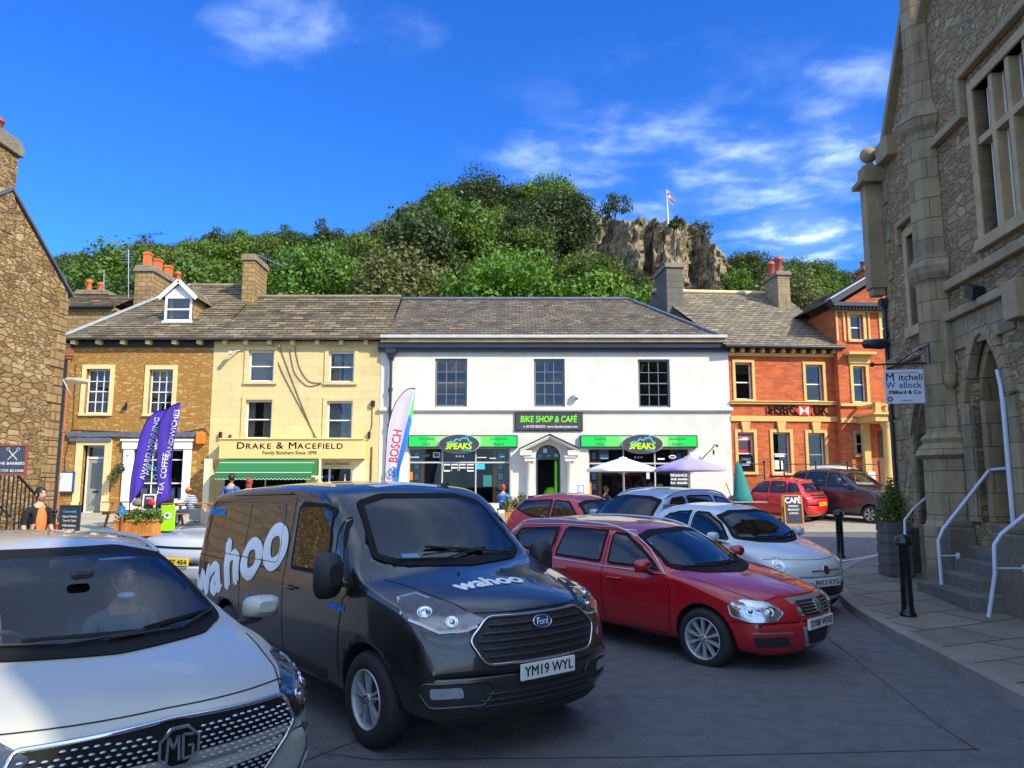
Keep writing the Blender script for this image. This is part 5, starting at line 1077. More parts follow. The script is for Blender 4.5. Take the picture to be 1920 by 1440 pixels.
# pointed arch door head (spandrels), deep chamfered jambs
def pointed(x0, x1, zs, za, n=10):
    c = (x0+x1)/2; P = []
    for i in range(n+1): t = i/n; P.append((x0+(c-x0)*(t**1.0), zs+(za-zs)*math.sin(t*pi/2)**.85))
    return P+[(2*c-p[0], p[1]) for p in P[::-1][1:]]
def archfill(m, h, zs, za, y0, y1, ztop, mat=0):
    P = pointed(h[0], h[1], zs, za); 
    n = len(P)//2
    m.prism(P[:n+1]+[(P[n][0], ztop), (P[0][0], ztop)], y0, y1, mat); m.prism(P[n:]+[(P[-1][0], ztop), (P[n][0], ztop)], y0, y1, mat)
m = MB(); archfill(m, dh, 3.25, 4.05, .12, .75, dh[3], 0); 
P = pointed(dh[0]-.22, dh[1]+.22, 3.2, 4.32)
for i in range(len(P)-1): m.bar((P[i][0], .0, P[i][1]), (P[i+1][0], .0, P[i+1][1]), .16, .18, 0)
m.box(dh[0]-.30, dh[0]-.0, -.06, .3, 1.35, 3.2, 0); m.box(dh[1], dh[1]+.30, -.06, .3, 1.35, 3.2, 0)
m.box(dh[0]-.0, dh[0]+.14, .1, .7, 1.35, 3.25, 0); m.box(dh[1]-.14, dh[1], .1, .7, 1.35, 3.25, 0)
m.box(dh[0]-.42, dh[1]+.42, -.035, .02, 4.12, 4.62, 0)
m.build('door_surround', 'ashlar_grey', th, local=True, bevel=.015)
m = MB(); m.box(dh[0]-.55, dh[1]+.7, -.14, .0, 4.62, 4.76, 0); m.box(dh[0]-.55, dh[0]-.43, -.14, .0, 3.75, 4.62, 0); m.box(dh[1]+.5, dh[1]+.86, -.22, .0, 4.2, 4.75, 0); m.lathe([(.01, 3.5), (.1, 3.6), (.12, 3.75)], (dh[0]-.49, -.08, 0), 8)
m.build('hood_mould', 'stone_trim', th, local=True, bevel=.02)
m = MB(); m.quad((dh[0]-.2, 1.6, 1.2), (dh[1]+.2, 1.6, 1.2), (dh[1]+.2, 1.6, 4.2), (dh[0]-.2, 1.6, 4.2)); m.quad((dh[0]-.1, .6, 1.2), (dh[0]-.1, 1.6, 1.2), (dh[0]-.1, 1.6, 4.2), (dh[0]-.1, .6, 4.2)); m.quad((dh[1]+.1, .6, 1.2), (dh[1]+.1, 1.6, 1.2), (dh[1]+.1, 1.6, 4.2), (dh[1]+.1, .6, 4.2)); m.build('porch_lining', M('sandstone', (.42,.31,.17), .8, var=.2, bump=.3), th, local=True)
# steps and plinth
pz = lambda s: G(15.3-s)+.12
m = MB(); sl = dh[0]-.2; sr = dh[1]+.1; z0 = pz(3.6); N = 6
for i in range(N):
    r = (1.38-z0)/N; m.box(sl-(.28 if i == 0 else 0), sr+(.2 if i == 0 else 0), -.85+i*.24, .8, z0-.1+(.1 if i else 0), z0+r*(i+1)-.002*i, 0)
m.build('steps', M('step_stone', (.13,.125,.11), .85, var=.35, sc=3, bump=.6, bs=10), th, local=True, bevel=.02)
m = MB(); zp = 1.36; m.box(1.85, sl, -.42, 0, 0, zp-.1, 0); m.box(1.95, sl-.04, -.34, 0, zp-.1, zp, 0); m.box(sr, 18.3, -.42, 0, 0, zp-.1, 0); m.box(sr+.04, 18.3, -.34, 0, zp-.1, zp, 0); m.box(0, .9, -.3, 0, 0, zp-.2, 0)
m.build('plinth', M('plinth_stone', (.16,.135,.095), .9, var=.4, sc=1.3, bump=.5, bs=9, bd=.03), th, local=True, bevel=.025)
# octagonal turret
tx, ty = 2.33, -.02
def octa(m, prof, c, mat=0): m.lathe(prof, c, 8, mat, smooth=False)
m = MB(); octa(m, [(.50, 0), (.50, 1.25), (.44, 1.35), (.44, 2.35)], (tx, ty, 0)); octa(m, [(.44, 2.35), (.56, 2.42), (.52, 2.52), (.42, 2.62), (.46, 2.7), (.36, 2.80), (.36, 5.35), (.47, 5.5), (.50, 5.62), (.42, 5.72), (.36, 5.85), (.36, 8.05), (.44, 8.15), (.48, 8.3), (.38, 8.5), (.30, 8.8), (.29, 12.0), (.36, 12.1), (.30, 12.3), (.03, 14.2)], (tx, ty, 0))
m.build('turret', 'ashlar_grey', th, local=True)
m = MB()      # string courses and window labels
for a, b, z in ((tx+.4, mw[0]-.3, 5.24), (mw[0]-.3, 18.4, 5.24), (0, tx-.4, 4.35)): m.box(a, b, -.12, 0, z-.1, z+.06)
zs_ = 7.78; m.box(tx+.35, mw[0]-.32, -.13, 0, zs_-.08, zs_+.06); m.box(mw[0]-.32, mw[0]-.2, -.13, 0, zs_-.08, 8.42); m.box(mw[0]-.32, mw[1]+.3, -.13, 0, 8.35, 8.48); m.box(mw[1]+.2, mw[1]+.32, -.13, 0, zs_-.08, 8.42); m.box(mw[1]+.32, 18.4, -.13, 0, zs_-.08, zs_+.06)
m.box(sw1[0]-.25, sw1[1]+.2, -.12, 0, 6.85, 6.95); m.box(sw1[0]-.25, sw1[0]-.15, -.12, 0, 6.5, 6.85)
m.box(.1, 1.9, -.1, 0, 3.72, 3.82)
m.build('string_course', 'stone_trim', th, local=True, bevel=.02)
def mullion(h, n, transom, name='window', y=.0):
    a, b, c, d = h; m = MB(); m.box(a-.16, a, -.03, .27, c, d+.16); m.box(b, b+.16, -.03, .27, c, d+.16); m.box(a, b, -.035, .27, d, d+.16); m.box(a-.16, b+.16, -.10, .28, c-.18, c)
    for i in range(1, n): x = a+(b-a)*i/n; m.box(x-.055, x+.055, .01, .25, c, d)
    if transom: m.box(a, b, .015, .24, transom-.06, transom+.06)
    w_ = m.build(name, 'sandstone', th, local=True, bevel=.012)
    f = MB()
    for i in range(n):
        x0 = a+(b-a)*i/n+.056; x1 = a+(b-a)*(i+1)/n-.056
        for q0, q1 in (((c, transom-.06), (transom+.06, d)) if transom else ((c, d),)): frame_boxes(f, x0, x1, q0+.004, q1-.004, .17, .03, .03, 0, mid=None)
    f.build('window_frame', 'white_paint', w_, local=True)
    g = MB(); g.box(a, b, .185, .19, c, d); g.build('pane', m_glass('glass_dark', (.35,.38,.40), 1.0, .02, .03), w_, local=True)
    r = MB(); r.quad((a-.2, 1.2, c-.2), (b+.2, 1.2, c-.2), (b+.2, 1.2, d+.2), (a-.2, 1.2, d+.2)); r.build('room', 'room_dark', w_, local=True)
mullion(mw, 5, 7.2); mullion(sw1, 2, 6.0); mullion(mw2, 4, 7.2); mullion(mw3, 4, 7.2); mullion(lw2, 3, None); mullion(lw3, 3, None)
m = MB(); archfill(m, ah, 2.9, 3.5, .02, .25, ah[3]); P = pointed(ah[0]-.12, ah[1]+.12, 2.85, 3.66)
for i in range(len(P)-1): m.bar((P[i][0], -.02, P[i][1]), (P[i+1][0], -.02, P[i+1][1]), .12, .12)
m.box(ah[0]-.2, ah[0], -.05, .2, .3, 2.9); m.build('arch_surround', 'ashlar_grey', th, local=True, bevel=.01)
m = MB(); m.box(ah[0], ah[1], .28, .32, .3, 3.4, 0); m.box(ah[0]+.62, ah[1]-.02, .25, .28, 1.1, 3.0, 1); m.box(ah[0]+.02, ah[0]+.08, .2, .28, .3, 3.2, 2); m.build('side_door', [M('door_blue', (.17,.22,.30), .5, var=.08), M('blind_cream', (.62,.62,.50), .7, var=.04), 'white_paint'], th, local=True)
# quoins, copings, far pinnacle with its ball, near roofs
m = MB()
for i in range(22): z = i*.4; w_ = .42 if i % 2 else .26; m.box(-.025, w_, -.025, .05, z+.006, z+.394)
m.build('quoins', 'ashlar_grey', th, local=True, bevel=.01)
m = MB(); m.bar((.55, .12, GZ-.12), (2.65, .12, 11.75), .55, .14); m.box(.4, 1.0, -.2, .4, GZ-.45, GZ-.05); m.bar((2.3, .12, 9.85), (5.8, .12, 13.75), .6, .14); m.bar((9.7, .12, 10.1), (5.8, .12, 13.75), .6, .14); m.bar((10.6, .12, GZ), (14.4, .12, 12.7), .6, .14); m.bar((18.2, .12, GZ), (14.4, .12, 12.7), .6, .14); m.box(0, .6, -.12, .3, GZ-.1, GZ+.02)
m.build('coping', 'stone_trim', th, local=True, bevel=.02)
m = MB()
def groof(x0, x1, za, xm, zt): m.quad((x0, .3, za), (xm, .3, zt), (xm, 11.7, zt), (x0, 11.7, za)); m.quad((x1, .3, za), (xm, .3, zt), (xm, 11.7, zt), (x1, 11.7, za))
groof(2.4, 9.6, 9.9, 5.8, 13.5); groof(10.8, 18.0, GZ, 14.4, 12.5); m.quad((.2, .3, GZ-.1), (2.6, .3, 11.3), (2.6, 11.7, 11.3), (.2, 11.7, GZ-.1)); m.box(0, 18.4, .5, 12, GZ-.2, GZ)
m.build('roof', 'slate_y', th, local=True)
m = MB(); x0, z0 = T(1644, 440, -.3); q = -.02; m.box(q-.16, q+.16, -.34, -.02, 5.9, 8.1); m.box(q-.12, q+.12, -.30, -.05, 5.75, 5.9); m.box(q-.30, q+.30, -.46, .1, 8.1, 8.2); m.box(q-.18, q+.18, -.36, 0, 8.2, 8.5); m.box(q-.06, q+.06, -.24, -.1, 8.5, 8.6); m.ball((q, -.18, 8.78), .17, n=16, m=10)
m.build('pinnacle', 'stone_trim', th, local=True, bevel=.015)
m = MB(); m.tube([(.03, -.08, 5.6), (.03, -.08, .3)], .042, 8); m.box(-.05, .12, -.17, -.02, 5.5, 5.68)
for z in (1.5, 3.2, 4.9): m.tube([(.03, -.08, z), (.03, -.08, z+.1)], .06, 8)
m.build('downpipe', 'gutter', th, local=True)
m = MB(); s_, z_ = T(1829, 548, -.1); m.obox((s_, -.12, z_), .26, .16, .2, Matrix.Rotation(.4, 3, 'Y')); m.tube([(s_, 0, z_), (s_, -.12, z_)], .03, 6); m.build('floodlight', 'black_iron', th, local=True)
m = MB(); m.box(-.6, -.2, 1.6, 2.6, 9, 13.5); m.build('chimney', 'ashlar_gold', th, local=True)
# pale tube handrails at the steps
def tl(s, y, z): return TF.o+TF.x*s+TF.n*y+Vector((0, 0, z))
hr = MB(); sA = sl+.1; zb_ = pz(3.4)
sA = T(1765, 1092, -.7)[0]; A = [(sA, -.70, zb_+.15), (sA, -.70, zb_+.85), (sA, -.62, zb_+1.02), (sA+.02, .12, zb_+1.93), (sA+.25, .25, zb_+1.95), (sA+.8, .25, zb_+1.9)]
hr.tube([tl(*p) for p in smooth_line([A[0], A[1]], 1)]+[tl(*p) for p in A[2:]], .027, 10); hr.tube([tl(sA, -.70, zb_+.62), tl(sA-.0, -.45, zb_+.62)], .014, 6); hr.lathe([(.05, 0), (.05, .02)], tuple(tl(sA, -.44, zb_+.62)), 10, axis='X')
tag(hr.build('handrail', 'rail_pale' if M('rail_pale', (.50,.55,.66), .4, var=.06) else 0), 'pale bent tube handrail on the far side of the town hall steps', 'handrail', 'handrails at the town hall steps')
hr = MB(); sB = T(1855, 1134, -.9)[0]; B_ = [(sB, -.92, zb_-.0), (sB, -.80, zb_+.55), (sB, -.78, zb_+.92), (sB, -.68, zb_+1.06), (sB-.05, -.02, zb_+1.56)]
hr.tube([tl(*p) for p in B_], .027, 10); hr.tube([tl(sB, -.80, zb_+.62), tl(sB, -.45, zb_+.62)], .014, 6); hr.lathe([(.05, 0), (.05, .02)], tuple(tl(sB, -.44, zb_+.62)), 10, axis='X')
tag(hr.build('handrail', 'rail_pale'), 'pale bent tube handrail on the near side of the town hall steps, reaching the pavement', 'handrail', 'handrails at the town hall steps')
hr = MB(); s_ = dh[1]+.06; hr.tube([tl(s_, -.09, 1.38), tl(s_, -.09, 3.0), tl(s_-.06, -.07, 3.35), tl(s_-.16, -.05, 3.6)], .034, 10); tag(hr.build('door_pipe', 'rail_pale'), 'pale blue pipe running up the right jamb of the arched doorway', 'pipe')
hr = MB(); p = [W(1694, 1004, 13.6), W(1696, 975, 13.6), W(1712, 955, 13.8), W(1738, 932, 14.0)]; p[0].z = G(13.6)+.12; hr.tube(p, .022, 8); tag(hr.build('handrail', 'rail_pale'), 'small pale handrail beyond the turret beside the tub tree', 'handrail')
# hanging sign on its scrolled bracket
Ys = 12.9; a = W(1657, 694, Ys); b = W(1735, 756, Ys-.12); sg_ = thing('hanging_sign', 'pale hanging sign on scrolled iron bracket by the town hall turret', 'sign', (b.x, Ys, a.z))
xd = (Vector((b.x, Ys-.12, 0))-Vector((a.x, Ys, 0))).normalized(); w_ = (Vector((b.x, Ys-.12))-Vector((a.x, Ys))).length; h_ = a.z-b.z; cc = Vector(((a.x+b.x)/2, Ys-.06, (a.z+b.z)/2)); nn = xd.cross(Vector((0, 0, 1)))
m = MB(); rot = Matrix((xd, Vector((0, 0, 1)).cross(xd), Vector((0, 0, 1)))).transposed(); m.obox(cc, w_, .03, h_, rot, 0); m.build('board', 'sign_pale', sg_, bevel=.004)
m = MB(); o_ = cc+nn*.018
text(m, 'M', .19, o_+xd*(-.22)+Vector((0, 0, .155)), xd, bold=.001); text(m, 'itchell', .15, o_+xd*.10+Vector((0, 0, .15)), xd, width=.37, bold=.001); text(m, 'Milford & Co', .085, o_+xd*.0+Vector((0, 0, -.10)), xd, width=.50, bold=.003)
m.box(0, 0.0001, 0, .0001, 0, .0001) if False else None; m.build('lettering', 'print_black', sg_)
m = MB(); text(m, 'W', .15, o_+xd*(-.22)+Vector((0, 0, .02)), xd, bold=.001); text(m, 'ellock', .15, o_+xd*.09+Vector((0, 0, .02)), xd, width=.35, bold=.001)
for k in range(8): t = k*pi/4; p_ = o_+xd*(-.24+.035*cos(t))+Vector((0, 0, -.21+.035*sin(t))); m.obox(p_, .022, .004, .022, rot)
m.obox(o_+Vector((0, 0, -.235))+xd*.02, .16, .003, .01, rot); m.obox(o_+Vector((0, 0, .235))+xd*-.02, .5, .003, .006, rot); m.build('blue_lettering', M('print_navy', (.02,.05,.28), .5), sg_)
m = MB(); tp = Vector((0, 0, h_/2+.10)); m.tube([cc+tp-xd*(w_/2+.16), cc+tp+xd*(w_/2+.06)], .016, 8); m.ball(cc+tp-xd*(w_/2+.18), .04)
for s_ in (-.3, .3): m.tube([cc+tp+xd*s_, cc+Vector((0, 0, h_/2))+xd*s_], .008, 5)
for (ox, oz, r0, tw, sgn) in ((.02, .12, .075, 2.2, 1), (.20, .09, .06, 2.0, -1), (.30, .20, .07, 2.2, 1), (.12, .22, .05, 1.8, -1), (-.08, .06, .04, 1.8, 1)):
    pts = [cc+tp+xd*(ox+sgn*r0*(1-.8*i/24)*cos(i/24*tw*2*pi*.7))+Vector((0, 0, oz+r0*(1-.8*i/24)*sin(i/24*tw*2*pi*.7))) for i in range(25)]; m.tube(pts, .009, 5)
m.tube([cc+tp-xd*.1, cc+tp+xd*.12+Vector((0, 0, .15)), cc+tp+xd*.4+Vector((0, 0, .3))], .011, 5); m.tube([cc+tp+xd*.42+Vector((0, 0, -.02)), cc+tp+xd*.42+Vector((0, 0, .34))], .014, 6); m.build('bracket', 'black_iron', sg_)
# slim dark street lamp on the corner downpipe and the street-name plates
m = MB(); e = W(1616, 645, 15.0); f_ = W(1664, 646, 15.4); m.tube([f_, e.lerp(f_, .4)], .03, 6); m.lathe([(.02, -.0), (.09, .05), (.11, .4), (.05, .55)], (e.x, e.y, e.z), 10, axis='X', squash=1); tag(m.build('street_light', 'gutter'), 'dark grey street light head reaching out from the town hall corner', 'street light')
# bollards
def bollard(p, H, label):
    r = thing('bollard', label, 'bollard', tuple(p), 'cast iron bollards on the pavement'); m = MB()
    m.lathe([(.105, 0), (.11, .03), (.085, .06), (.078, .12), (.072, H*.45), (.068, H-.16), (.085, H-.15)], tuple(p), 16); m.build('post', 'black_gloss', r)
    m = MB(); m.lathe([(.085, H-.15), (.11, H-.13), (.115, H-.10), (.10, H-.08), (.11, H-.06), (.085, H-.03), (.03, H+.0), (.001, H+.005)], tuple(p), 16); m.build('cap', 'black_gloss', r)
bollard(gp(1703, 1155, .12), 1.08, 'black bollard on the pavement in front of the town hall turret')
bollard(gp(1577, 1046, .12), 1.0, 'black bollard further off, just behind the pale small car')
# tub with a clipped conifer by the turret
p = tl(1.25, -.62, 0); p.z = G(p.y)+.12; tb = thing('tree_tub', 'small clipped conifer in a grey wooden tub beyond the turret', 'potted tree', tuple(p)); m = MB(); m.box(p.x-.2, p.x+.2, p.y-.2, p.y+.2, p.z, p.z+.95); 
for i in range(5): m.box(p.x-.215, p.x+.215, p.y-.215, p.y+.215, p.z+.02+i*.19, p.z+.17+i*.19)
m.build('tub', M('tub_grey', (.10,.095,.10), .7, var=.2), tb)
cen = []; rd = []
for i in range(30): t = i/29; a_ = i*2.4; cen.append((p.x+.15*(1-t)*cos(a_), p.y+.15*(1-t)*sin(a_), p.z+1.0+.72*t)); rd.append(.20*(1-t)+.05)
V, F_ = leaf_quads(cen, rd, 90, .022, 1); foliage_obj('foliage', V, F_, 'leaf_mid', tb)
m = MB(); m.tube([(p.x, p.y, p.z+.7), (p.x, p.y, p.z+1.6)], .02, 6); m.build('trunk', 'bark', tb)

# ------------------------------------------------------------------ stone gable on the left with its outside stair
LF = Frame((-10.5, 10.0, 0), pi/2); Lu = LF.uv
lb = thing('stone_building', 'sunlit rubble-stone gable building at the left edge with dark iron-railed stair', 'building', tuple(LF.o), rz=LF.a)
sc_, zc_ = Lu(115, 545); sc_ = 7.75; s2, z2_ = Lu(27, 372); slope = (z2_-zc_)/(sc_-s2); sp_ = s2-.15; zp_ = z2_+.15*slope
m = MB(); sL = 2*sp_-sc_
m.add([(sL, 0, 0), (sc_, 0, 0), (sc_, 0, zc_), (sp_, 0, zp_), (sL, 0, zc_)], [(0, 1, 2, 3, 4)]); m.quad((sc_, 0, 0), (sc_, 9, 0), (sc_, 9, zc_), (sc_, 0, zc_)); m.quad((sL, 0, 0), (sL, 9, 0), (sL, 9, zc_), (sL, 0, zc_)); m.build('wall', 'rubble_gold', lb, local=True)
m = MB(); m.bar((sc_+.12, .1, zc_-.02), (sp_, .1, zp_+.06), .34, .06); m.bar((sL-.12, .1, zc_-.02), (sp_, .1, zp_+.06), .34, .06); m.build('verge', 'slate_blue', lb, local=True)
m = MB(); m.quad((sc_+.15, .2, zc_-.05), (sp_, .2, zp_+.04), (sp_, 9, zp_+.04), (sc_+.15, 9, zc_-.05)); m.quad((sL-.15, .2, zc_-.05), (sp_, .2, zp_+.04), (sp_, 9, zp_+.04), (sL-.15, 9, zc_-.05)); m.build('roof', 'slate_y', lb, local=True)
c1 = Lu(30, 330)[0]; zt = Lu(25, 258)[1]; chimney(lb, c1-1.3, c1, -.03, .9, zp_-.9, zt, mat='rubble_gold', cap=.35, pots=[(c1-.35, .3, .15, .35, False), (c1-.85, .3, .15, .45, False)], potmat='terracotta_dark')
m = MB()
for i in range(16): z = i*.42; w_ = .5 if i % 2 else .3; m.box(sc_-w_, sc_+.02, -.03, .3, z+.008, z+.412) if z < zc_-.4 else None
m.build('quoins', 'ashlar_gold', lb, local=True, bevel=.015)
# stair: stone flight against the wall rising towards the camera
st = thing('stone_stair', 'worn sandstone outside stair against the rubble gable', 'stair', (-9.9, 16, 0)); m = MB(); x0, x1 = -10.48, -9.2
for i in range(12):
    yb = 15.6-i*.27; z = G(15)+(i+1)*.175; m.box(x0, x1, yb-.30, yb, 0, z, 0)
m.box(x1-.25, x1, 11.6, 13.6, 0, 1.0); m.build('steps', 'ashlar_gold', st, bevel=.03)
m = MB()
for (xx, yy, zz_, s_) in ((-9.05,14.6,.55,.5),(-9.0,14.2,.9,.45),(-9.1,13.9,1.25,.42),(-8.9,14.9,.35,.55),(-9.1,13.3,1.5,.4)): m.obox((xx, yy, zz_/2+.1), s_, s_*.9, zz_, .1)
m.build('stone_blocks', 'rubble_gold', st, bevel=.04)
def fence(label, A, B_, h, n, topdrop=0, name='railing', spear=False, r=.014):
    A = Vector(A); B_ = Vector(B_); f = thing(name, label, 'railing', tuple(A)); m = MB(); Z = Vector((0, 0, 1))
    m.bar(A+Z*h, B_+Z*h, .045, .02); m.bar(A+Z*.12, B_+Z*.12, .03, .015)
    for i in range(n+1): p = A.lerp(B_, i/n); m.tube([p, p+Z*(h+(.1 if spear else 0))], r, 5); 
    if spear:
        for i in range(n+1): p = A.lerp(B_, i/n); m.lathe([(.001, h+.22), (.022, h+.14), (.012, h+.1), (.02, h+.06)], tuple(p), 6)
    m.build('bars', 'black_iron', f); m = MB()
    for p in (A, B_): m.tube([p-Z*.1, p+Z*(h+.05)], .03, 8); m.ball(p+Z*(h+.1), .045)
    m.build('newel_posts', 'black_iron', f); return f
fence('sloping iron railing of the outside stair against the rubble gable', (-9.15, 15.6, G(15.6)+.1), (-9.15, 12.6, 2.25), .95, 24)
fence('upper iron railing of the outside stair, high at the left edge', (-10.35, 15.2, 1.7), (-10.35, 12.8, 3.3), .9, 18)
fence('low spiked iron railing at the left edge below the barber sign', (-9.4, 12.6, G(12.6)), (-8.05, 13.4, G(13)), 1.15, 15, spear=True, r=.018)
a = W(-12, 834, 12.6); b = W(55, 890, 12.9); bsn = thing('barber_sign', 'dark barber sign board with crossed scissors in a red frame on the stair rail', 'sign', (a.x, 12.6, b.z)); m = MB(); cc = (a+b)/2; w_ = b.x-a.x; h_ = a.z-b.z; m.obox(cc, w_, .04, h_, .2); m.build('board', 'sign_slate', bsn)
m = MB(); rt = Matrix.Rotation(.2, 3, 'Z'); X_ = rt@Vector((1, 0, 0)); N_ = rt@Vector((0, -1, 0))
for dz in (-h_/2, h_/2): m.obox(cc+Vector((0, 0, dz)), w_+.03, .06, .025, .2)
for dx in (-w_/2, w_/2): m.obox(cc+X_*dx, .025, .06, h_, .2)
m.build('frame', M('frame_red', (.30,.06,.03), .5), bsn)
m = MB(); o_ = cc+N_*.024+X_*.02+Vector((0, 0, .09))
for s_ in (-1, 1):
    m.bar(o_-X_*s_*.07-Vector((0, 0, .09)), o_+X_*s_*.06+Vector((0, 0, .06)), .004, .012); c_ = o_+X_*s_*.075+Vector((0, 0, .085)); m.tube([c_+X_*.022*cos(t)+Vector((0, 0, .022*sin(t))) for t in [i*pi/6 for i in range(13)]], .004, 4)
text(m, 'THE BARBERS', .065, cc+N_*.024+Vector((0, 0, -.06)), X_, width=.42, bold=.002); text(m, '01729 821040', .06, cc+N_*.024+Vector((0, 0, -.18)), X_, width=.40, bold=.001); m.build('lettering', 'chalk', bsn)
# street lamp bracketed off the alley wall
p0 = W(122, 712, 29.0); p1 = W(166, 716, 27.4); sl2 = thing('street_light', 'beige street light head bracketed over the left alley beside the brown house', 'street light', tuple(p0)); m = MB(); m.tube([W(104, 705, 29.6), p0], .03, 6); m.tube([W(113, 688, 29.6), W(118, 712, 29.2), W(134, 742, 29.5)], .02, 5); m.build('bracket', 'galv', sl2)
m = MB(); d = p1-p0; m.tube([p0, p0+d*.1, p0+d*.5, p0+d*.9, p1], [.04, .09, .12, .1, .03], 10); m.build('lamp_head', 'stone_cream', sl2)
# ------------------------------------------------------------------ vehicles
def m_paint(name, col, flake=.0, metal=.0, rough=.35, dirt=.12, dcol=(.20,.18,.15)):
    b = NB(name); c = b.coord(); f = b.noise(c, 2.5, 6, .7); fl = b.noise(c, 900, 1)
    k = b.math('ADD', 1-flake/2, b.math('MULTIPLY', fl, flake)); col2 = b.n('ShaderNodeVectorMath', {0: col, 'Scale': k}, operation='SCALE').outputs[0]
    sp = b.n('ShaderNodeSeparateXYZ', {0: c}); low = b.rng(sp.outputs[2], .15, .75, 1, 0)
    d = b.math('MULTIPLY', b.math('ADD', b.rng(f, .45, .75, 0, dirt), b.math('MULTIPLY', low, dirt*1.2)), 1.0)
    col3 = b.mix(d, col2, dcol)
    p = b.bsdf(Base_Color=col3, Roughness=b.math('ADD', rough, b.math('MULTIPLY', d, .8)), Metallic=metal); p.inputs['Coat Weight'].default_value = 1; p.inputs['Coat Roughness'].default_value = .035
    b.t.links.new(b.rng(f, .4, .8, .02, .10), p.inputs['Coat Roughness']); return b.m
m_paint('paint_black', (.006,.006,.007), .3, dirt=.07, rough=.3); m_paint('paint_red', (.44,.004,.012), .25, dirt=.06, dcol=(.16,.08,.07)); m_paint('paint_scarlet', (.62,.010,.012), .1, dirt=.05, dcol=(.3,.1,.08)); m_paint('paint_crimson', (.52,.012,.022), .2, dirt=.05, dcol=(.25,.1,.08))
m_paint('paint_pearl', (.45,.44,.38), .1, dirt=.14, dcol=(.42,.38,.30)); m_paint('paint_sky', (.62,.67,.70), .1, dirt=.08); m_paint('paint_silverblue', (.42,.50,.62), .2, metal=.25, dirt=.06); m_paint('paint_grey', (.045,.030,.045), .3, metal=.2, dirt=.08); m_paint('paint_white', (.68,.69,.70), .05, dirt=.1); m_paint('paint_silver', (.60,.61,.62), .2, metal=.3, dirt=.06)
m_glass('glass_car', (.62,.68,.70), .95, .012, .04); m_glass('glass_screen', (.82,.88,.90), .9, .012, .03); m_glass('glass_tint', (.10,.12,.13), 1.2, .012, .06); m_glass('glass_lamp', (.9,.93,.96), 1.0, .02, .05)
M('rubber', (.018,.018,.019), .75, var=.25, sc=6); M('trim_black', (.020,.020,.022), .55, var=.15); M('frit', (.010,.010,.011), .7, var=.05, spec=.15); M('chrome', (.75,.76,.78), .12, metal=1, var=.03); M('alloy', (.50,.51,.53), .32, metal=.35, var=.05); M('alloy_dark', (.10,.10,.11), .4, metal=.7, var=.1)
M('lamp_silver', (.62,.66,.70), .22, metal=.8, var=.15, sc=12); M('lamp_dark', (.05,.055,.065), .3, metal=.4, var=.3, sc=20); M('lamp_amber', (.75,.22,.02), .3); M('lamp_red', (.45,.008,.01), .2, coat=1); M('seat', (.12,.125,.14), .9, var=.15); M('dash', (.05,.052,.058), .8, var=.2); M('cabin', (.06,.06,.065), .9, var=.2); M('seat_tan', (.20,.18,.16), .9)
M('plate_white', (.78,.78,.76), .45, var=.03); M('plate_yellow', (.80,.55,.04), .45, var=.03); M('disc_steel', (.07,.07,.07), .5, metal=.4); M('under', (.012,.012,.013), .9)

def inset(poly, d):
    n = len(poly); A = sum(poly[i][0]*poly[(i+1) % n][1]-poly[(i+1) % n][0]*poly[i][1] for i in range(n)); s = 1 if A > 0 else -1; o = []
    for i in range(n):
        p0 = Vector(poly[i-1]); p1 = Vector(poly[i]); p2 = Vector(poly[(i+1) % n]); a = (p1-p0).normalized(); b = (p2-p1).normalized()
        na = Vector((-a.y, a.x))*s; nb = Vector((-b.y, b.x))*s; m_ = (na+nb); m_ = m_.normalized() if m_.length > 1e-6 else na
        k = d/max(.45, m_.dot(na)); o.append(tuple(p1+m_*k))
    return o
def dens(poly, step):
    o = []
    for i, a in enumerate(poly):
        b = poly[(i+1) % len(poly)]; k = max(1, int(math.dist(a, b)/step)); o += [(a[0]+(b[0]-a[0])*j/k, a[1]+(b[1]-a[1])*j/k) for j in range(k)]
    return o
def rpoly(poly, r, n=4):
    """round the corners of a polygon; r is one radius or one per corner"""
    o = []; N = len(poly)
    for i in range(N):
        q = r[i] if isinstance(r, (list, tuple)) else r
        p0 = Vector(poly[i-1]); p1 = Vector(poly[i]); p2 = Vector(poly[(i+1) % N]); a = p0-p1; b = p2-p1; q = min(q, a.length*.45, b.length*.45)
        if q < .004: o.append(tuple(p1)); continue
        s = p1+a.normalized()*q; e = p1+b.normalized()*q
        for k in range(n+1): t = k/n; o.append(tuple(s*(1-t)**2+p1*2*t*(1-t)+e*t*t))
    return o
def inside(p, poly):
    x, y = p; c = False; n = len(poly); j = n-1
    for i in range(n):
        xi, yi = poly[i]; xj, yj = poly[j]
        if (yi > y) != (yj > y) and x < (xj-xi)*(y-yi)/(yj-yi)+xi: c = not c
        j = i
    return c
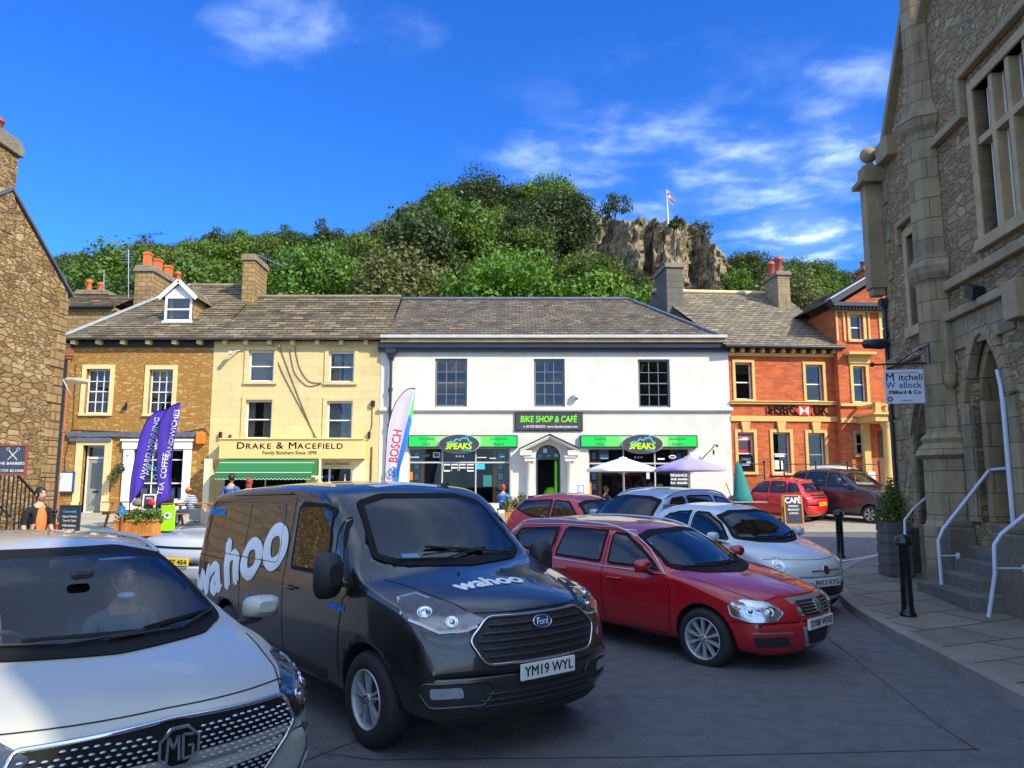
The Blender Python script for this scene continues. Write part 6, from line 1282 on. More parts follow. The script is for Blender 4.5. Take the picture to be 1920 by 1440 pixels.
class Car:
    """body lofted along x (0 = nose, L = tail, +y = the vehicle's right), wheel wells cut, openings cut behind every window"""
    def __init__(s, name, label, cat, nose, heading, P, group=None):
        s.P = P; s.nose = Vector(nose); hx = Vector((cos(heading), sin(heading), 0))     # direction towards the tail
        mid = s.nose+hx*P['L']/2; g0 = G(mid.y-hx.y*1.3); g1 = G(mid.y+hx.y*1.3); sl_ = (g1-g0)/2.6
        xa = Vector((hx.x, hx.y, sl_)).normalized(); ya = Vector((0, 0, 1)).cross(xa).normalized()
        gy0 = G(mid.y-ya.y); gy1 = G(mid.y+ya.y); ya = Vector((ya.x, ya.y, (gy1-gy0)/2)).normalized(); za = xa.cross(ya)
        # +y is the right side: x tailwards, z up -> y = z cross x points left of tailwards = the vehicle's right
        s.root = thing(name, label, cat, (0, 0, 0), group); zc = G(mid.y)
        o = mid-xa*P['L']/2; o.z = zc-sl_*P['L']/2
        s.root.location = o; s.root.rotation_euler = Matrix((xa, ya, za)).transposed().to_euler()
        s.loft(); s.holes = []
    def rings(s):
        P = s.P; top, bot, belt, wid = pc(P['top']), pc(P['bot']), pc(P['belt']), pc(P['wid']); L = P['L']; tum = P.get('tum', .3); crn = P.get('crown', .07); rc = P.get('rc', .12)
        xs = [0, .004, .012, .025, .045, .07, .10]; x = .14
        while x < L-.14: xs.append(x); x += P.get('step', .042)
        xs += [L-.10, L-.07, L-.045, L-.025, L-.012, L-.004, L]
        fb, rb = P.get('fbend', .3), P.get('rbend', .15); Wm = max(w for _, w in P['wid']); xf = P.get('xf', 2.2)
        def warp(x, y):
            q = min(abs(y)/Wm, 1.05); t = max(0, 1-x/xf); f = fb*(t**1.1) ; u = max(0, 1-(L-x)/1.4); return x+f*q**2.3-rb*u*q**2.3
        out = []
        for x in xs:
            zt, zb, w = top(x), bot(x), wid(x); zB = min(belt(x), zb+(zt-zb)*.93) if zt-belt(x) < .02 else belt(x); zB = max(zB, zb+(zt-zb)*.35); h = zt-zB
            cr = min(crn, h*.55); H_ = zB-zb; k = min(1, H_/.5); yb = w-P.get('shelf', .05)*min(1, h/.25); wr = max(yb-tum*max(h-cr, 0)-.012, .25)
            sf = P.get('sill', .07); pts = [(0, zb), (w-.24*k-.04, zb), (w-sf*k, zb+.07*k), (w-.004, zb+.46*H_), (w-.008, zB-.10*k), (yb, zB), (wr, zt-cr)]
            rad = [0, .06*k, .08*k, .25*k, .07*k, .035*k, rc if h > .3 else rc*max(.35, h/.3)]; nsub = [5, 2, 5, 5, 2, P.get('ng', 9)]; ring = [Vector(pts[0])]
            cur = Vector(pts[0])
            for i in range(1, 7):
                p0, p1 = Vector(pts[i-1]), Vector(pts[i]); a = p0-p1; r_ = min(rad[i], a.length*.45)
                if i < 6: b_ = Vector(pts[i+1])-p1; r_ = min(r_, b_.length*.45); e = p1+b_.normalized()*r_
                else: r_ = min(r_, wr*.45); ye = wr-r_; e = Vector((ye, zt-cr*(ye/wr)**2))
                st_ = p1+(a.normalized()*r_ if a.length > 1e-6 else a); n_ = nsub[i-1]
                for j in range(1, n_+1): ring.append(cur.lerp(st_, j/n_))
                for j in range(1, 5): t = j/4; ring.append(st_*(1-t)**2+p1*2*t*(1-t)+e*t*t)
                cur = e
            NT = P.get('nt', 14); ye = cur.x
            for j in range(1, NT+1): y = ye*(1-j/NT); ring.append(Vector((y, zt-cr*(y/wr)**2)))
            out.append([(warp(x, p.x), p.x, p.y) for p in ring])
        return out
    def loft(s):
        R_ = s.rings(); P = s.P; n = len(R_[0]); vs = []; fs = []; N = 2*n-2
        for r in R_: vs += r+[(x, -y, z) for x, y, z in r[1:-1][::-1]]
        for i in range(len(R_)-1):
            for k in range(N): fs.append((i*N+k, i*N+(k+1) % N, (i+1)*N+(k+1) % N, (i+1)*N+k))
        for base in (0, (len(R_)-1)*N):
            # close the ends by joining mirrored left and right points row by row
            for k in range(0, n-1):
                a, b = base+k, base+k+1; c = base+(N-k-1) % N if True else 0; d = base+(N-k) % N
                q = [a, b, c, d]; q = list(dict.fromkeys(q))
                if len(q) >= 3: fs.append(tuple(q))
        me = bpy.data.meshes.new('body'); me.from_pydata(vs, [], fs); bm = bmesh.new(); bm.from_mesh(me); bmesh.ops.recalc_face_normals(bm, faces=bm.faces); bm.to_mesh(me); bm.free()
        o = bpy.data.objects.new('body', me); COL.objects.link(o); cm = MB(); Ra = P['Ra']
        for xw in P['axles']:
            for sg in (-1, 1):
                yi = P['track']-P.get('well', .20); cm.lathe([(Ra, yi), (Ra, 1.4)], (xw, 0, P['zw']), 40, axis='Y') if sg > 0 else cm.lathe([(Ra, -1.4), (Ra, -yi)], (xw, 0, P['zw']), 40, axis='Y')
        cu = cm.build('cutter', 'under'); cu.data.materials.clear()
        md = o.modifiers.new('b', 'BOOLEAN'); md.object = cu; md.operation = 'DIFFERENCE'; md.solver = 'EXACT'
        dg = bpy.context.evaluated_depsgraph_get(); me2 = bpy.data.meshes.new_from_object(o.evaluated_get(dg)); bpy.data.objects.remove(o); bpy.data.objects.remove(cu)
        s.bm = bmesh.new(); s.bm.from_mesh(me2); bmesh.ops.recalc_face_normals(s.bm, faces=s.bm.faces)
        for f in s.bm.faces:
            f.smooth = True; f.material_index = 0
            for xw in P['axles']:
                if all(math.hypot(v.co.x-xw, v.co.z-P['zw']) < Ra+.003 for v in f.verts) and all(abs(v.co.y) > P['track']-P.get('well', .2)-.01 for v in f.verts): f.material_index = 1; f.smooth = False
        s.bvh = BVHTree.FromBMesh(s.bm)
    # --- projection of drawings onto the body
    def hit(s, t, z, a, mir=False, off=.004):
        if a == 'T':
            r = s.bvh.ray_cast(Vector((t, z, 4)), Vector((0, 0, -1))); 
        else:
            A = R(a); d = Vector((cos(A), -sin(A), 0)); e = Vector((sin(A), cos(A), 0)); 
            c = Vector((s.P['L']/2, 0, 0)) if a not in (0, 180) else Vector((0, 0, 0))
            if a in (90,): c = Vector((0, 0, 0))
            if a not in (0, 90, 180, 'T'): c = Vector((0, 0, 0))
            org = c+e*t-d*6+Vector((0, 0, z)); r = s.bvh.ray_cast(org, d)
        if r[0] is None:
            q = (Vector((t, z, 1.5)) if a == 'T' else c+e*t+Vector((0, 0, z))+(-d*1.0 if a in (90,) else Vector((0, 0, 0))))
            r = s.bvh.find_nearest(q)
        p = r[0]; nn = r[1]
        p = p+nn*off
        return Vector((p.x, -p.y, p.z)) if mir else p
    def patch(s, name, poly, a, mat, off=.004, mir=False, parent=None, step=.06, frit=0, fritmat='frit', skirt=.012, hole=None, label=None, noobj=None):
        poly = [tuple(p) for p in poly]; bd = dens(poly, step); pts = [Vector(p) for p in bd]; n = len(bd); ed = [(i, (i+1) % n) for i in range(n)]
        ip = None
        if frit:
            ip = inset(poly, frit); b2 = dens(ip, step); k = len(pts); pts += [Vector(p) for p in b2]; ed += [(k+i, k+(i+1) % len(b2)) for i in range(len(b2))]
        x0 = min(p[0] for p in bd); x1 = max(p[0] for p in bd); y0 = min(p[1] for p in bd); y1 = max(p[1] for p in bd); tp = inset(poly, step*.35)
        for i in range(int((x1-x0)/step)+1):
            for j in range(int((y1-y0)/step)+1):
                q = (x0+(i+.5)*step, y0+(j+.5)*step)
                if inside(q, tp): pts.append(Vector(q))
        v, e, f, *_ = delaunay_2d_cdt(pts, ed, [], 1, 1e-5); H_ = [s.hit(p.x, p.y, a, mir, off) for p in v]; m = MB()
        for q in f:
            mt = 0
            if ip is not None: c = sum((v[i] for i in q), Vector((0, 0)))/len(q); mt = 0 if inside(tuple(c), ip) else 1
            m.f.append(tuple(q)); m.m.append(mt); m.sm.append(True)
        m.v = [tuple(p) for p in H_]
        if skirt:
            c0 = len(m.v); B_ = [s.hit(p[0], p[1], a, mir, off) for p in bd]; Bi = [s.hit(p[0], p[1], a, mir, off-skirt) for p in bd]; m.add(B_+Bi, [(i, (i+1) % n, (i+1) % n+n, i+n) for i in range(n)], 1 if frit else 0)
        if hole is not None: s.holes.append((inset(poly, hole), a, mir))
        if noobj is not None: noobj.v, nn = noobj.v, len(noobj.v); noobj.v += m.v; noobj.f += [tuple(nn+i for i in q) for q in m.f]; noobj.m += [noobj_mat(mat)]*len(m.f); noobj.sm += m.sm; return None
        o = m.build(name, [mat, fritmat], parent or s.root, local=True, fixn=False)
        # make the faces point outward
        bm = bmesh.new(); bm.from_mesh(o.data); bmesh.ops.recalc_face_normals(bm, faces=bm.faces); C_ = Vector((s.P['L']/2, 0, .7))
        if bm.faces and sum((f.calc_center_median()-C_).dot(f.normal)*f.calc_area() for f in bm.faces) < 0: bmesh.ops.reverse_faces(bm, faces=bm.faces)
        bm.to_mesh(o.data); bm.free()
        if label: o['label'] = label
        return o
    def line(s, m, pts, a, w=.006, off=.0025, mir=False, mat=0, step=.05, r=None, closed=False):
        P_ = [];
        seq = list(pts)+([pts[0]] if closed else [])
        for i in range(len(seq)-1):
            k = max(1, int(math.dist(seq[i], seq[i+1])/step)); P_ += [(seq[i][0]+(seq[i+1][0]-seq[i][0])*j/k, seq[i][1]+(seq[i+1][1]-seq[i][1])*j/k) for j in range(k)]
        P_.append(seq[-1]); Q = [s.hit(x, z, a, mir, off) for x, z in P_]
        if r: m.tube(Q, r, 6, mat); return
        N_ = [(s.hit(x, z, a, mir, off+.05)-q).normalized() for (x, z), q in zip(P_, Q)]; L = []; Rr = []
        for i, q in enumerate(Q):
            d = (Q[min(i+1, len(Q)-1)]-Q[max(i-1, 0)]); sd = d.cross(N_[i]).normalized()*w/2; L.append(q+sd); Rr.append(q-sd)
        k = len(Q); m.add(L+Rr, [(i, i+1, i+1+k, i+k) for i in range(k-1)], mat, True)
    def lines(s, name, segs, mat='frit', parent=None, **k):
        m = MB()
        for sg in segs:
            pts, a, *r = sg; mir = r[0] if r else False; s.line(m, pts, a, mir=mir, **k)
        return m.build(name, mat, parent or s.root, local=True, fixn=False)
    def lettering(s, name, txt, size, cx, cz, a, mat, mir=False, width=None, rot=0.0, parent=None, off=.006, xscale=1, **k):
        vs, fs = fine(*text_mesh(txt, size, **k), .06); x0 = min(v[0] for v in vs); x1 = max(v[0] for v in vs); q = width/(x1-x0) if width else 1; c0 = (x0+x1)/2; m = MB(); W_ = []
        for v in vs:
            lx, lz = (v[0]-c0)*q, v[1]; X_, Z_ = lx*cos(rot)-lz*sin(rot), lx*sin(rot)+lz*cos(rot)
            W_.append(s.hit(cx+xscale*X_, cz+Z_, a, mir, off+v[2]))
        m.add(W_, fs); return m.build(name, mat, parent or s.root, local=True, fixn=False)
    def finish(s, paint, body_name='body'):
        P = s.P; C_ = None; dele = []
        def inh(f):
            c = f.calc_center_median()
            for poly, a, mir in s.holes:
                y = -c.y if mir else c.y
                if a == 'T': t, z = c.x, y; ok = f.normal.z > .3
                else:
                    A = R(a); e = Vector((sin(A), cos(A), 0)); d = Vector((cos(A), -sin(A), 0)); q = Vector((c.x, y, c.z)); t, z = q.dot(e), c.z; nq = Vector((f.normal.x, -f.normal.y if mir else f.normal.y, f.normal.z)); ok = nq.dot(d) < -.08 and c.z > .5
                if ok and inside((t, z), poly): return True
            return False
        if s.holes: bmesh.ops.delete(s.bm, geom=[f for f in s.bm.faces if inh(f)], context='FACES')
        me = bpy.data.meshes.new('body'); s.bm.to_mesh(me); s.bm.free(); me.materials.append(MATS[paint]); me.materials.append(MATS['under']); me.materials.append(MATS['cabin'])
        o = bpy.data.objects.new(body_name, me); COL.objects.link(o); o.parent = s.root; s.body = o
        if s.holes:
            md = o.modifiers.new('lining', 'SOLIDIFY'); md.thickness = .014; md.offset = -1; md.material_offset = 2; md.material_offset_rim = 2; md.use_rim = True
        wn_ = o.modifiers.new('wn', 'WEIGHTED_NORMAL') if False else None
        return o
    def wheel(s, x, side, style='spokes', n=5, Rr=None, w=.205, rimr=None, mat='alloy', steer=0, turn=.3):
        P = s.P; Rt = Rr or P['zw']; rr = rimr or Rt*.68; y = P['track']; wr = bpy.data.objects.new('wheel', None)
        root = MB(); sg = 1 if side > 0 else -1
        prof = [(rr*.97, -w/2+.01), (rr*1.04, -w/2), (Rt*.90, -w/2-.005), (Rt*.975, -w/2+.022), (Rt, -w/2+.05), (Rt*1.003, 0), (Rt, w/2-.05), (Rt*.975, w/2-.022), (Rt*.90, w/2+.005), (rr*1.04, w/2), (rr*.97, w/2-.01)]
        t = MB(); t.lathe(prof, (0, 0, 0), 44, axis='Y', cap=False)
        ty = t.build('tyre', 'rubber', None, fixn=True); ty.name = 'wheel'; me = ty.data
        ty.parent = s.root; ty.location = (x, sg*(y-w/2-.0), Rt-.006); ty.rotation_euler = (0, turn, (pi if sg < 0 else 0)+steer*sg*0+steer)
        m = MB(); 
        m.lathe([(rr*.99, -w/2+.01), (rr*.99, w/2-.012), (rr*.995, w/2+.002), (rr*.965, w/2+.004), (rr*.93, w/2-.012), (rr*.90, -w/2+.03)], (0, 0, 0), 40, 0, axis='Y', cap=False)
        yf = w/2-.018; hub = rr*.20
        m.lathe([(hub, yf-.05), (hub, yf), (hub*.8, yf+.008), (.001, yf+.010)], (0, 0, 0), 20, 0, axis='Y')
        if style == 'split':
            for i in range(n):
                for dt in (-.16, .16): a = 2*pi*i/n+dt; a0 = 2*pi*i/n+dt*.5; m.add([(hub*.8*cos(a0-.10), yf, hub*.8*sin(a0-.10)), (hub*.8*cos(a0+.10), yf, hub*.8*sin(a0+.10)), (rr*.96*cos(a+.055), yf-.004, rr*.96*sin(a+.055)), (rr*.96*cos(a-.055), yf-.004, rr*.96*sin(a-.055)), (hub*.8*cos(a0-.12), yf-.03, hub*.8*sin(a0-.12)), (hub*.8*cos(a0+.12), yf-.03, hub*.8*sin(a0+.12)), (rr*.96*cos(a+.075), yf-.03, rr*.96*sin(a+.075)), (rr*.96*cos(a-.075), yf-.03, rr*.96*sin(a-.075))], [(0,1,2,3),(4,7,6,5),(0,4,5,1),(1,5,6,2),(2,6,7,3),(3,7,4,0)], 0)
        else:
            for i in range(n):
                a = 2*pi*i/n; k0 = .55 if n <= 6 else .26; k1 = (.20 if n <= 6 else .085); m.add([(hub*.8*cos(a-k0), yf, hub*.8*sin(a-k0)), (hub*.8*cos(a+k0), yf, hub*.8*sin(a+k0)), (rr*.96*cos(a+k1), yf-.002, rr*.96*sin(a+k1)), (rr*.96*cos(a-k1), yf-.002, rr*.96*sin(a-k1)), (hub*.8*cos(a-k0), yf-.035, hub*.8*sin(a-k0)), (hub*.8*cos(a+k0), yf-.035, hub*.8*sin(a+k0)), (rr*.96*cos(a+k1*1.2), yf-.035, rr*.96*sin(a+k1*1.2)), (rr*.96*cos(a-k1*1.2), yf-.035, rr*.96*sin(a-k1*1.2))], [(0,1,2,3),(4,7,6,5),(0,4,5,1),(1,5,6,2),(2,6,7,3),(3,7,4,0)], 0)
        for i in range(5): a = 2*pi*i/5+.3; m.lathe([(.012, yf), (.010, yf+.014)], (hub*.62*cos(a), 0, hub*.62*sin(a)), 6, 1, axis='Y')
        m.build('rim', [mat, 'alloy_dark'], ty, local=True)
        m = MB(); m.lathe([(rr*.62, yf-.10), (rr*.62, yf-.075), (.02, yf-.075)], (0, 0, 0), 28, 0, axis='Y'); m.lathe([(rr*.90, -w/2+.04), (.02, -w/2+.04)], (0, 0, 0), 28, 1, axis='Y'); m.build('brake_disc', ['disc_steel', 'under'], ty, local=True)
        return ty
    def wheels(s, **k):
        for i, x in enumerate(s.P['axles']):
            for sd in (1, -1): s.wheel(x, sd, turn=.3+i+sd*.7, **k)
    def mirror(s, x, z, side, mat, size=(.10, .23, .16), arm=.08, glassback=True, y=None, dark=True):
        yb = y if y is not None else abs(s.hit(x, z, 90, False, 0).y); sg = side; m = MB(); cx, cy = x, sg*(yb+arm+size[1]/2-.03)
        pr = []
        M_ = Matrix.Rotation(sg*.12, 3, 'Z')
        bm_ = MB(); n = 16; K = 7
        # shell: rounded box swelling forward, flat mirror face to the rear
        for i in range(K+1):
            t = i/K; sx_ = -size[0]*t; sc = (1-.55*t**2.6)
            for k in range(n):
                a = 2*pi*k/n; ca, sa = cos(a), sin(a); e_ = .62; py = abs(ca)**e_*(1 if ca > 0 else -1)*size[1]/2*sc; pz_ = abs(sa)**e_*(1 if sa > 0 else -1)*size[2]/2*sc+.015*t
                pr.append((sx_, py, pz_))
        fs = [(i*n+k, i*n+(k+1) % n, (i+1)*n+(k+1) % n, (i+1)*n+k) for i in range(K) for k in range(n)]; bm_.add(pr, fs, 0, True); bm_.add(pr[-n:], [tuple(range(n))], 0, True); bm_.add(pr[:n], [tuple(range(n))[::-1]], 1)
        bm_.v = [tuple(M_@Vector(q)+Vector((cx+.03, cy, z+.06))) for q in bm_.v]
        o = bm_.build('wing_mirror', [mat, 'lamp_silver'], s.root, local=True)
        m = MB(); m.bar((x+.0, sg*(yb-.03), z-.03), (cx, cy-sg*.02, z+.0), .07, .035); m.build('mirror_arm', 'trim_black', o, local=True); return o
    def plate(s, txt, cx, cz, tilt=0.0, mat='plate_white', a=0, off=.02, blue=False, chars='print_black'):
        hs_ = [s.hit(q, cz+dz, a, False, 0).x for q in (-.1, .1) for dz in (-.05, .05)]; x = min(hs_)-off if a == 0 else max(hs_)+off; m = MB(); sg = -1 if a == 0 else 1
        if a == 0: y = cx
        else: y = cx
        m.box(x-.008, x+.012, y-.26, y+.26, cz-.0555, cz+.0555); m.box(x-.0 if sg < 0 else x-.03, x+.03 if sg < 0 else x, y-.24, y+.24, cz-.05, cz+.05)
        o = m.build('number_plate', [mat], s.root, local=True, bevel=.003)
        m = MB(); text(m, txt, .098, (x+sg*(.010 if sg < 0 else .014), y, cz), (0, -sg*-1, 0) if False else ((0, -1, 0) if a == 0 else (0, 1, 0)), width=.47 if len(txt) > 6 else .42, bold=.0016); m.build('plate_lettering', chars, o, local=True)
        if blue: m = MB(); m.box(x-.010, x-.006, y+.215, y+.26, cz-.055, cz+.055); m.build('plate_band', 'print_blue', o, local=True)
        return o
    def cabin(s, xd, zd, seats, zs=.48, wseat=.5, wheel_side=1, zroof=None, light=False, xw=.0):
        """dashboard, steering wheel and seats seen through the glass"""
        hw = s.P['track']-.16; m = MB(); m.box(xd, xd+.38, -hw+.02, hw-.02, zd-.30, zd-.03); m.lathe([(.001, .15), (.13, .15), (.16, .02), (.16, -.1)], (xd+.25, wheel_side*.38, zd-.02), 12) if False else None
        m.box(xd+.1, xd+.34, wheel_side*.38-.17, wheel_side*.38+.17, zd-.1, zd+.02); m.build('dashboard', 'dash', s.root, local=True, bevel=.03)
        m = MB(); c = Vector((xd+.50, wheel_side*.38, zd-.05)); ax = Matrix.Rotation(-.45, 3, 'Y'); m.tube([c+ax@Vector((0, .18*cos(t), .18*sin(t))) for t in [2*pi*i/24 for i in range(25)]], .014, 6); m.tube([c+ax@Vector((0, -.17, 0)), c+ax@Vector((0, .17, 0))], .018, 6); m.tube([c, c+ax@Vector((-.2, 0, -.02))], .03, 6); m.build('steering_wheel', 'dash', s.root, local=True)
        for (x, ys) in seats:
            for y in ys:
                m = MB(); m.box(x, x+.50, y-.24, y+.24, zs-.14, zs)
                m.add([(x+.42, y-.23, zs-.02), (x+.56, y-.23, zs-.04), (x+.78, y-.20, zs+.60), (x+.68, y-.20, zs+.62), (x+.42, y+.23, zs-.02), (x+.56, y+.23, zs-.04), (x+.78, y+.20, zs+.60), (x+.68, y+.20, zs+.62)], [(0,1,2,3),(4,7,6,5),(0,3,7,4),(1,5,6,2),(3,2,6,7),(0,4,5,1)])
                m.box(x+.70, x+.79, y-.12, y+.12, zs+.66, zs+.84); m.tube([(x+.73, y-.05, zs+.6), (x+.745, y-.05, zs+.68)], .008, 5); m.tube([(x+.73, y+.05, zs+.6), (x+.745, y+.05, zs+.68)], .008, 5)
                m.build('seat', 'seat_tan' if light else 'seat', s.root, local=True, bevel=.035)
        m = MB(); m.box(xd+.1, s.P['L']-.35, -hw, hw, .26, .30); m.build('floor', 'cabin', s.root, local=True)
    def wiper(s, pts, a=0):
        m = MB(); Q = [s.hit(y, z, a, False, .03) for y, z in pts]; m.tube(Q, .009, 5); m.bar(Q[0].lerp(Q[-1], .3), Q[-1], .012, .022); m.build('wiper', 'trim_black', s.root, local=True)
    def rail(s, y, x0, x1, h=.045, mat='chrome'):
        m = MB(); P_ = [];
        for i in range(15): t = i/14; x = x0+(x1-x0)*t; q = s.hit(x, abs(y), 'T', y < 0, 0); P_.append(q+Vector((0, 0, h*min(1, 5*t, 5*(1-t))**.6)))
        m.tube(P_, .016, 8); m.build('roof_rail', mat, s.root, local=True)
def noobj_mat(x): return 0
def oval(cx, cz, rx, rz, n=24): return [(cx+rx*cos(2*pi*i/n), cz+rz*sin(2*pi*i/n)) for i in range(n)]
def clipline(m, c, poly, z, a, y0, y1, **k):
    """horizontal bar across a polygon (kept inside it)"""
    run = []; N = 60; out = []
    for i in range(N+1):
        y = y0+(y1-y0)*i/N
        if inside((y, z), poly): run.append((y, z))
        else:
            if len(run) > 1: out.append(run)
            run = []
    if len(run) > 1: out.append(run)
    for r_ in out: c.line(m, [r_[0], r_[-1]], a, **k)

def HEAD(deg): return R(180-0)-R(90-deg) if False else atan2(cos(R(deg)), -sin(R(deg)))   # tail direction for a car whose nose points deg right of the camera

# ---- black van ------------------------------------------------------------------------------------
def build_van():
    P = dict(L=4.97, axles=(.93, 3.86), zw=.345, Ra=.405, track=.965, tum=.13, crown=.06, rc=.13, fbend=.32, rbend=.06, xf=2.1, shelf=.03, sill=.06, nt=16,
        top=[(0,.60),(.012,.74),(.04,.86),(.10,.97),(.22,1.055),(.55,1.155),(.88,1.235),(1.02,1.29),(1.70,1.80),(1.85,1.88),(2.1,1.935),(2.8,1.96),(4.2,1.91),(4.8,1.85),(4.90,1.77),(4.96,1.3),(4.97,.8)],
        bot=[(0,.585),(.012,.44),(.05,.32),(.15,.25),(.7,.24),(4.7,.27),(4.93,.38),(4.97,.6)],
        belt=[(0,.60),(.10,.86),(.4,1.0),(.95,1.13),(1.6,1.16),(4.9,1.18)], wid=[(0,.84),(.05,.90),(.25,.95),(.7,.985),(4.5,.985),(4.9,.965),(4.97,.93)])
    nose = (.25, 5.84, 0); c = Car('van', 'black panel van with large white lettering on its side and bonnet', 'van', nose, HEAD(39.5), P)
    r_ = c.root
    # windscreen, side windows
    ws = rpoly([(-.76,1.325),(-.60,1.27),(0,1.25),(.60,1.27),(.76,1.325),(.66,1.77),(.40,1.835),(-.40,1.835),(-.66,1.77)], .05)
    c.patch('windscreen', ws, 0, 'glass_screen', .009, frit=.05, skirt=.02, step=.045, hole=.02)
    q1 = rpoly([(1.33,1.19),(1.52,1.175),(1.60,1.66),(1.54,1.60),(1.42,1.40)], .025); q2 = rpoly([(1.60,1.17),(2.36,1.17),(2.38,1.70),(2.30,1.755),(1.86,1.755),(1.70,1.71)], .06)
    for mir in (False, True):
        c.patch('side_window', q1, 90, 'glass_car', .004, mir, frit=.022, hole=.012); c.patch('side_window', q2, 90, 'glass_car', .004, mir, frit=.035, hole=.015)
        # mirror sail and black A-pillar trim
        c.patch('mirror_sail', [(1.16,1.14),(1.33,1.16),(1.44,1.43),(1.30,1.27)], 90, 'trim_black', .005, mir)
    # grille with bars, chrome frame
    g = rpoly([(-.60,.83),(-.50,.665),(.50,.665),(.60,.83),(.44,.965),(-.44,.965)], [.05,.06,.06,.05,.05,.05])
    gr = c.patch('grille', g, 0, 'trim_black', .008)
    m = MB(); c.line(m, g, 0, w=.02, off=.016, closed=True, r=.011); m.build('grille_frame', 'chrome', gr, local=True)
    m = MB()
    for z in (.715,.765,.815,.865,.915): clipline(m, c, inset(g, .03), z, 0, -.6, .6, r=.011, off=.012)
    m.build('grille_bars', 'lamp_dark', gr, local=True)
    b = c.patch('badge', oval(0, .905, .088, .038), 0, M('badge_blue', (.02,.05,.16), .3), .024, skirt=.02); c.lettering('badge_lettering', 'Ford', .062, 0, .905, 0, 'print_white', parent=b, xscale=-1, off=.028, shear=.3, width=.115); m = MB(); c.line(m, oval(0, .905, .088, .038), 0, off=.026, closed=True, r=.005); m.build('badge_rim', 'chrome', b, local=True)
    # word on the bonnet, laid on the sloping hood
    vs, fs = fine(*text_mesh('wahoo', .24, bold=.012), .05); x0 = min(v[0] for v in vs); x1 = max(v[0] for v in vs); q = .66/(x1-x0); m = MB()
    W_ = []
    for v in vs: lx = (v[0]-(x0+x1)/2)*q; W_.append(c.hit(.56+v[1]*.95, .10-lx*1.0-.0, 'T', False, .004+v[2]))
    m.add(W_, fs); m.build('bonnet_lettering', 'print_white', r_, local=True, fixn=False)
    # side lettering
    def sidetext(name, txt, size, x, z, width, rot, mat='print_white', bold=.0, mir=False): 
        vs, fs = fine(*text_mesh(txt, size, bold=bold), .07); a0 = min(v[0] for v in vs); a1 = max(v[0] for v in vs); q = width/(a1-a0); m = MB(); W_ = []
        for v in vs:
            lx = (v[0]-(a0+a1)/2)*q; lz = v[1]; X_ = lx*cos(rot)-lz*sin(rot); Z_ = lx*sin(rot)+lz*cos(rot)
            W_.append(c.hit(x-X_ if not mir else x+X_, z+Z_, 90, mir, .005+v[2]))
        m.add(W_, fs); return m.build(name, mat, r_, local=True, fixn=False)
    # two letter pieces keep the curve of the word going up towards the cab
    cx = [4.62, 4.22, 3.78, 3.30, 2.78]; cz_ = [.90, 1.0, 1.13, 1.27, 1.42]; sz = [.60, .64, .70, .76, .82]; m = MB()
    for ch, x, z, s_ in zip('wahoo', cx, cz_, sz):
        vs, fs = fine(*text_mesh(ch, s_, bold=.036), .07); a0 = min(v[0] for v in vs); a1 = max(v[0] for v in vs); rot = .30; m.add([c.hit(x-((v[0]-(a0+a1)/2)*1.2*cos(rot)-v[1]*sin(rot)), z+((v[0]-(a0+a1)/2)*1.2*sin(rot)+v[1]*cos(rot))-.02, 90, False, .005+v[2]) for v in vs], fs)
    m.build('side_lettering', 'print_white', r_, local=True, fixn=False)
    sidetext('hashtag_lettering', '#INMYELEMNT', .15, 3.02, .80, .62, 0, M('print_azure', (.03,.35,.85), .5), .006); sidetext('hashtag_lettering', '#WAHOOLIGAN', .12, 4.50, 1.62, .50, 0, 'print_azure', .005); sidetext('hashtag_lettering', '#WAHOOLIGAN', .062, 1.42, .95, .30, 0, 'print_azure', .003)
    # lamps
    hl = rpoly([(.46,.955),(.58,.895),(.80,.89),(1.04,.985),(1.09,1.09),(.95,1.12),(.70,1.045)], [.02,.03,.04,.04,.03,.03,.03])
    for mir in (False, True):
        o = c.patch('headlight', hl, 32, 'lamp_mid', .006, mir)
        p = c.hit(.87, .97, 32, mir, .0); 
        for (t, z, r2) in ((.89, 1.01, .055), (.70, .95, .045)):
            p = c.hit(t, z, 32, mir, .004); nn = (c.hit(t, z, 32, mir, .05)-p).normalized(); m = MB(); rt = nn.to_track_quat('X', 'Z').to_matrix()
            m.v = []; m.lathe([(r2, 0), (r2, .012), (r2*.82, .006), (r2*.5, -.0), (r2*.45, .014), (.001, .022)], (0, 0, 0), 20, axis='X'); m.v = [tuple(p+rt@Vector(v)) for v in m.v]; m.build('reflector', 'chrome', o, local=True)
        m = MB(); c.line(m, [(.52,.92),(.60,.895),(.79,.89),(1.0,.97)], 32, w=.02, off=.009, mir=mir); m.build('light_bar', 'print_white', o, local=True); m = MB(); c.line(m, [(.86,1.085),(.95,1.11),(1.08,1.09),(1.05,1.0)], 32, w=.022, off=.009, mir=mir); m.build('light_bar', 'sign_pale', o, local=True)
        c.patch('indicator', rpoly([(.58,.89),(.68,.88),(.72,.90),(.66,.915)], .01), 32, 'lamp_amber', .008, mir, parent=o)
        c.patch('headlight_lens', hl, 32, 'glass_lamp', .014, mir, parent=o)
        fg = rpoly([(.40,.50),(.48,.40),(.86,.40),(.93,.50),(.90,.56),(.46,.56)], .03)
        f = c.patch('foglight_housing', fg, 30, 'trim_black', .006, mir); 
        f2 = c.patch('foglight', rpoly([(.62,.46),(.85,.46),(.86,.53),(.64,.53)], .02), 30, 'lamp_silver', .01, mir, parent=f)
        m = MB(); c.line(m, fg, 30, off=.008, mir=mir, closed=True, r=.009); m.build('housing_rim', 'paint_black', f, local=True)
        c.patch('side_moulding', rpoly([(1.62,.36),(3.40,.36),(3.46,.50),(1.62,.44)], .02), 90, 'trim_black', .010, mir)
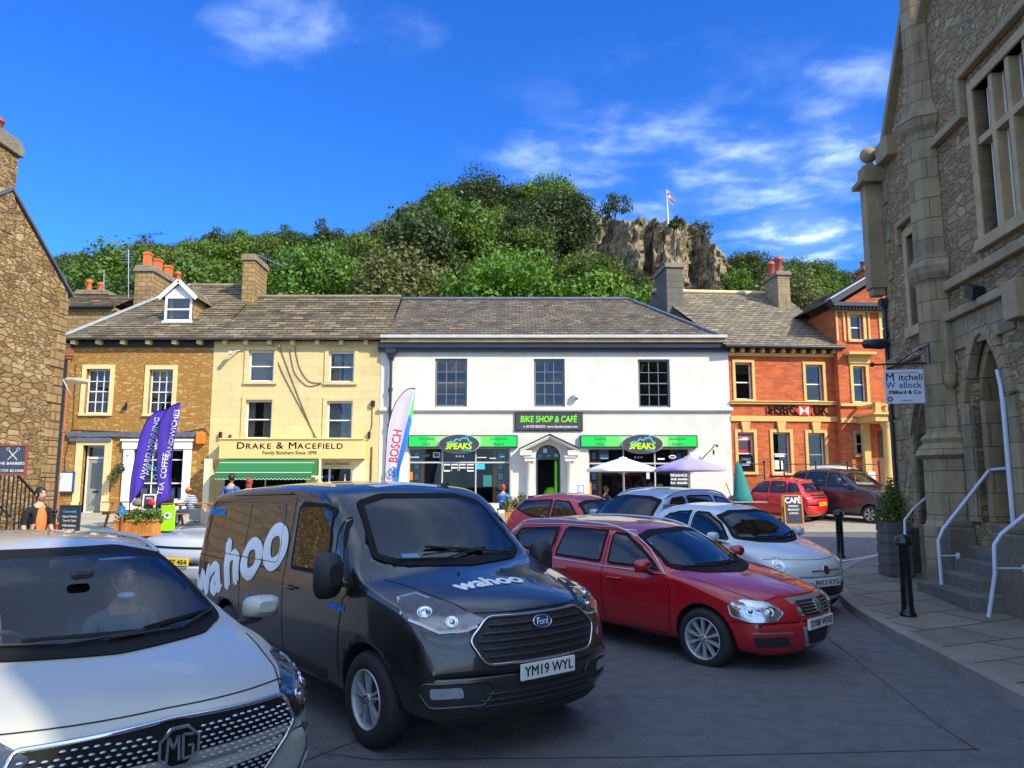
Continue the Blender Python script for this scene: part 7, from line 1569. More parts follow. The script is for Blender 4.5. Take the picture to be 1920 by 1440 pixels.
        c.lines('panel_gaps', [([(2.47,1.80),(2.47,1.2),(2.45,.40),(1.50,.33)], 90, mir), ([(1.05,1.20),(1.30,1.03),(1.36,.80)], 90, mir), ([(1.36,.80),(1.40,.42)], 90, mir), ([(2.52,1.83),(4.10,1.80)], 90, mir), ([(3.52,1.76),(3.52,.42)], 90, mir), ([(2.55,1.14),(4.86,1.14)], 90, mir)], w=.009)
        q = rpoly([(2.62,1.20),(4.72,1.20),(4.66,1.74),(2.68,1.76)], .10); m = MB(); c.line(m, q, 90, off=.002, mir=mir, closed=True, r=.008); m.build('panel_swage', 'paint_black', r_, local=True)
        m = MB(); p = c.hit(2.28, 1.02, 90, mir, .02); sgn = -1 if mir else 1; m.tube([p+Vector((-.10, 0, 0)), p+Vector((-.08, sgn*.018, 0)), p+Vector((.08, sgn*.018, 0)), p+Vector((.10, 0, 0))], .014, 8); m.build('door_handle', 'paint_black', r_, local=True)
    c.patch('lower_grille', rpoly([(-.62,.36),(.62,.36),(.50,.50),(-.50,.50)], .03), 0, 'trim_black', .006)
    m = MB()
    for z in (.39,.43,.47): clipline(m, c, [(-.6,.37),(.6,.37),(.49,.495),(-.49,.495)], z, 0, -.6, .6, r=.009, off=.01)
    m.build('lower_grille_bars', 'lamp_dark', r_, local=True)
    c.patch('skid_lip', rpoly([(-.78,.265),(.78,.265),(.70,.33),(-.70,.33)], .02), 0, 'trim_black', .012)
    c.lines('bonnet_gap', [([(-.50,1.0),(-.30,.995),(.30,.995),(.50,1.0)], 0)], w=.010)
    for s_ in (-1, 1): 
        m = MB(); c.line(m, [(.16, s_*.50),(.5, s_*.63),(.80, s_*.72),(.98, s_*.80)], 'T', w=.008, off=.002); m.build('bonnet_gap', 'frit', r_, local=True, fixn=False)
        p = c.hit(.80, s_*.22, 'T', False, .006); m = MB(); m.lathe([(.014, 0), (.012, .01), (.001, .012)], tuple(p), 8); m.build('washer_jet', 'trim_black', r_, local=True)
    c.plate('YM19 WYL', .0, .595, off=.03)
    for sd in (1, -1): c.mirror(1.30, 1.15, sd, 'trim_black', (.13, .24, .36), .09, y=.93)
    c.wiper([(-.58,1.30),(-.2,1.33),(.30,1.38)]); c.wiper([(.62,1.30),(.2,1.29),(-.28,1.345)])
    m = MB(); p = c.hit(.16, 1.80, 0, False, -.02); m.ball((p.x+.06, -.02, 1.765), .07, .12, .05); m.build('rear_view_mirror', 'dash', r_, local=True)
    c.patch('windscreen_sticker', [(.38,1.29),(.52,1.295),(.52,1.36),(.38,1.355)], 0, 'print_cyan', -.006, skirt=0)
    c.patch('roof_decal', [(1.92,-.32),(1.97,.0),(1.92,.34),(2.02,.40),(2.05,.0),(2.02,-.38)], 'T', 'sign_pale', .003, skirt=0)
    p = c.hit(2.05, -.5, 'T', False, 0); m = MB(); m.lathe([(.04, 0), (.04, .02), (.03, .03)], tuple(p), 12); m.build('roof_cap', 'trim_black', r_, local=True)
    c.wheels(style='split', n=5, w=.215, rimr=.215)
    c.cabin(1.12, 1.18, [(1.95, (.42, -.42, -.0))], zs=.80)
    m = MB(); m.box(2.62, 2.66, -.85, .85, .3, 1.85); m.build('bulkhead', 'cabin', r_, local=True)
    c.finish('paint_black')
build_van()
def build_car(name, label, cat, nose, deg, P, S, group=None):
    c = Car(name, label, cat, nose, HEAD(deg), P, group); r_ = c.root; g = S.get
    c.patch('windscreen', rpoly(S['ws'], .05), 0, g('wsm', 'glass_screen'), .009, frit=g('frit', .05), hole=.02, skirt=.02, step=.045)
    if g('rw'): c.patch('rear_window', rpoly(S['rw'], .06), 180, g('sg', 'glass_car'), .004, frit=.045, hole=.02)
    for mir in (False, True):
        for q in S['sw']: c.patch('side_window', rpoly(q, g('swr', .05)), 90, g('sg', 'glass_car'), .004, mir, frit=g('sfr', .03), hole=.013)
        if g('pillar'): c.patch('door_pillar', S['pillar'], 90, 'frit', .006, mir)
        for (t0, q, a, mt, *nm) in g('lamps', []): 
            o = c.patch(t0, rpoly(q, .03), a, mt, .005, mir)
            if t0 == 'headlight':
                for (t, z, r2) in nm[0]:
                    p = c.hit(t, z, a, mir, .004); nn = (c.hit(t, z, a, mir, .05)-p).normalized(); m = MB(); rt = nn.to_track_quat('X', 'Z').to_matrix(); m.lathe([(r2, 0), (r2, .012), (r2*.85, .006), (r2*.5, 0), (r2*.45, .012), (.001, .02)], (0, 0, 0), 20, axis='X'); m.v = [tuple(p+rt@Vector(v)) for v in m.v]; m.build('reflector', 'chrome', o, local=True)
                c.patch('headlight_lens', rpoly(q, .03), a, 'glass_lamp', .02, mir, parent=o)
        for (nm, q, a, mt, off) in g('pat', []): c.patch(nm, rpoly(q, .02), a, mt, off, mir)
        if g('gaps'): c.lines('panel_gaps', [(q, a, mir) for q, a in S['gaps']], w=.008)
        if g('trim'): m = MB(); [c.line(m, q, 90, off=.006, mir=mir, r=.007) for q in S['trim']]; m.build('window_trim', 'chrome', r_, local=True)
        for (x, z) in g('handles', []):
            m = MB(); p = c.hit(x, z, 90, mir, .02); sg = -1 if mir else 1; m.tube([p+Vector((-.10, -sg*.02, 0)), p+Vector((-.08, sg*.015, 0)), p+Vector((.08, sg*.015, 0)), p+Vector((.10, -sg*.02, 0))], .013, 8); m.build('door_handle', g('paint'), r_, local=True)
    for (nm, q, a, mt, off) in g('front', []):
        o = c.patch(nm, rpoly(q, .03), a, mt, off)
        if nm in ('grille', 'lower_grille'):
            m = MB(); zs = [p[1] for p in q]; z0, z1 = min(zs), max(zs); k = g('bars', {}).get(nm, 3); yy = max(abs(p[0]) for p in q)
            for i in range(k): clipline(m, c, inset(q, .015), z0+(z1-z0)*(i+1)/(k+1), a, -yy, yy, r=.007, off=off+.004)
            if m.v: m.build('grille_bars', g('barmat', 'chrome') if nm == 'grille' else 'lamp_dark', o, local=True)
    for (nm, q, a, w, mt) in g('rims', []): m = MB(); c.line(m, rpoly(q, .03), a, off=.012, closed=True, r=w); m.build(nm, mt, r_, local=True)
    for (q, a) in g('cgaps', []): c.lines('bonnet_gap', [(q, a)], w=.008)
    for q in g('plates', []): c.plate(*q[:4], **q[4])
    if g('mirror'):
        for sd in (1, -1): c.mirror(*S['mirror'][:2], sd, g('mm', S['paint']), *S['mirror'][2:])
    for q in g('wipers', []): c.wiper(q)
    if g('rails'):
        for sd in (1, -1): c.rail(sd*S['rails'][0], *S['rails'][1:])
    c.wheels(**g('wheels', {})); c.cabin(*S['cabin'][0], **S['cabin'][1])
    m = MB(); zm = max(p[1] for p in S['ws'])-.10; p = c.hit(.15, zm, 0, False, -.02); m.obox((p.x+.08, 0, zm+.02), .03, .20, .055); m.build('rear_view_mirror', 'dash', r_, local=True, bevel=.01)
    if S.get('extra'): S['extra'](c)
    c.finish(S['paint']); return c
def zip_bez(f): return f
# ---- pearl SUV in the near left corner ------------------------------------------------------------
P = dict(L=4.07, axles=(.80, 3.21), zw=.335, Ra=.39, track=.885, tum=.40, crown=.055, rc=.15, fbend=.26, rbend=.2, xf=2.3, shelf=.05, step=.036, nt=18,
    top=[(0,.66),(.012,.77),(.04,.84),(.10,.88),(.25,.94),(.5,1.00),(.83,1.06),(.91,1.085),(1.50,1.405),(1.80,1.525),(2.15,1.58),(2.75,1.595),(3.45,1.55),(3.7,1.43),(3.95,1.1),(4.05,.9),(4.07,.7)],
    bot=[(0,.64),(.012,.48),(.05,.32),(.2,.20),(3.85,.22),(4.05,.35),(4.07,.6)], belt=[(0,.60),(.1,.78),(.5,.92),(.85,1.0),(2,1.03),(4.05,1.10)], wid=[(0,.78),(.04,.83),(.15,.87),(.5,.90),(3.65,.90),(4.0,.86),(4.07,.80)])
gq = [(-.60,.825),(-.66,.70),(-.44,.50),(.44,.50),(.66,.70),(.60,.825),(0,.85)]
def suv_extra(c):
    g_ = [o for o in kids(c.root) if o.name.startswith('grille')][0]; m = MB(); ii = inset(gq, .025)
    for j in range(17):      # staggered diamond studs
        for i in range(-17, 18):
            y = (i+(.5 if j % 2 else 0))*.040; z = .512+j*.021
            if inside((y, z), ii) and (abs(y) > .095 or abs(z-.755) > .085):
                p = c.hit(y, z, 0, False, .026); m.add([(p.x-.004, p.y-.014, p.z), (p.x, p.y-.007, p.z+.005), (p.x, p.y+.007, p.z+.005), (p.x-.004, p.y+.014, p.z), (p.x, p.y+.007, p.z-.005), (p.x, p.y-.007, p.z-.005), (p.x-.012, p.y, p.z)], [(0,1,6),(1,2,6),(2,3,6),(3,4,6),(4,5,6),(5,0,6)])
    m.build('grille_studs', 'galv', g_, local=True)
    x = c.hit(0, .72, 0, False, 0).x-.03; o8 = [(.094*cos(pi/8+k*pi/4), .755+.088*sin(pi/8+k*pi/4)) for k in range(8)]; m = MB(); m.prism([(y, z) for y, z in o8], x, x+.03, 0, plane='YZ'); b = m.build('badge', 'frit', c.root, local=True); m = MB(); x -= .004
    for k in range(8): p, q = o8[k], o8[(k+1) % 8]; m.bar((x, p[0], p[1]), (x, q[0], q[1]), .012, .012)
    for a, b2 in (((.058,.645),(.052,.752)), ((.052,.752),(.030,.70)), ((.030,.70),(.008,.752)), ((.008,.752),(.002,.645)), ((-.06,.745),(-.012,.752)), ((-.012,.752),(-.016,.648)), ((-.016,.648),(-.06,.652)), ((-.06,.652),(-.06,.70)), ((-.06,.70),(-.036,.70))): m.bar((x-.004, a[0], a[1]+.055), (x-.004, b2[0], b2[1]+.055), .014, .012)
    m.build('badge_letters', 'chrome', b, local=True)
    # stickers, sun visor, mirror pod
    m = MB(); m.obox((1.72, -.36, 1.42), .02, .34, .10, Matrix.Rotation(-.9, 3, 'Y')); m.build('sun_visor', 'sign_pale', c.root, local=True, bevel=.01); 
    c.patch('sticker', [(.52,1.36),(.66,1.35),(.66,1.43),(.52,1.44)], 0, 'print_lime', -.008, skirt=0) if False else None
    m = MB(); m.obox((1.36, 0, 1.40), .06, .13, .06); m.build('camera_pod', 'dash', c.root, local=True, bevel=.03)
    # passenger, mask pulled to the chin: built in the seat on the vehicle's left
SUV = dict(paint='paint_pearl', ws=[(-.74,1.10),(-.55,1.055),(0,1.04),(.55,1.055),(.74,1.10),(.60,1.46),(.34,1.52),(-.34,1.52),(-.60,1.46)], frit=.045, rw=[(-.6,1.15),(.6,1.15),(.48,1.45),(-.48,1.45)],
    sw=[[(1.15,1.05),(1.90,1.06),(1.93,1.45),(1.73,1.43),(1.37,1.20)], [(2.0,1.06),(2.80,1.08),(2.73,1.46),(2.0,1.465)], [(2.87,1.10),(3.37,1.14),(3.17,1.39),(2.85,1.45)]], sg='glass_tint',
    lamps=[('headlight', [(.50,.80),(.62,.70),(.98,.80),(1.14,.93),(1.02,.96),(.72,.88)], 36, 'lamp_dark', [(.72,.79,.045),(.86,.83,.04),(.98,.87,.03)])],
    pat=[('foglight_housing', [(.52,.36),(.80,.32),(.90,.42),(.84,.56),(.76,.52),(.70,.42),(.54,.42)], 34, 'trim_black', .006), ('foglight', [(.72,.38),(.80,.38),(.84,.48),(.78,.50)], 34, 'lamp_silver', .012), ('wheel_arch_trim', [(.22,.22),(.38,.22),(.38,.40),(.54,.66),(.80,.76),(1.06,.66),(1.22,.40),(1.24,.22),(1.40,.22),(1.34,.46),(1.14,.74),(.80,.86),(.46,.74),(.28,.46)], 90, 'trim_black', .004), ('sill_trim', [(1.34,.22),(2.7,.22),(2.7,.36),(1.34,.33)], 90, 'trim_black', .006)],
    gaps=[([(1.95,1.5),(1.95,1.05),(1.93,.36)], 90), ([(2.85,1.46),(2.83,1.08),(2.75,.4)], 90), ([(1.17,1.05),(1.11,.9),(1.2,.36)], 90)], handles=[(1.75,.92),(2.7,.94)],
    front=[('grille', gq, 0, 'frit', .016), ('lower_grille', [(-.56,.28),(.56,.28),(.48,.40),(-.48,.40)], 0, 'trim_black', .006)], bars={'grille': 0, 'lower_grille': 2}, rims=[('grille_frame', gq, 0, .013, 'chrome')],
    cgaps=[([(-.78,.875),(-.62,.88),(0,.89),(.62,.88),(.78,.875)], 0), ([(.14,.60),(.4,.70),(.7,.76),(.9,.79)], 'T'), ([(.14,-.60),(.4,-.70),(.7,-.76),(.9,-.79)], 'T')],
    mirror=(1.17, 1.06, (.13,.24,.15), .07, True, .88), wipers=[[(.62,1.10),(.2,1.075),(-.2,1.085)], [(.0,1.075),(-.4,1.075),(-.68,1.13)]], rails=(.62,1.85,3.45,.045,'alloy'), cabin=((1.0,1.0,[(1.55,(.40,-.40)),(2.5,(.4,-.4))]),dict(zs=.62)), extra=suv_extra)
build_car('suv', 'pearl white SUV with studded grille, cropped by the left corner, passenger inside', 'car', (-1.50, 3.62, 0), 46.5, P, SUV)
# ---- red estate -----------------------------------------------------------------------------------
P = dict(L=4.56, axles=(.89, 3.47), zw=.318, Ra=.365, track=.872, tum=.42, crown=.05, rc=.14, fbend=.42, rbend=.2, xf=2.2, shelf=.05, nt=16,
    top=[(0,.55),(.012,.64),(.05,.71),(.12,.755),(.3,.82),(.7,.905),(1.10,.965),(1.20,.99),(1.75,1.25),(2.05,1.372),(2.4,1.43),(3.0,1.445),(4.0,1.39),(4.3,1.26),(4.48,.98),(4.54,.85),(4.56,.6)],
    bot=[(0,.53),(.012,.38),(.05,.26),(.2,.18),(4.3,.22),(4.52,.35),(4.56,.52)], belt=[(0,.5),(.1,.66),(.5,.80),(1.15,.91),(2.2,.94),(4.5,.98)], wid=[(0,.74),(.04,.79),(.15,.83),(.5,.875),(4.0,.88),(4.45,.85),(4.56,.78)])
EST = dict(paint='paint_red', ws=[(-.72,.99),(-.5,.95),(0,.935),(.5,.95),(.72,.99),(.60,1.305),(.32,1.355),(-.32,1.355),(-.60,1.305)], rw=[(-.6,1.02),(.6,1.02),(.5,1.3),(-.5,1.3)],
    sw=[[(1.46,.965),(2.28,.965),(2.30,1.335),(2.10,1.325),(1.76,1.15)], [(2.38,.965),(3.18,.98),(3.10,1.35),(2.38,1.35)], [(3.26,.99),(4.12,1.04),(3.95,1.28),(3.22,1.34)]],
    trim=[[(1.38,.935),(2.33,.93),(3.2,.95),(4.2,1.0)], [(1.38,.935),(1.72,1.165),(2.08,1.35),(2.4,1.375),(3.2,1.37),(4.0,1.32),(4.2,1.0)]],
    lamps=[('headlight', [(.50,.645),(.60,.56),(.84,.55),(1.0,.60),(1.02,.72),(.88,.765),(.64,.735)], 32, 'lamp_silver', [(.66,.65,.055),(.84,.66,.052)])],
    pat=[('side_intake', [(.42,.30),(.80,.30),(.84,.40),(.46,.40)], 30, 'trim_black', .005), ('bumper_strip', [(.40,.435),(.84,.435),(.84,.452),(.40,.452)], 30, 'chrome', .008), ('indicator', [(.93,.63),(1.0,.64),(1.0,.70),(.95,.71)], 32, 'lamp_amber', .012)],
    gaps=[([(2.34,1.385),(2.33,.93),(2.30,.28)], 90), ([(1.40,.935),(1.30,.80),(1.34,.28),(2.3,.26),(3.1,.28)], 90), ([(3.2,1.375),(3.22,.93),(3.10,.6)], 90), ([(.50,.545),(1.0,.54)], 32)], handles=[(2.12,.82),(3.02,.84)],
    front=[('grille_shield', [(-.36,.765),(-.30,.50),(-.22,.27),(.22,.27),(.30,.50),(.36,.765)], 0, 'lamp_silver', .004), ('grille', [(-.31,.735),(-.26,.595),(.26,.595),(.31,.735)], 0, 'trim_black', .010), ('lower_grille', [(-.235,.44),(-.17,.29),(.17,.29),(.235,.44)], 0, 'trim_black', .010), ('badge', oval(0,.665,.068,.068), 0, 'lamp_silver', .030)], bars={'grille': 4, 'lower_grille': 3},
    cgaps=[([(-.62,.745),(-.4,.775),(.4,.775),(.62,.745)], 0), ([(.2,.60),(.6,.70),(1.15,.76)], 'T'), ([(.2,-.60),(.6,-.70),(1.15,-.76)], 'T')],
    plates=[('SY08 WXE', 0, .508, 0, {'off': .018})], mirror=(1.60, .96, (.12,.22,.15), .06, True, .85), wipers=[[(.6,.985),(.2,.975),(-.2,.985)], [(.0,.975),(-.4,.975),(-.66,1.02)]], rails=(.60,1.98,4.15,.05,'alloy'),
    cabin=((1.35,.93,[(1.85,(.38,-.38)),(2.75,(.38,-.38))]),dict(zs=.55)), wheels=dict(style='spokes', n=10, rimr=.222),
    extra=lambda c: [c.lines('badge_letters', [([(-.04,.715),(-.018,.665),(0,.70),(.018,.665),(.04,.715)], 0), ([(-.055,.69),(-.024,.615),(0,.66),(.024,.615),(.055,.69)], 0)], mat='frit', w=.011, off=.034), c.lines('badge_rim', [(oval(0,.665,.066,.066)+[(.066,.665)], 0)], mat='chrome', w=.012, off=.034)])
build_car('estate_car', 'dark red estate car with chrome window trim parked right of the black van', 'car', (3.29, 8.50, 0), 42, P, EST)
# ---- pale blue-white small rounded hatch ----------------------------------------------------------
P = dict(L=3.55, axles=(.70, 3.0), zw=.29, Ra=.335, track=.805, tum=.38, crown=.06, rc=.17, fbend=.40, rbend=.3, xf=1.8, shelf=.05, nt=16,
    top=[(0,.58),(.012,.68),(.04,.74),(.10,.79),(.25,.86),(.5,.93),(.82,1.0),(.92,1.03),(1.35,1.31),(1.6,1.42),(1.9,1.475),(2.4,1.48),(2.9,1.41),(3.2,1.22),(3.45,.9),(3.54,.75),(3.55,.6)],
    bot=[(0,.56),(.012,.40),(.05,.27),(.2,.19),(3.3,.2),(3.52,.35),(3.55,.52)], belt=[(0,.52),(.1,.68),(.4,.84),(.9,.95),(2,.98),(3.5,1.0)], wid=[(0,.66),(.04,.72),(.15,.77),(.45,.81),(3.0,.81),(3.4,.74),(3.55,.62)])
def f5x(c):
    m = MB(); [m.obox((c.hit(s_*.14, .665, 0, False, .012).x, s_*.17, .665), .012, .22, .016) for s_ in (-1, 1)]; m.build('badge_whiskers', 'chrome', c.root, local=True); c.lines('slot', [([(-.26,.565),(.26,.565)], 0)], w=.022, off=.006)
    m = MB(); p = c.hit(1.75, .0, 'T', False, 0); m.tube([p, p+Vector((.18, 0, .36))], .006, 5); m.build('aerial_rod', 'trim_black', c.root, local=True)
SM = dict(paint='paint_sky', ws=[(-.66,1.03),(-.4,.99),(0,.975),(.4,.99),(.66,1.03),(.56,1.34),(.3,1.405),(-.3,1.405),(-.56,1.34)], rw=[(-.55,1.02),(.55,1.02),(.44,1.30),(-.44,1.30)],
    sw=[[(1.12,1.01),(2.02,1.01),(2.02,1.38),(1.75,1.38),(1.40,1.24)], [(2.10,1.01),(2.85,1.04),(2.70,1.26),(2.40,1.36),(2.10,1.38)]], lamps=[('headlight', oval(.68,.735,.085,.095), 30, 'lamp_silver', [(.68,.735,.058)]), ('side_light', oval(.70,.535,.05,.045), 30, 'lamp_silver')], frit=.04,
    gaps=[([(2.06,1.40),(2.06,.98),(2.02,.3)], 90), ([(1.05,.98),(.98,.7),(1.08,.28)], 90)], handles=[(1.9,.86)], trim=[[(1.05,.965),(2.9,.985)]],
    front=[('lower_grille', [(-.60,.46),(-.56,.30),(.56,.30),(.60,.46)], 0, 'trim_black', .006), ('badge', oval(0,.665,.055,.055), 0, M('badge_red', (.16,.02,.04), .3), .02)], bars={'lower_grille': 2}, rims=[('badge_ring', oval(0,.665,.055,.055), 0, .008, 'chrome')],
    cgaps=[([(-.72,.80),(-.6,.81),(0,.80),(.6,.81),(.72,.80)], 0)], plates=[('FH13 KYG', 0, .50, 0, {'off': .018})], mirror=(1.28, .99, (.11,.20,.15), .05, True, .79), wipers=[[(.55,1.03),(.2,1.01),(-.15,1.02)], [(.0,1.01),(-.4,1.015),(-.6,1.07)]],
    cabin=((1.0,.98,[(1.45,(.34,-.34)),(2.2,(.34,-.34))]),dict(zs=.58)), wheels=dict(style='spokes', n=7, rimr=.2), extra=f5x)
build_car('small_car', 'pale blue-white rounded small car between the red estate and the far bollard', 'car', (4.42, 11.1, 0), 28, P, SM)
# ---- generic hatch proportions for the cars further back -----------------------------------------
def hatch(L, H, hw, k=1.0):
    z = H/1.45
    return dict(L=L, axles=(L*.2, L*.83), zw=.295, Ra=.345, track=hw-.005, tum=.38, crown=.06, rc=.15, fbend=.32, rbend=.22, xf=1.9, shelf=.05, nt=12, step=.055,
        top=[(0,.55*z),(.012,.64*z),(.05,.71*z),(.2,.79*z),(.5,.87*z),(L*.24,.95*z),(L*.27,.98*z),(L*.42,1.33*z),(L*.50,1.42*z),(L*.62,1.45*z),(L*.82,1.38*z),(L*.90,1.22*z),(L*.965,.92*z),(L-.01,.78*z),(L,.6*z)],
        bot=[(0,.53*z),(.012,.36*z),(.05,.24),(.2,.19),(L-.25,.2),(L-.03,.35),(L,.55*z)], belt=[(0,.5*z),(.1,.66*z),(L*.25,.90*z),(L*.6,.93*z),(L,.98*z)], wid=[(0,hw*.85),(.05,hw*.9),(.2,hw*.96),(.5,hw),(L*.85,hw),(L-.1,hw*.95),(L,hw*.88)])
def hspec(P, H, paint, doors=4, **k):
    L = P['L']; z = H/1.45; hw = P['track']+.005; y1 = hw-.16; y2 = hw-.28; zb = .955*z
    sw = [[(L*.355,zb),(L*.545,zb),(L*.545,1.33*z),(L*.47,1.31*z)], [(L*.565,zb),(L*.74,zb+.01),(L*.72,1.33*z),(L*.565,1.34*z)]]
    if doors == 4: sw.append([(L*.755,zb+.02),(L*.88,zb+.08),(L*.83,1.26*z),(L*.745,1.32*z)])
    if doors == 2: sw = [[(L*.355,zb),(L*.58,zb-.01),(L*.58,1.34*z),(L*.47,1.31*z)], [(L*.595,zb-.01),(L*.76,zb+.03),(L*.87,zb+.16),(L*.83,1.28*z),(L*.595,1.34*z)]]
    d = dict(paint=paint, ws=[(-y1,.985*z),(0,.94*z),(y1,.985*z),(y2,1.28*z),(y2*.5,1.33*z),(-y2*.5,1.33*z),(-y2,1.28*z)], rw=[(-y1+.06,1.0*z),(y1-.06,1.0*z),(y2-.02,1.28*z),(-y2+.02,1.28*z)], sw=sw,
        lamps=[('headlight', [(.46,.66*z),(.60,.60*z),(.86,.66*z),(.95,.78*z),(.7,.76*z)], 32, 'lamp_silver', [(.64,.67*z,.045),(.80,.70*z,.045)]), ('tail_light', [(L-.14,.72*z),(L-.02,.74*z),(L-.10,1.02*z),(L-.26,1.12*z),(L-.24,.95*z)] if False else [(-.98*hw-.45,.72*z),(-.80*hw-.45,.70*z),(-.80*hw-.42,.98*z),(-.95*hw-.42,1.0*z)], 150, 'lamp_red')],
        front=[('grille', [(-.36,.66*z),(-.32,.58*z),(.32,.58*z),(.36,.66*z)], 0, 'trim_black', .006), ('lower_grille', [(-.5,.40*z),(-.42,.28*z),(.42,.28*z),(.5,.40*z)], 0, 'trim_black', .006)], bars={'grille': 2, 'lower_grille': 2},
        gaps=[([(L*.555,1.36*z),(L*.55,.93*z),(L*.54,.3)], 90), ([(L*.34,.94*z),(L*.32,.7*z),(L*.34,.28)], 90)]+([([(L*.75,1.3*z),(L*.75,.94*z),(L*.70,.5)], 90)] if doors == 4 else []),
        handles=[(L*.51,.82*z)], mirror=(L*.37,.95*z,(.11,.20,.14),.05,True,hw-.03), wipers=[[(.5,.99*z),(0,.975*z),(-.3,1.0*z)]], cabin=((L*.29,.93*z,[(L*.41,(.36,-.36)),(L*.6,(.36,-.36))]),dict(zs=.55*z)), wheels=dict(style='spokes', n=6, rimr=.2))
    for q in ('lamps', 'front', 'pat'):
        if q in k and isinstance(k[q], tuple): k[q] = d.get(q, [])+list(k[q])
    d.update(k); return d
P = hatch(3.5, 1.47, .81); build_car('hatchback', 'crimson three-door hatchback in the row behind the black van', 'car', (2.75, 15.0, 0), 46, P, hspec(P, 1.47, 'paint_crimson', 2, sg='glass_tint'))
P = hatch(4.35, 1.64, .89); build_car('suv', 'silver-blue SUV with roof rails facing left behind the red estate', 'car', (.95, 13.7, 0), -52, P, hspec(P, 1.64, 'paint_silverblue', 4, sg='glass_tint', rails=(.60,1.9,3.7,.05,'alloy')))
P = hatch(3.45, 1.47, .80); build_car('hatchback', 'bright scarlet hatchback seen from behind near the bank railing', 'car', (8.0, 28.4, 0), 222, P, hspec(P, 1.47, 'paint_scarlet', 4, plates=[('KP56 LJE', 0, .62, 0, dict(a=180, mat='plate_yellow', off=.012))], front=(('rear_badge', oval(0,.93,.05,.05), 180, 'chrome', .01), ('boot_panel', [(-.5,.93),(.5,.93),(.5,.80),(-.5,.80)], 180, 'frit', .004))))
P = hatch(4.6, 1.76, .92); build_car('people_carrier', 'dark maroon-grey people carrier parked side-on beside the scarlet hatchback', 'car', (13.0, 25.3, 0), 34, P, hspec(P, 1.76, 'paint_grey', 4, sg='glass_car', rails=(.66,1.9,4.0,.06,'alloy_dark'), plates=[('ED53 KWA', 0, .50, 0, dict(blue=True, off=.02))], rims=[('grille_frame', [(-.36,.80),(-.32,.70),(.32,.70),(.36,.80)], 0, .013, 'chrome'), ('bumper_strip', [(-.7,.43),(.7,.43),(.7,.435),(-.7,.435)], 0, .008, 'chrome')]))
P = hatch(4.3, 1.85, .90); P['top'] = [(0,.60),(.012,.75),(.05,.85),(.3,1.0),(.9,1.15),(1.0,1.18),(1.6,1.65),(1.9,1.80),(2.4,1.85),(4.1,1.82),(4.22,1.7),(4.29,1.2),(4.3,.7)]; P['tum'] = .15
d = hspec(P, 1.85, 'paint_white', 2); d.update(ws=[(-.7,1.22),(0,1.18),(.7,1.22),(.62,1.62),(0,1.70),(-.62,1.62)], sw=[[(1.35,1.17),(2.2,1.17),(2.2,1.65),(1.85,1.66),(1.55,1.4)]], rw=None); build_car('van', 'small white van almost hidden between the people carrier and the corner lamp post', 'van', (14.0, 28.4, 0), 36, P, d)
# silver convertible: its tail and black hood show between the pearl SUV and the van
P = hatch(4.1, 1.40, .87); z = 1; P['top'] = [(0,.52),(.012,.6),(.05,.67),(.2,.74),(.8,.84),(1.15,.92),(1.75,1.24),(1.95,1.32),(2.4,1.35),(2.75,1.30),(3.25,1.08),(3.4,1.02),(3.9,.98),(4.04,.92),(4.09,.8),(4.1,.6)]; P['belt'] = [(0,.45),(.1,.6),(1.1,.82),(3,.88),(4.1,.9)]
d = hspec(P, 1.36, 'paint_silver', 2); d.update(ws=[(-.68,.95),(0,.9),(.68,.95),(.55,1.2),(0,1.26),(-.55,1.2)], sw=[[(1.5,.92),(2.6,.92),(2.55,1.2),(1.95,1.22)]], rw=[(-.45,1.10),(.45,1.10),(.40,1.26),(-.40,1.26)], pat=[], front=[('boot_strip', [(-.72,.80),(.72,.80),(.72,.835),(-.72,.835)], 180, 'frit', .006), ('soft_top', [(-.70,1.06),(.70,1.06),(.56,1.34),(-.56,1.34)], 180, 'seat', .002)], plates=[('PX07 454', 0, .60, 0, dict(a=180, mat='plate_yellow', off=.015))], wipers=[], handles=[])
d['front'] = d['front'][:1]; 
def conv(c):
    for nm, q in (('soft_top', [(1.95,-.62),(3.28,-.66),(3.32,.66),(1.95,.62)]),): c.patch(nm, rpoly(q, .08), 'T', 'seat', .006)
d['extra'] = conv; build_car('convertible', 'silver convertible with black hood and yellow plate between the pearl SUV and the black van', 'car', (-4.07, 16.3, 0), 162.5, P, d)
# ------------------------------------------------------------------ people
M('skin', (.62,.33,.22), .55, var=.08); M('skin_pale', (.46,.25,.18), .55, var=.08); M('hair_black', (.015,.012,.012), .5, var=.3, bump=.5, bs=80); M('hair_brown', (.12,.055,.03), .6, var=.3, bump=.5, bs=80); M('hair_red', (.30,.045,.03), .6, var=.3, bump=.5, bs=80); M('hair_blond', (.50,.36,.16), .6, var=.3, bump=.5, bs=80)
M('cloth_black', (.014,.014,.016), .9, var=.2); M('cloth_orange', (.75,.20,.06), .85, var=.1); M('cloth_blue', (.05,.13,.42), .85, var=.15); M('cloth_navy', (.02,.03,.08), .9, var=.2); M('cloth_cream', (.62,.50,.40), .85, var=.3, sc=30); M('cloth_teal', (.07,.17,.19), .9, var=.12); M('cloth_denim', (.05,.08,.16), .9, var=.2); M('mask_blue', (.50,.66,.78), .8, var=.04)
def m_stripe():
    b = NB('cloth_stripe'); sp = b.n('ShaderNodeSeparateXYZ', {0: b.coord()}); f = b.math('GREATER_THAN', b.math('FRACT', b.math('MULTIPLY', sp.outputs[2], 15.0)), .62); b.bsdf(Base_Color=b.mix(f, (.07,.11,.22), (.55,.62,.72)), Roughness=.7)
m_stripe()
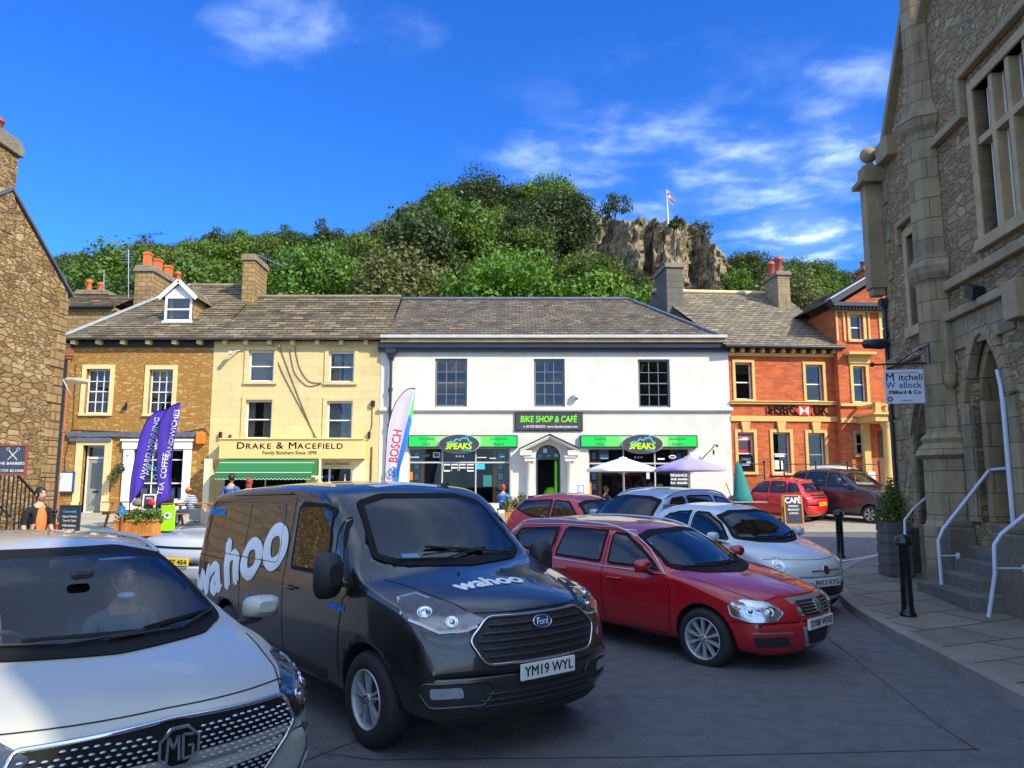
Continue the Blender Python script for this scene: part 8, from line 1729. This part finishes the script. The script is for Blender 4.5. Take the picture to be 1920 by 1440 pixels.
def person(label, p, face, top, legs, hair, skin='skin', pose='stand', H=1.68, arms='down', bun=False, cap=None, hairlen=.0, group=None, extra=None, lean=.0):
    """p = point under the pelvis on the ground / seat level; face = angle of the facing direction"""
    k = H/1.70; root = thing('person', label, 'person', tuple(p), group, rz=face-pi/2)      # local +y is forward
    seat = pose == 'sit'; hz = (.0 if seat else .92)*k; J = []
    def j(nm, x, y, z, r, par, mt): J.append((Vector((x*k, y*k, z*k+hz)), r*k, par, mt)); return len(J)-1
    L_ = lean
    pel = j('p', 0, 0, .06, .135, None, 1); ab = j('a', 0, .02+L_*.3, .24, .125, pel, 0); ch = j('c', 0, .0+L_*.75, .42, .145, ab, 0); nk = j('n', 0, .0+L_, .53, .068, ch, 2); j('h', 0, .02+L_*1.1, .62, .060, nk, 2)
    for s in (-1, 1):
        if seat: th_ = j('t', s*.10, .06, .05, .095, pel, 1); kn = j('k', s*.13, .44, .06, .065, th_, 1); an = j('f', s*.13, .46, -.36, .042, kn, 1); j('s', s*.13, .60, -.41, .038, an, 3)
        else: th_ = j('t', s*.09, 0, -.06, .095, pel, 1); kn = j('k', s*.10, .02, -.44, .062, th_, 1); an = j('f', s*.10, -.01, -.84, .042, kn, 1); j('s', s*.11, .13, -.88, .036, an, 3)
        sh = j('sh', s*.19, L_*.8, .47, .062, ch, 0)
        if arms == 'down': el = j('e', s*.24, -.02+L_*.8, .20, .045, sh, 0); wr = j('w', s*.24, .10+L_*.8, -.02, .030, el, 2); d = Vector((0, .35, -.9))
        elif arms == 'table': el = j('e', s*.25, .10+L_, .24, .047, sh, 0); wr = j('w', s*.12, .34+L_, .26, .030, el, 2); d = Vector((-s*.3, .9, -.1))
        else: el = j('e', s*.24, .06, .22, .045, sh, 0); wr = j('w', s*.08, .25, .30, .030, el, 2); d = Vector((-s*.5, .7, .3))
        d.normalize(); side = d.cross(Vector((s, 0, .3))).normalized(); q = J[wr][0]/k-Vector((0, 0, hz/k)); pm = j('m', *(q+d*.07), .030, wr, 2)
        for fi in range(4): o = side*(fi-1.5)*.018; a = q+d*.10+o; f1 = j('g', *a, .011, pm, 2); j('g', *(a+d*(.055-.006*abs(fi-1.2))+Vector((0, 0, -.022))), .008, f1, 2)
        a = q+d*.05-side*.035; f1 = j('g', *a, .012, pm, 2); j('g', *(a+d*.04-side*.018), .009, f1, 2)
    me = bpy.data.meshes.new('b'); me.from_pydata([a for a, *_ in J], [(i, q[2]) for i, q in enumerate(J) if q[2] is not None], []); o = bpy.data.objects.new('b', me); COL.objects.link(o)
    md = o.modifiers.new('s', 'SKIN'); sv_ = me.skin_vertices[0].data
    for i, q in enumerate(J): sv_[i].radius = (q[1], q[1]*(.78 if q[1] > .1 else 1)); sv_[i].use_root = (i == 0)
    sb = o.modifiers.new('u', 'SUBSURF'); sb.levels = 1; sb.render_levels = 1
    dg = bpy.context.evaluated_depsgraph_get(); m2 = bpy.data.meshes.new_from_object(o.evaluated_get(dg)); bpy.data.objects.remove(o)
    mb = MB(); mb.v = [tuple(v.co) for v in m2.vertices]
    segs = [(J[i][0], J[q[2]][0], q[3]) for i, q in enumerate(J) if q[2] is not None]
    for f in m2.polygons:
        c = f.center; best = 9; mt = 0
        for a, b, w_ in segs:
            ab_ = b-a; t = max(0, min(1, (c-a).dot(ab_)/max(ab_.length_squared, 1e-9))); dd = (a+ab_*t-c).length
            if dd < best: best = dd; mt = w_
        mb.f.append(tuple(f.vertices)); mb.m.append(mt); mb.sm.append(True)
    hc = Vector((0, (.03+L_*1.15)*k, .728*k+hz)); n0 = len(mb.v)        # head with chin, nose, ears
    mb.ball(hc, .076*k, .094*k, .115*k, 20, 14, 2)
    for i in range(n0, len(mb.v)):
        v = Vector(mb.v[i])-hc; u = v/k
        if u.z < 0: v.x *= 1-.30*min(1, -u.z/.11); 
        if u.y > .06 and abs(u.x) < .016 and -.045 < u.z < .02: v.y += .020*k*(1-abs(u.z+.02)/.05)
        if u.y > .04 and abs(abs(u.x)-.032) < .018 and .0 < u.z < .03: v.y -= .008*k
        mb.v[i] = tuple(hc+v)
    for s in (-1, 1): mb.ball(hc+Vector((s*.077, -.005, -.005))*k, .012*k, .022*k, .032*k, 8, 6, 2)
    bd = mb.build('body', [top, legs, skin, 'cloth_black'], root, local=True)
    m = MB()
    for s in (-1, 1): m.ball(hc+Vector((s*.030, .083, .014))*k, .011*k, .007*k, .006*k, 8, 6, 0); m.bar(hc+Vector((s*.018, .090, .034))*k, hc+Vector((s*.045, .080, .034))*k, .006*k, .005*k, 1)
    m.ball(hc+Vector((0, .086, -.050))*k, .022*k, .008*k, .006*k, 10, 6, 2); m.build('face', ['cloth_black', hair, 'lamp_red'], bd, local=True)
    m = MB(); n0 = 0; m.ball(hc+Vector((0, -.016, .022))*k, .088*k, .103*k, .112*k, 18, 12)
    m.f = [f for f in m.f if not (all(m.v[i][1] > hc.y+.052*k and m.v[i][2] < hc.z+.06*k for i in f))]; m.m = m.m[:len(m.f)]; m.sm = m.sm[:len(m.f)]
    m.v = [(a+.006*noise.noise(Vector((a, b, c))*60), b+.008*noise.noise(Vector((b, c, a))*60), c if c > hc.z-.07*k or b < hc.y-.02 else hc.z-.05*k) for a, b, c in m.v]
    if hairlen: m.ball(hc+Vector((0, -.045, -.10))*k, .085*k, .055*k, .15*k*hairlen+.04, 14, 8)
    if bun: m.ball(hc+Vector((0, -.075, .085))*k, .045*k, .045*k, .042*k, 12, 8)
    m.build('hair', hair, bd, local=True)
    if cap: m = MB(); m.ball(hc+Vector((0, -.008, .045))*k, .094*k, .108*k, .085*k, 18, 10); m.obox(hc+Vector((0, .12, .05))*k, .12*k, .09*k, .012*k); m.build('cap', cap, root, local=True)
    if extra: extra(root, hc, k)
    return root
def gl(x, y): return Vector((x, y, G(y)))
def openjacket(r, hc, k): m = MB(); z = .92*k; m.ball((0, .075, z+.26*k), .10*k, .07*k, .26*k, 18, 10, 0); m.build('orange_top', 'cloth_orange', r, local=True); m = MB(); m.lathe([(.22, .30), (.20, .62), (.18, .98)], (0, 0, 0), 16, 0, cap=False, squash=.8); m.build('skirt', 'cloth_black', r, local=True)
person('woman in black cardigan over orange top, dark hair in a bun, beside the stair railing', gl(-8.02, 13.2), R(-25), 'cloth_black', 'cloth_black', 'hair_black', H=1.66, bun=True, extra=openjacket)
def bulk(mt): return lambda r, hc, k: (lambda m: (m.ball((0, 0, .30*k), .225*k, .18*k, .30*k, 18, 12), m.build('jacket', mt, r, local=True)))(MB())
p = gp(357, 990); p.z += .47; person('seated person in striped blue padded jacket and orange cap at the wooden table', p, R(180), 'cloth_stripe', 'cloth_denim', 'hair_brown', pose='sit', arms='table', lean=.10, cap='alarm_orange', H=1.55, extra=bulk('cloth_stripe'))
person('man in blue T-shirt with his back turned, before the butchers window', gl(-7.35, 20.3), R(85), 'cloth_blue', 'cloth_navy', 'hair_black', H=1.70)
person('woman with red hair and pale flowered top before the butchers window', gl(-6.85, 20.2), R(95), 'cloth_cream', 'cloth_denim', 'hair_red', H=1.60, hairlen=.6)
T1 = gl(5.0, 26.3)
for (px, Y, lab, top, hr_, H, hl, fc) in ((1136, 26.0, 'brown-haired seated person under the left edge of the white parasol', 'cloth_navy', 'hair_brown', 1.5, 0, 20), (1196, 26.2, 'dark-haired seated child in front of the red bicycle', 'cloth_blue', 'hair_black', 1.55, 0, 10), (1221, 26.4, 'curly fair-haired person in orange seated under the parasols', 'cloth_orange', 'hair_brown', 1.68, .5, -20), (1239, 26.2, 'blond seated person in navy under the lilac parasol', 'cloth_navy', 'hair_blond', 1.6, .4, 190), (943, 26.0, 'ginger-haired seated person in bright blue coat by the shop doorway', 'print_blue', 'hair_red', 1.6, 0, 60)):
    p = W(px, 930, Y); p.z = G(Y)+.46; person(lab, p, R(fc), top, 'cloth_denim', hr_, pose='sit', arms='table', H=H, hairlen=hl)
    ch_ = thing('cafe_chair', 'black cafe chair under the '+lab.split(' seated')[0].replace(' under', '').replace('under', '')[:40].strip(), 'chair', (p.x, p.y, G(Y)), 'cafe chairs on the terrace'); m = MB(); m.box(p.x-.2, p.x+.2, p.y-.2, p.y+.2, p.z-.04, p.z-.0); m.box(p.x-.2, p.x+.2, p.y+.2, p.y+.23, p.z, p.z+.4) if fc > 150 else None; m.build('seat', 'wood_dark', ch_)
    for a in (-.17, .17):
        for b in (-.17, .17): m = MB(); m.tube([(p.x+a, p.y+b, G(Y)), (p.x+a, p.y+b, p.z-.03)], .014, 5); m.build('leg', 'black_iron', ch_)
# passenger in the pearl SUV
suv = [o for o in bpy.data.objects if o.name == 'suv'][0]; ms = pmat(suv); pp = ms @ Vector((1.77, -.38, .62)); fw = (ms.to_3x3() @ Vector((-1, 0, 0)))
def mask(r, hc, k): m = MB(); m.ball(hc+Vector((0, .036, -.112))*k, .058*k, .062*k, .030*k, 16, 8); m.build('face_mask', 'mask_blue', r, local=True); m = MB(); [m.tube([hc+Vector((s*.055, .05, -.08))*k, hc+Vector((s*.082, .0, -.02))*k], .002, 4) for s in (-1, 1)]; m.build('mask_loops', 'mask_blue', r, local=True)
person('passenger in dark teal top with face mask pulled under the chin, inside the pearl SUV', pp, atan2(fw.y, fw.x), 'cloth_teal', 'cloth_denim', 'hair_black', 'skin_pale', 'sit', H=1.62, arms='lap', extra=mask)

# ------------------------------------------------------------------ flags, parasols, boards, tables, planters
def feather(label, pole, edge, Y, mats, texts, base, yaw=.0, stripe=False, sid=1):
    b0 = gl(W(base, 960, Y).x, Y); f = thing('feather_flag', label, 'flag', tuple(b0), 'feather flags outside the shops')
    A = [W(a, b, Y) for a, b in pole]; B_ = [W(a, b, Y) for a, b in edge]; A = [Vector(q) for q in smooth_line(A, 5)]; B_ = [Vector(q) for q in smooth_line(B_, 5)]
    m = MB(); m.tube([b0]+A[1:], [.02]+[.014]*(len(A)-1), 6); m.build('pole', 'black_iron', f); n = 26; K = 9; vs = []
    def samp(P, t): x = t*(len(P)-1); i = min(int(x), len(P)-2); return P[i].lerp(P[i+1], x-i)
    m = MB()
    for i in range(n+1):
        a, b = samp(A, i/n), samp(B_, i/n)
        for k in range(K+1): q = a.lerp(b, k/K); q.y += .035*math.sin(k*.9+i*.25)*(k/K); vs.append(q)
    m.add(vs, [(i*(K+1)+k, i*(K+1)+k+1, (i+1)*(K+1)+k+1, (i+1)*(K+1)+k) for i in range(n) for k in range(K)], 0, True)
    if stripe:
        for q in range(len(m.f)):
            k = q % K; t = q//K/n
            if k >= K-2 or (t < .25 and k >= K-4): m.m[q] = 1 if t > .7 else (2 if t > .12 else 3)
    m.build('cloth', mats, f); bv = BVHTree.FromPolygons([Vector(q) for q in m.v], m.f)
    for txt, sz, (ax, ay), (bx, by), mt in texts:
        a, b = W(ax, ay, Y), W(bx, by, Y); xd = (b-a); wd = xd.length; xd.normalize(); yd = Vector((-xd.z, 0, xd.x)); t_ = MB(); text(t_, txt, sz, (a+b)/2, xd, yd, width=wd, bold=.002); t_.v, t_.f = fine(t_.v, t_.f, .06); t_.m = [0]*len(t_.f); t_.sm = [False]*len(t_.f)
        v2 = []
        for q in t_.v: h = bv.ray_cast(Vector((q[0], Y-2, q[2])), Vector((0, 1, 0))); v2.append((q[0], (h[0].y if h[0] else Y)-.012-abs(q[1]-Y), q[2]))
        t_.v = v2; t_.build('lettering', mt, f, fixn=False)
    return f
feather('purple feather flag with milkshakes lettering, left of the pair', [(243,948),(244,921),(250,877),(263,819),(275,790),(292,773),(312,767)], [(247,940),(266,915),(275,895),(285,860),(296,815),(304,787),(312,767)], 22.0, ['flag_purple'], [('AWARD WINNING', .22, (267, 900), (296, 783), 'print_white'), ('MILKSHAKES', .18, (277, 890), (302, 800), 'sign_pale')], 243)
f = feather('purple feather flag reading tea coffee sandwiches, right of the pair', [(295,944),(295,900),(295,862),(297,810),(304,784),(319,763),(338,755)], [(297,944),(320,930),(322,892),(327,833),(332,805),(335,787),(338,755)], 21.7, ['flag_purple'], [('TEA', .22, (300, 928), (305, 904), 'print_white'), ('COFFEE', .22, (306, 897), (312, 850), 'print_white'), ('SANDWICHES', .21, (316, 858), (333, 768), 'print_white')], 294)
feather('white feather flag with red lettering and a green-blue edge', [(721,950),(721,902),(725,825),(730,790),(742,755),(762,731),(779,728)], [(735,950),(747,902),(750,880),(760,845),(770,800),(775,765),(779,728)], 24.5, ['flag_white', 'green_b', 'print_blue', 'flag_purple'], [('BOSCH', .38, (738, 866), (747, 806), 'print_red'), ], 724, stripe=True)
x, y = W(737, 885, 24.4).x, W(737, 885, 24.4).z; m = MB(); m.tube([(x+.14*cos(t), 24.42, y+.14*sin(t)) for t in [i*pi/10 for i in range(21)]], .012, 5); [m.bar((x+d, 24.42, y-.09), (x+d, 24.42, y+.09), .01, .02) for d in (-.05, .05)]; m.bar((x-.05, 24.42, y), (x+.05, 24.42, y), .01, .02); o = m.build('flag_emblem', 'sign_slate'); adopt(o, [q for q in bpy.data.objects if q.name.startswith('feather_flag')][-1])
def parasol(label, px, pt, Y, rad, drop, mat, n=8, closed=False, rz=.2):
    c = W(px, pt, Y); b0 = gl(c.x, Y); r = thing('parasol', label, 'parasol', tuple(b0), 'cafe parasols'); m = MB(); m.tube([b0, c+Vector((0, 0, .03))], .022, 8); m.build('pole', 'white_paint' if not closed else 'wood', r)
    m = MB()
    if closed: m.lathe([(.03, 0), (.10, -.12), (.20, -.6), (.30, -1.1), (.34, -1.32), (.20, -1.40)], tuple(c), 12, smooth=True, squash=.6); m.v = [(c.x+(a-c.x)*(1+.18*math.sin(6*atan2(b-c.y, a-c.x)))+(c.z-q)*.10, b, q) for a, b, q in m.v]
    else:
        R2 = []
        for i in range(n*4):
            a = rz+2*pi*i/(n*4); kq = (i % 4)/4; sag = 1-.09*math.sin(pi*kq); R2.append((cos(a)*sag, sin(a)*sag))
        rings = [(.001, 0), (.10, -.01), (.11, -.05), (.5, -.05-(drop-.05)*.42), (1.0, -drop), (1.0, -drop-.08)]
        vs = [(c.x+x*rad*q, c.y+y*rad*q, c.z+dz) for q, dz in rings for x, y in R2]; N = n*4
        m.add(vs, [(i*N+k, i*N+(k+1) % N, (i+1)*N+(k+1) % N, (i+1)*N+k) for i in range(len(rings)-1) for k in range(N)], 0, True)
    m.build('canopy', mat, r, fixn=False)
    if not closed:
        for i in range(n): a = rz+2*pi*i/n; m = MB(); m.bar(c+Vector((0, 0, -.07)), c+Vector((cos(a)*rad*.97, sin(a)*rad*.97, -drop-.02)), .012, .016); m.bar(c+Vector((0, 0, -.62)), c+Vector((cos(a)*rad*.5, sin(a)*rad*.5, -.10-drop*.45)), .01, .012); m.build('rib', 'galv', r)
    m = MB(); m.lathe([(.25, 0), (.25, .06), (.05, .09), (.04, .3)], tuple(b0), 14); m.build('base', 'trim_black', r); return r
parasol('open white parasol in front of the right shop window', 1168, 857, 26.3, 1.30, .42, 'brolly_white')
parasol('open lilac-grey parasol overlapping the white one', 1290, 855, 25.6, 1.22, .42, 'brolly_lilac', rz=.35)
parasol('folded teal parasol leaning by the brick bank corner', 1383, 866, 25.4, 1, 1, 'brolly_teal', closed=True)
def table(label, x, y, w=.8, d=.8):
    z = G(y); t = thing('cafe_table', label, 'table', (x, y, z), 'cafe tables on the terrace'); m = MB(); m.box(x-w/2, x+w/2, y-d/2, y+d/2, z+.71, z+.74); m.build('table_top', 'galv', t)
    m = MB(); m.tube([(x, y, z), (x, y, z+.71)], .03, 8); m.box(x-.25, x+.25, y-.04, y+.04, z, z+.03); m.box(x-.04, x+.04, y-.25, y+.25, z, z+.03); m.build('pedestal', 'black_iron', t)
table('small metal cafe table under the white parasol', W(1170, 930, 26).x, 25.95); table('small metal cafe table by the doorway of the white shop', W(962, 930, 25.6).x, 25.6); table('green-topped cafe table by the folded teal parasol', W(1400, 940, 25).x, 25.2, 1.2)
m = MB(); p = gl(W(1335, 950, 24.5).x, 24.5)
# bicycle in the right shop window
def bike():
    c = U(1192, 908, .5); x0, z0 = c; y = 30.5; b = thing('bicycle', 'red framed bicycle displayed in the right shop window', 'bicycle', (x0, y, z0)); rw, fw_ = Vector((x0-.62, y, z0-.08)), Vector((x0+.42, y, z0-.08)); bb = Vector((x0-.16, y, z0-.16)); st = Vector((x0-.28, y, z0+.34)); hd = Vector((x0+.22, y, z0+.40)); h2 = Vector((x0+.26, y, z0+.24))
    m = MB(); [m.tube([a, q], .026, 7) for a, q in ((bb, st), (st, hd), (bb, h2), (hd, h2), (bb, rw), (st, rw))]; m.build('frame', 'print_red', b)
    for w_ in (rw, fw_):
        m = MB(); m.tube([w_+Vector((.33*cos(t), 0, .33*sin(t))) for t in [i*pi/16 for i in range(33)]], .022, 6, 0); [m.tube([w_, w_+Vector((.32*cos(t), 0, .32*sin(t)))], .002, 3, 1) for t in [i*pi/8 for i in range(16)]]; m.build('wheel', ['rubber', 'steel'], b)
    m = MB(); m.tube([hd, fw_], .02, 6); m.tube([hd, hd+Vector((.05, 0, .1)), hd+Vector((.12, -.2, .1))], .014, 6); m.tube([hd+Vector((.05, 0, .1)), hd+Vector((.12, .2, .1))], .014, 6); m.build('fork', 'alarm_orange', b); m = MB(); m.tube([st, st+Vector((-.03, 0, .14))], .013, 6); m.ball(st+Vector((-.04, 0, .16)), .13, .06, .03); m.build('saddle', 'trim_black', b)
bike()
def aboard(label, p, w, h, cols, rows, txtmat='print_white', rz=0., frame='wood_orange', name='sandwich_board', bk='sign_slate', lean=.16):
    b = thing(name, label, 'board', tuple(p)); 
    for s in (1, -1):
        X = Matrix.Translation(p) @ Matrix.Rotation(rz, 4, 'Z') @ Matrix.Rotation(-lean*s, 4, 'X') @ Matrix.Translation((0, -.28*s if lean else 0, 0)); m = MB(); m.X = X; m.box(-w/2+.03, w/2-.03, -.012, .012, .10, h-.03)
        pb = m.build('panel', bk, b); m = MB(); m.X = X; [m.box(q*(w/2-.02)-.02, q*(w/2-.02)+.02, -.022, .022, 0, h) for q in (-1, 1)]; m.box(-w/2, w/2, -.021, .021, h-.04, h+.001); m.box(-w/2, w/2, -.021, .021, .06, .10); m.build('frame', frame, b)
        if s == 1:
            for t, sz, z, wd, mt in rows: m = MB(); m.X = X; text(m, t, sz, (0, -.018, z), width=wd, bold=.004 if sz < .15 else .012); m.build('lettering', mt, pb)
        if not lean: break
    return b
aboard('wooden framed dark cafe sandwich board on the pale lane', gp(1487, 990)+Vector((0, 0, 0)), .56, .98, 0, [('CAFÉ', .24, .80, .48, 'print_white'), ('DRINKS', .08, .63, .28, 'print_white'), ('BREAKFAST', .08, .52, .34, 'print_white'), ('LUNCH', .08, .41, .26, 'print_white')], rz=-.15)
p = gp(313, 1000); bl = thing('pavement_sign', 'lime green pavement sign with round white emblem by the planter', 'board', tuple(p)); m = MB(); q = rpoly([(-.20,.06),(.20,.06),(.20,.80),(-.20,.80)], .05); m.X = Matrix.Translation(p); m.prism(q, -.04, .04); m.build('panel', 'lime_board', bl, bevel=.01)
m = MB(); m.X = Matrix.Translation(p); m.prism(oval(0, .50, .115, .10), -.05, -.04, 0); m.prism(oval(0, .50, .105, .09), -.054, -.05, 1); m.prism([(-.07,.54),(.0,.56),(.07,.54),(.0,.45)], -.058, -.054, 2); m.build('emblem', ['sign_pale', 'print_white', 'brolly_teal'], bl)
m = MB(); m.X = Matrix.Translation(p); m.box(-.22, .22, -.10, .10, 0, .06); m.build('foot', 'trim_black', bl)
aboard('small cream framed menu board among the planter flowers', gp(272, 990)+Vector((.05, .3, .45)), .40, .55, 0, [('MENU', .08, .42, .2, 'chalk')], frame='white_paint', lean=.12)
p = W(130, 985, 19.3); p.z = G(19.3); aboard('tall black chalkboard with handwritten menu left of the brown house door', p, .52, 1.02, 0, [('Community', .07, .86, .34, 'print_cyan'), ('Hand Warm', .07, .74, .36, 'chalk'), ('Tea & Cake', .07, .64, .34, 'chalk'), ('Milkshakes', .07, .52, .34, 'chalk'), ('Paninis', .07, .42, .30, 'chalk'), ('Jacket Potatoes', .07, .32, .40, 'chalk')], frame='sign_slate', lean=.0, name='chalkboard')
p = W(124, 905, 29.9); m = MB(); m.box(p.x-.30, p.x+.30, 29.86, 29.95, p.z-.38, p.z+.42, 0); m.box(p.x-.25, p.x+.25, 29.84, 29.87, p.z-.33, p.z+.37, 1); tag(m.build('notice_board', ['print_navy', 'sign_pale']), 'pale notice board in a dark blue frame beside the brown house door', 'notice board')
def planter(label, x0, x1, y0, y1, h, leaf, n, sz, tall=.3, mat='wood_orange'):
    z = G((y0+y1)/2); t = thing('planter', label, 'planter', ((x0+x1)/2, (y0+y1)/2, z)); m = MB(); k = int((x1-x0)/.09)
    for i in range(k): a = x0+(x1-x0)*i/k; m.box(a, a+(x1-x0)/k-.008, y0-.01*(i % 2), y0+.03, z+.05, z+h)
    m.box(x0, x1, y0+.03, y1, z+.05, z+h-.04); m.box(x0-.03, x1+.03, y0-.03, y1+.02, z+h-.03, z+h+.02); m.box(x0-.02, x1+.02, y0-.025, y1, z+.04, z+.10); m.build('trough', mat, t)
    cen = [(x0+(x1-x0)*random.random(), y0+(y1-y0)*random.random(), z+h+tall*random.random()*.8) for _ in range(n)]; V, F_ = leaf_quads(cen, [.14]*n, 60, sz, .9); foliage_obj('plants', V, F_, leaf, t)
    m = MB()
    for _ in range(n): q = random.choice(cen); d = Vector((random.uniform(-.15, .15), random.uniform(-.1, .1), .22)); a = Vector(q); m.tube([a, a+d*.6, a+d+Vector((d.x, 0, -.04))], [.008, .006, .001], 3)
    m.build('stems', leaf, t)
xa_, xb_ = W(225, 980, 21.6).x, W(296, 980, 21.6).x; planter('orange wooden trough planter full of leafy plants before the purple flags', xa_, xb_, 21.3, 21.8, .46, 'leaf_mid', 26, .035)
xa_, xb_ = W(948, 950, 25).x, W(985, 950, 25).x; planter('bushy yellow-flowered planter left of the crimson hatchback', xa_, xb_, 24.6, 25.0, .5, 'leaf_olive', 20, .04, .5)
p = gp(112, 1003); p.y -= .2; pt = thing('flower_pot', 'terracotta pot with a straggly plant left of the brown house', 'plant pot', tuple(p)); m = MB(); m.lathe([(.12, 0), (.18, .3), (.20, .3), (.20, .36), (.17, .36), (.16, .32)], tuple(p), 16); m.build('pot', 'terracotta', pt); V, F_ = leaf_quads([(p.x+random.uniform(-.15, .15), p.y, p.z+.45+.2*random.random()) for _ in range(8)], [.12]*8, 26, .03, 1); foliage_obj('plant', V, F_, 'leaf_olive', pt)
hb = thing('hanging_basket', 'hanging basket of trailing plants on the brown wall beside the door', 'hanging basket', tuple(W(226, 885, 29.6))); c = W(226, 880, 29.55); V, F_ = leaf_quads([(c.x-.32*i/12+random.uniform(-.08, .08), c.y, c.z+.12-.50*i/12) for i in range(13)], [.17]*13, 60, .035, 1); foliage_obj('plants', V, F_, 'leaf_olive', hb); m = MB(); m.tube([(c.x+.1, 30, c.z+.55), (c.x+.05, c.y, c.z+.5), (c.x, c.y, c.z)], .015, 5); m.ball(c, .16, .16, .12, mat=0); m.build('bracket', 'black_iron', hb)
def picnic(label, x, y, L=1.7, rz=0.):
    z = G(y); t = thing('picnic_table', label, 'picnic table', (x, y, z), 'wooden picnic tables', rz=rz); 
    def part(nm, *bx): m = MB(); [m.box(*q) for q in bx]; m.build(nm, 'wood', t, local=True)
    part('table_top', *[(-L/2, L/2, -.36+i*.145, -.36+i*.145+.13, .72, .755) for i in range(5)])
    for s in (-1, 1):
        part('seat', *[(-L/2, L/2, s*.72-.13+i*.14, s*.72-.13+i*.14+.125, .43, .465) for i in range(2)])
        m = MB(); [m.bar((s*L*.33, q*.28, .72), (s*L*.33, q*.62, 0), .045, .09) for q in (-1, 1)]; m.bar((s*L*.33, -.8, .41), (s*L*.33, .8, .41), .045, .09); m.build('leg', 'wood', t, local=True)
p = gp(335, 995); picnic('wooden picnic table with the striped-jacket person, right of the flags', p.x, p.y+1.0); p = gp(212, 992); picnic('empty wooden picnic table left of the purple flags', p.x, p.y+1.2)
def lump(nm, lab, cat, px, py, Y, rx, rz_, mt, **k): c = W(px, py, Y); m = MB(); m.ball(c, rx, rx*.7, rz_, 14, 10); m.v = [(a+.05*noise.noise(Vector((a, b, q))*9), b, q+.06*noise.noise(Vector((q, a, b))*9)) for a, b, q in m.v]; m.tube([c+Vector((-.08, 0, rz_*.9)), c+Vector((0, 0, rz_*1.3)), c+Vector((.08, 0, rz_*.9))], .012, 5); tag(m.build(nm, mt), lab, cat)
lump('bag', 'black rucksack on the picnic table behind the lime sign', 'bag', 312, 938, 24.3, .24, .17, 'cloth_black'); lump('bag', 'grey bag on the table behind the purple flags', 'bag', 262, 943, 24.3, .22, .14, 'seat_tan'); lump('bag', 'small red bag on the table between the flags and the rucksack', 'bag', 284, 942, 24.0, .10, .07, 'print_red')
p = W(230, 957, 21.2); rs = thing('round_sign', 'small round blue sign on a stake at the left end of the planter', 'sign', (p.x, 21.2, G(21.2))); m = MB(); m.prism([(p.x+.09*cos(t), p.z+.14*sin(t)) for t in [i*pi/12 for i in range(24)]], 21.18, 21.2); m.build('disc', 'print_blue', rs); m = MB(); text(m, 'i', .14, (p.x, 21.17, p.z)); m.build('lettering', 'print_white', rs); m = MB(); m.box(p.x-.02, p.x+.02, 21.2, 21.22, G(21.2), p.z); m.build('stake', 'wood', rs)
p = W(1089, 917, 29.6); fr_ = thing('menu_frame', 'small blue framed menu stand right of the white doorway', 'sign', (p.x, 29.6, G(29.6))); m = MB(); m.box(p.x-.12, p.x+.12, 29.58, 29.6, p.z-.15, p.z+.15, 0); m.box(p.x-.09, p.x+.09, 29.57, 29.58, p.z-.12, p.z+.12, 1); m.build('panel', ['print_blue', 'print_white'], fr_); m = MB(); m.tube([(p.x, 29.6, G(29.6)), (p.x, 29.6, p.z-.15)], .015, 6); m.build('post', 'steel', fr_)
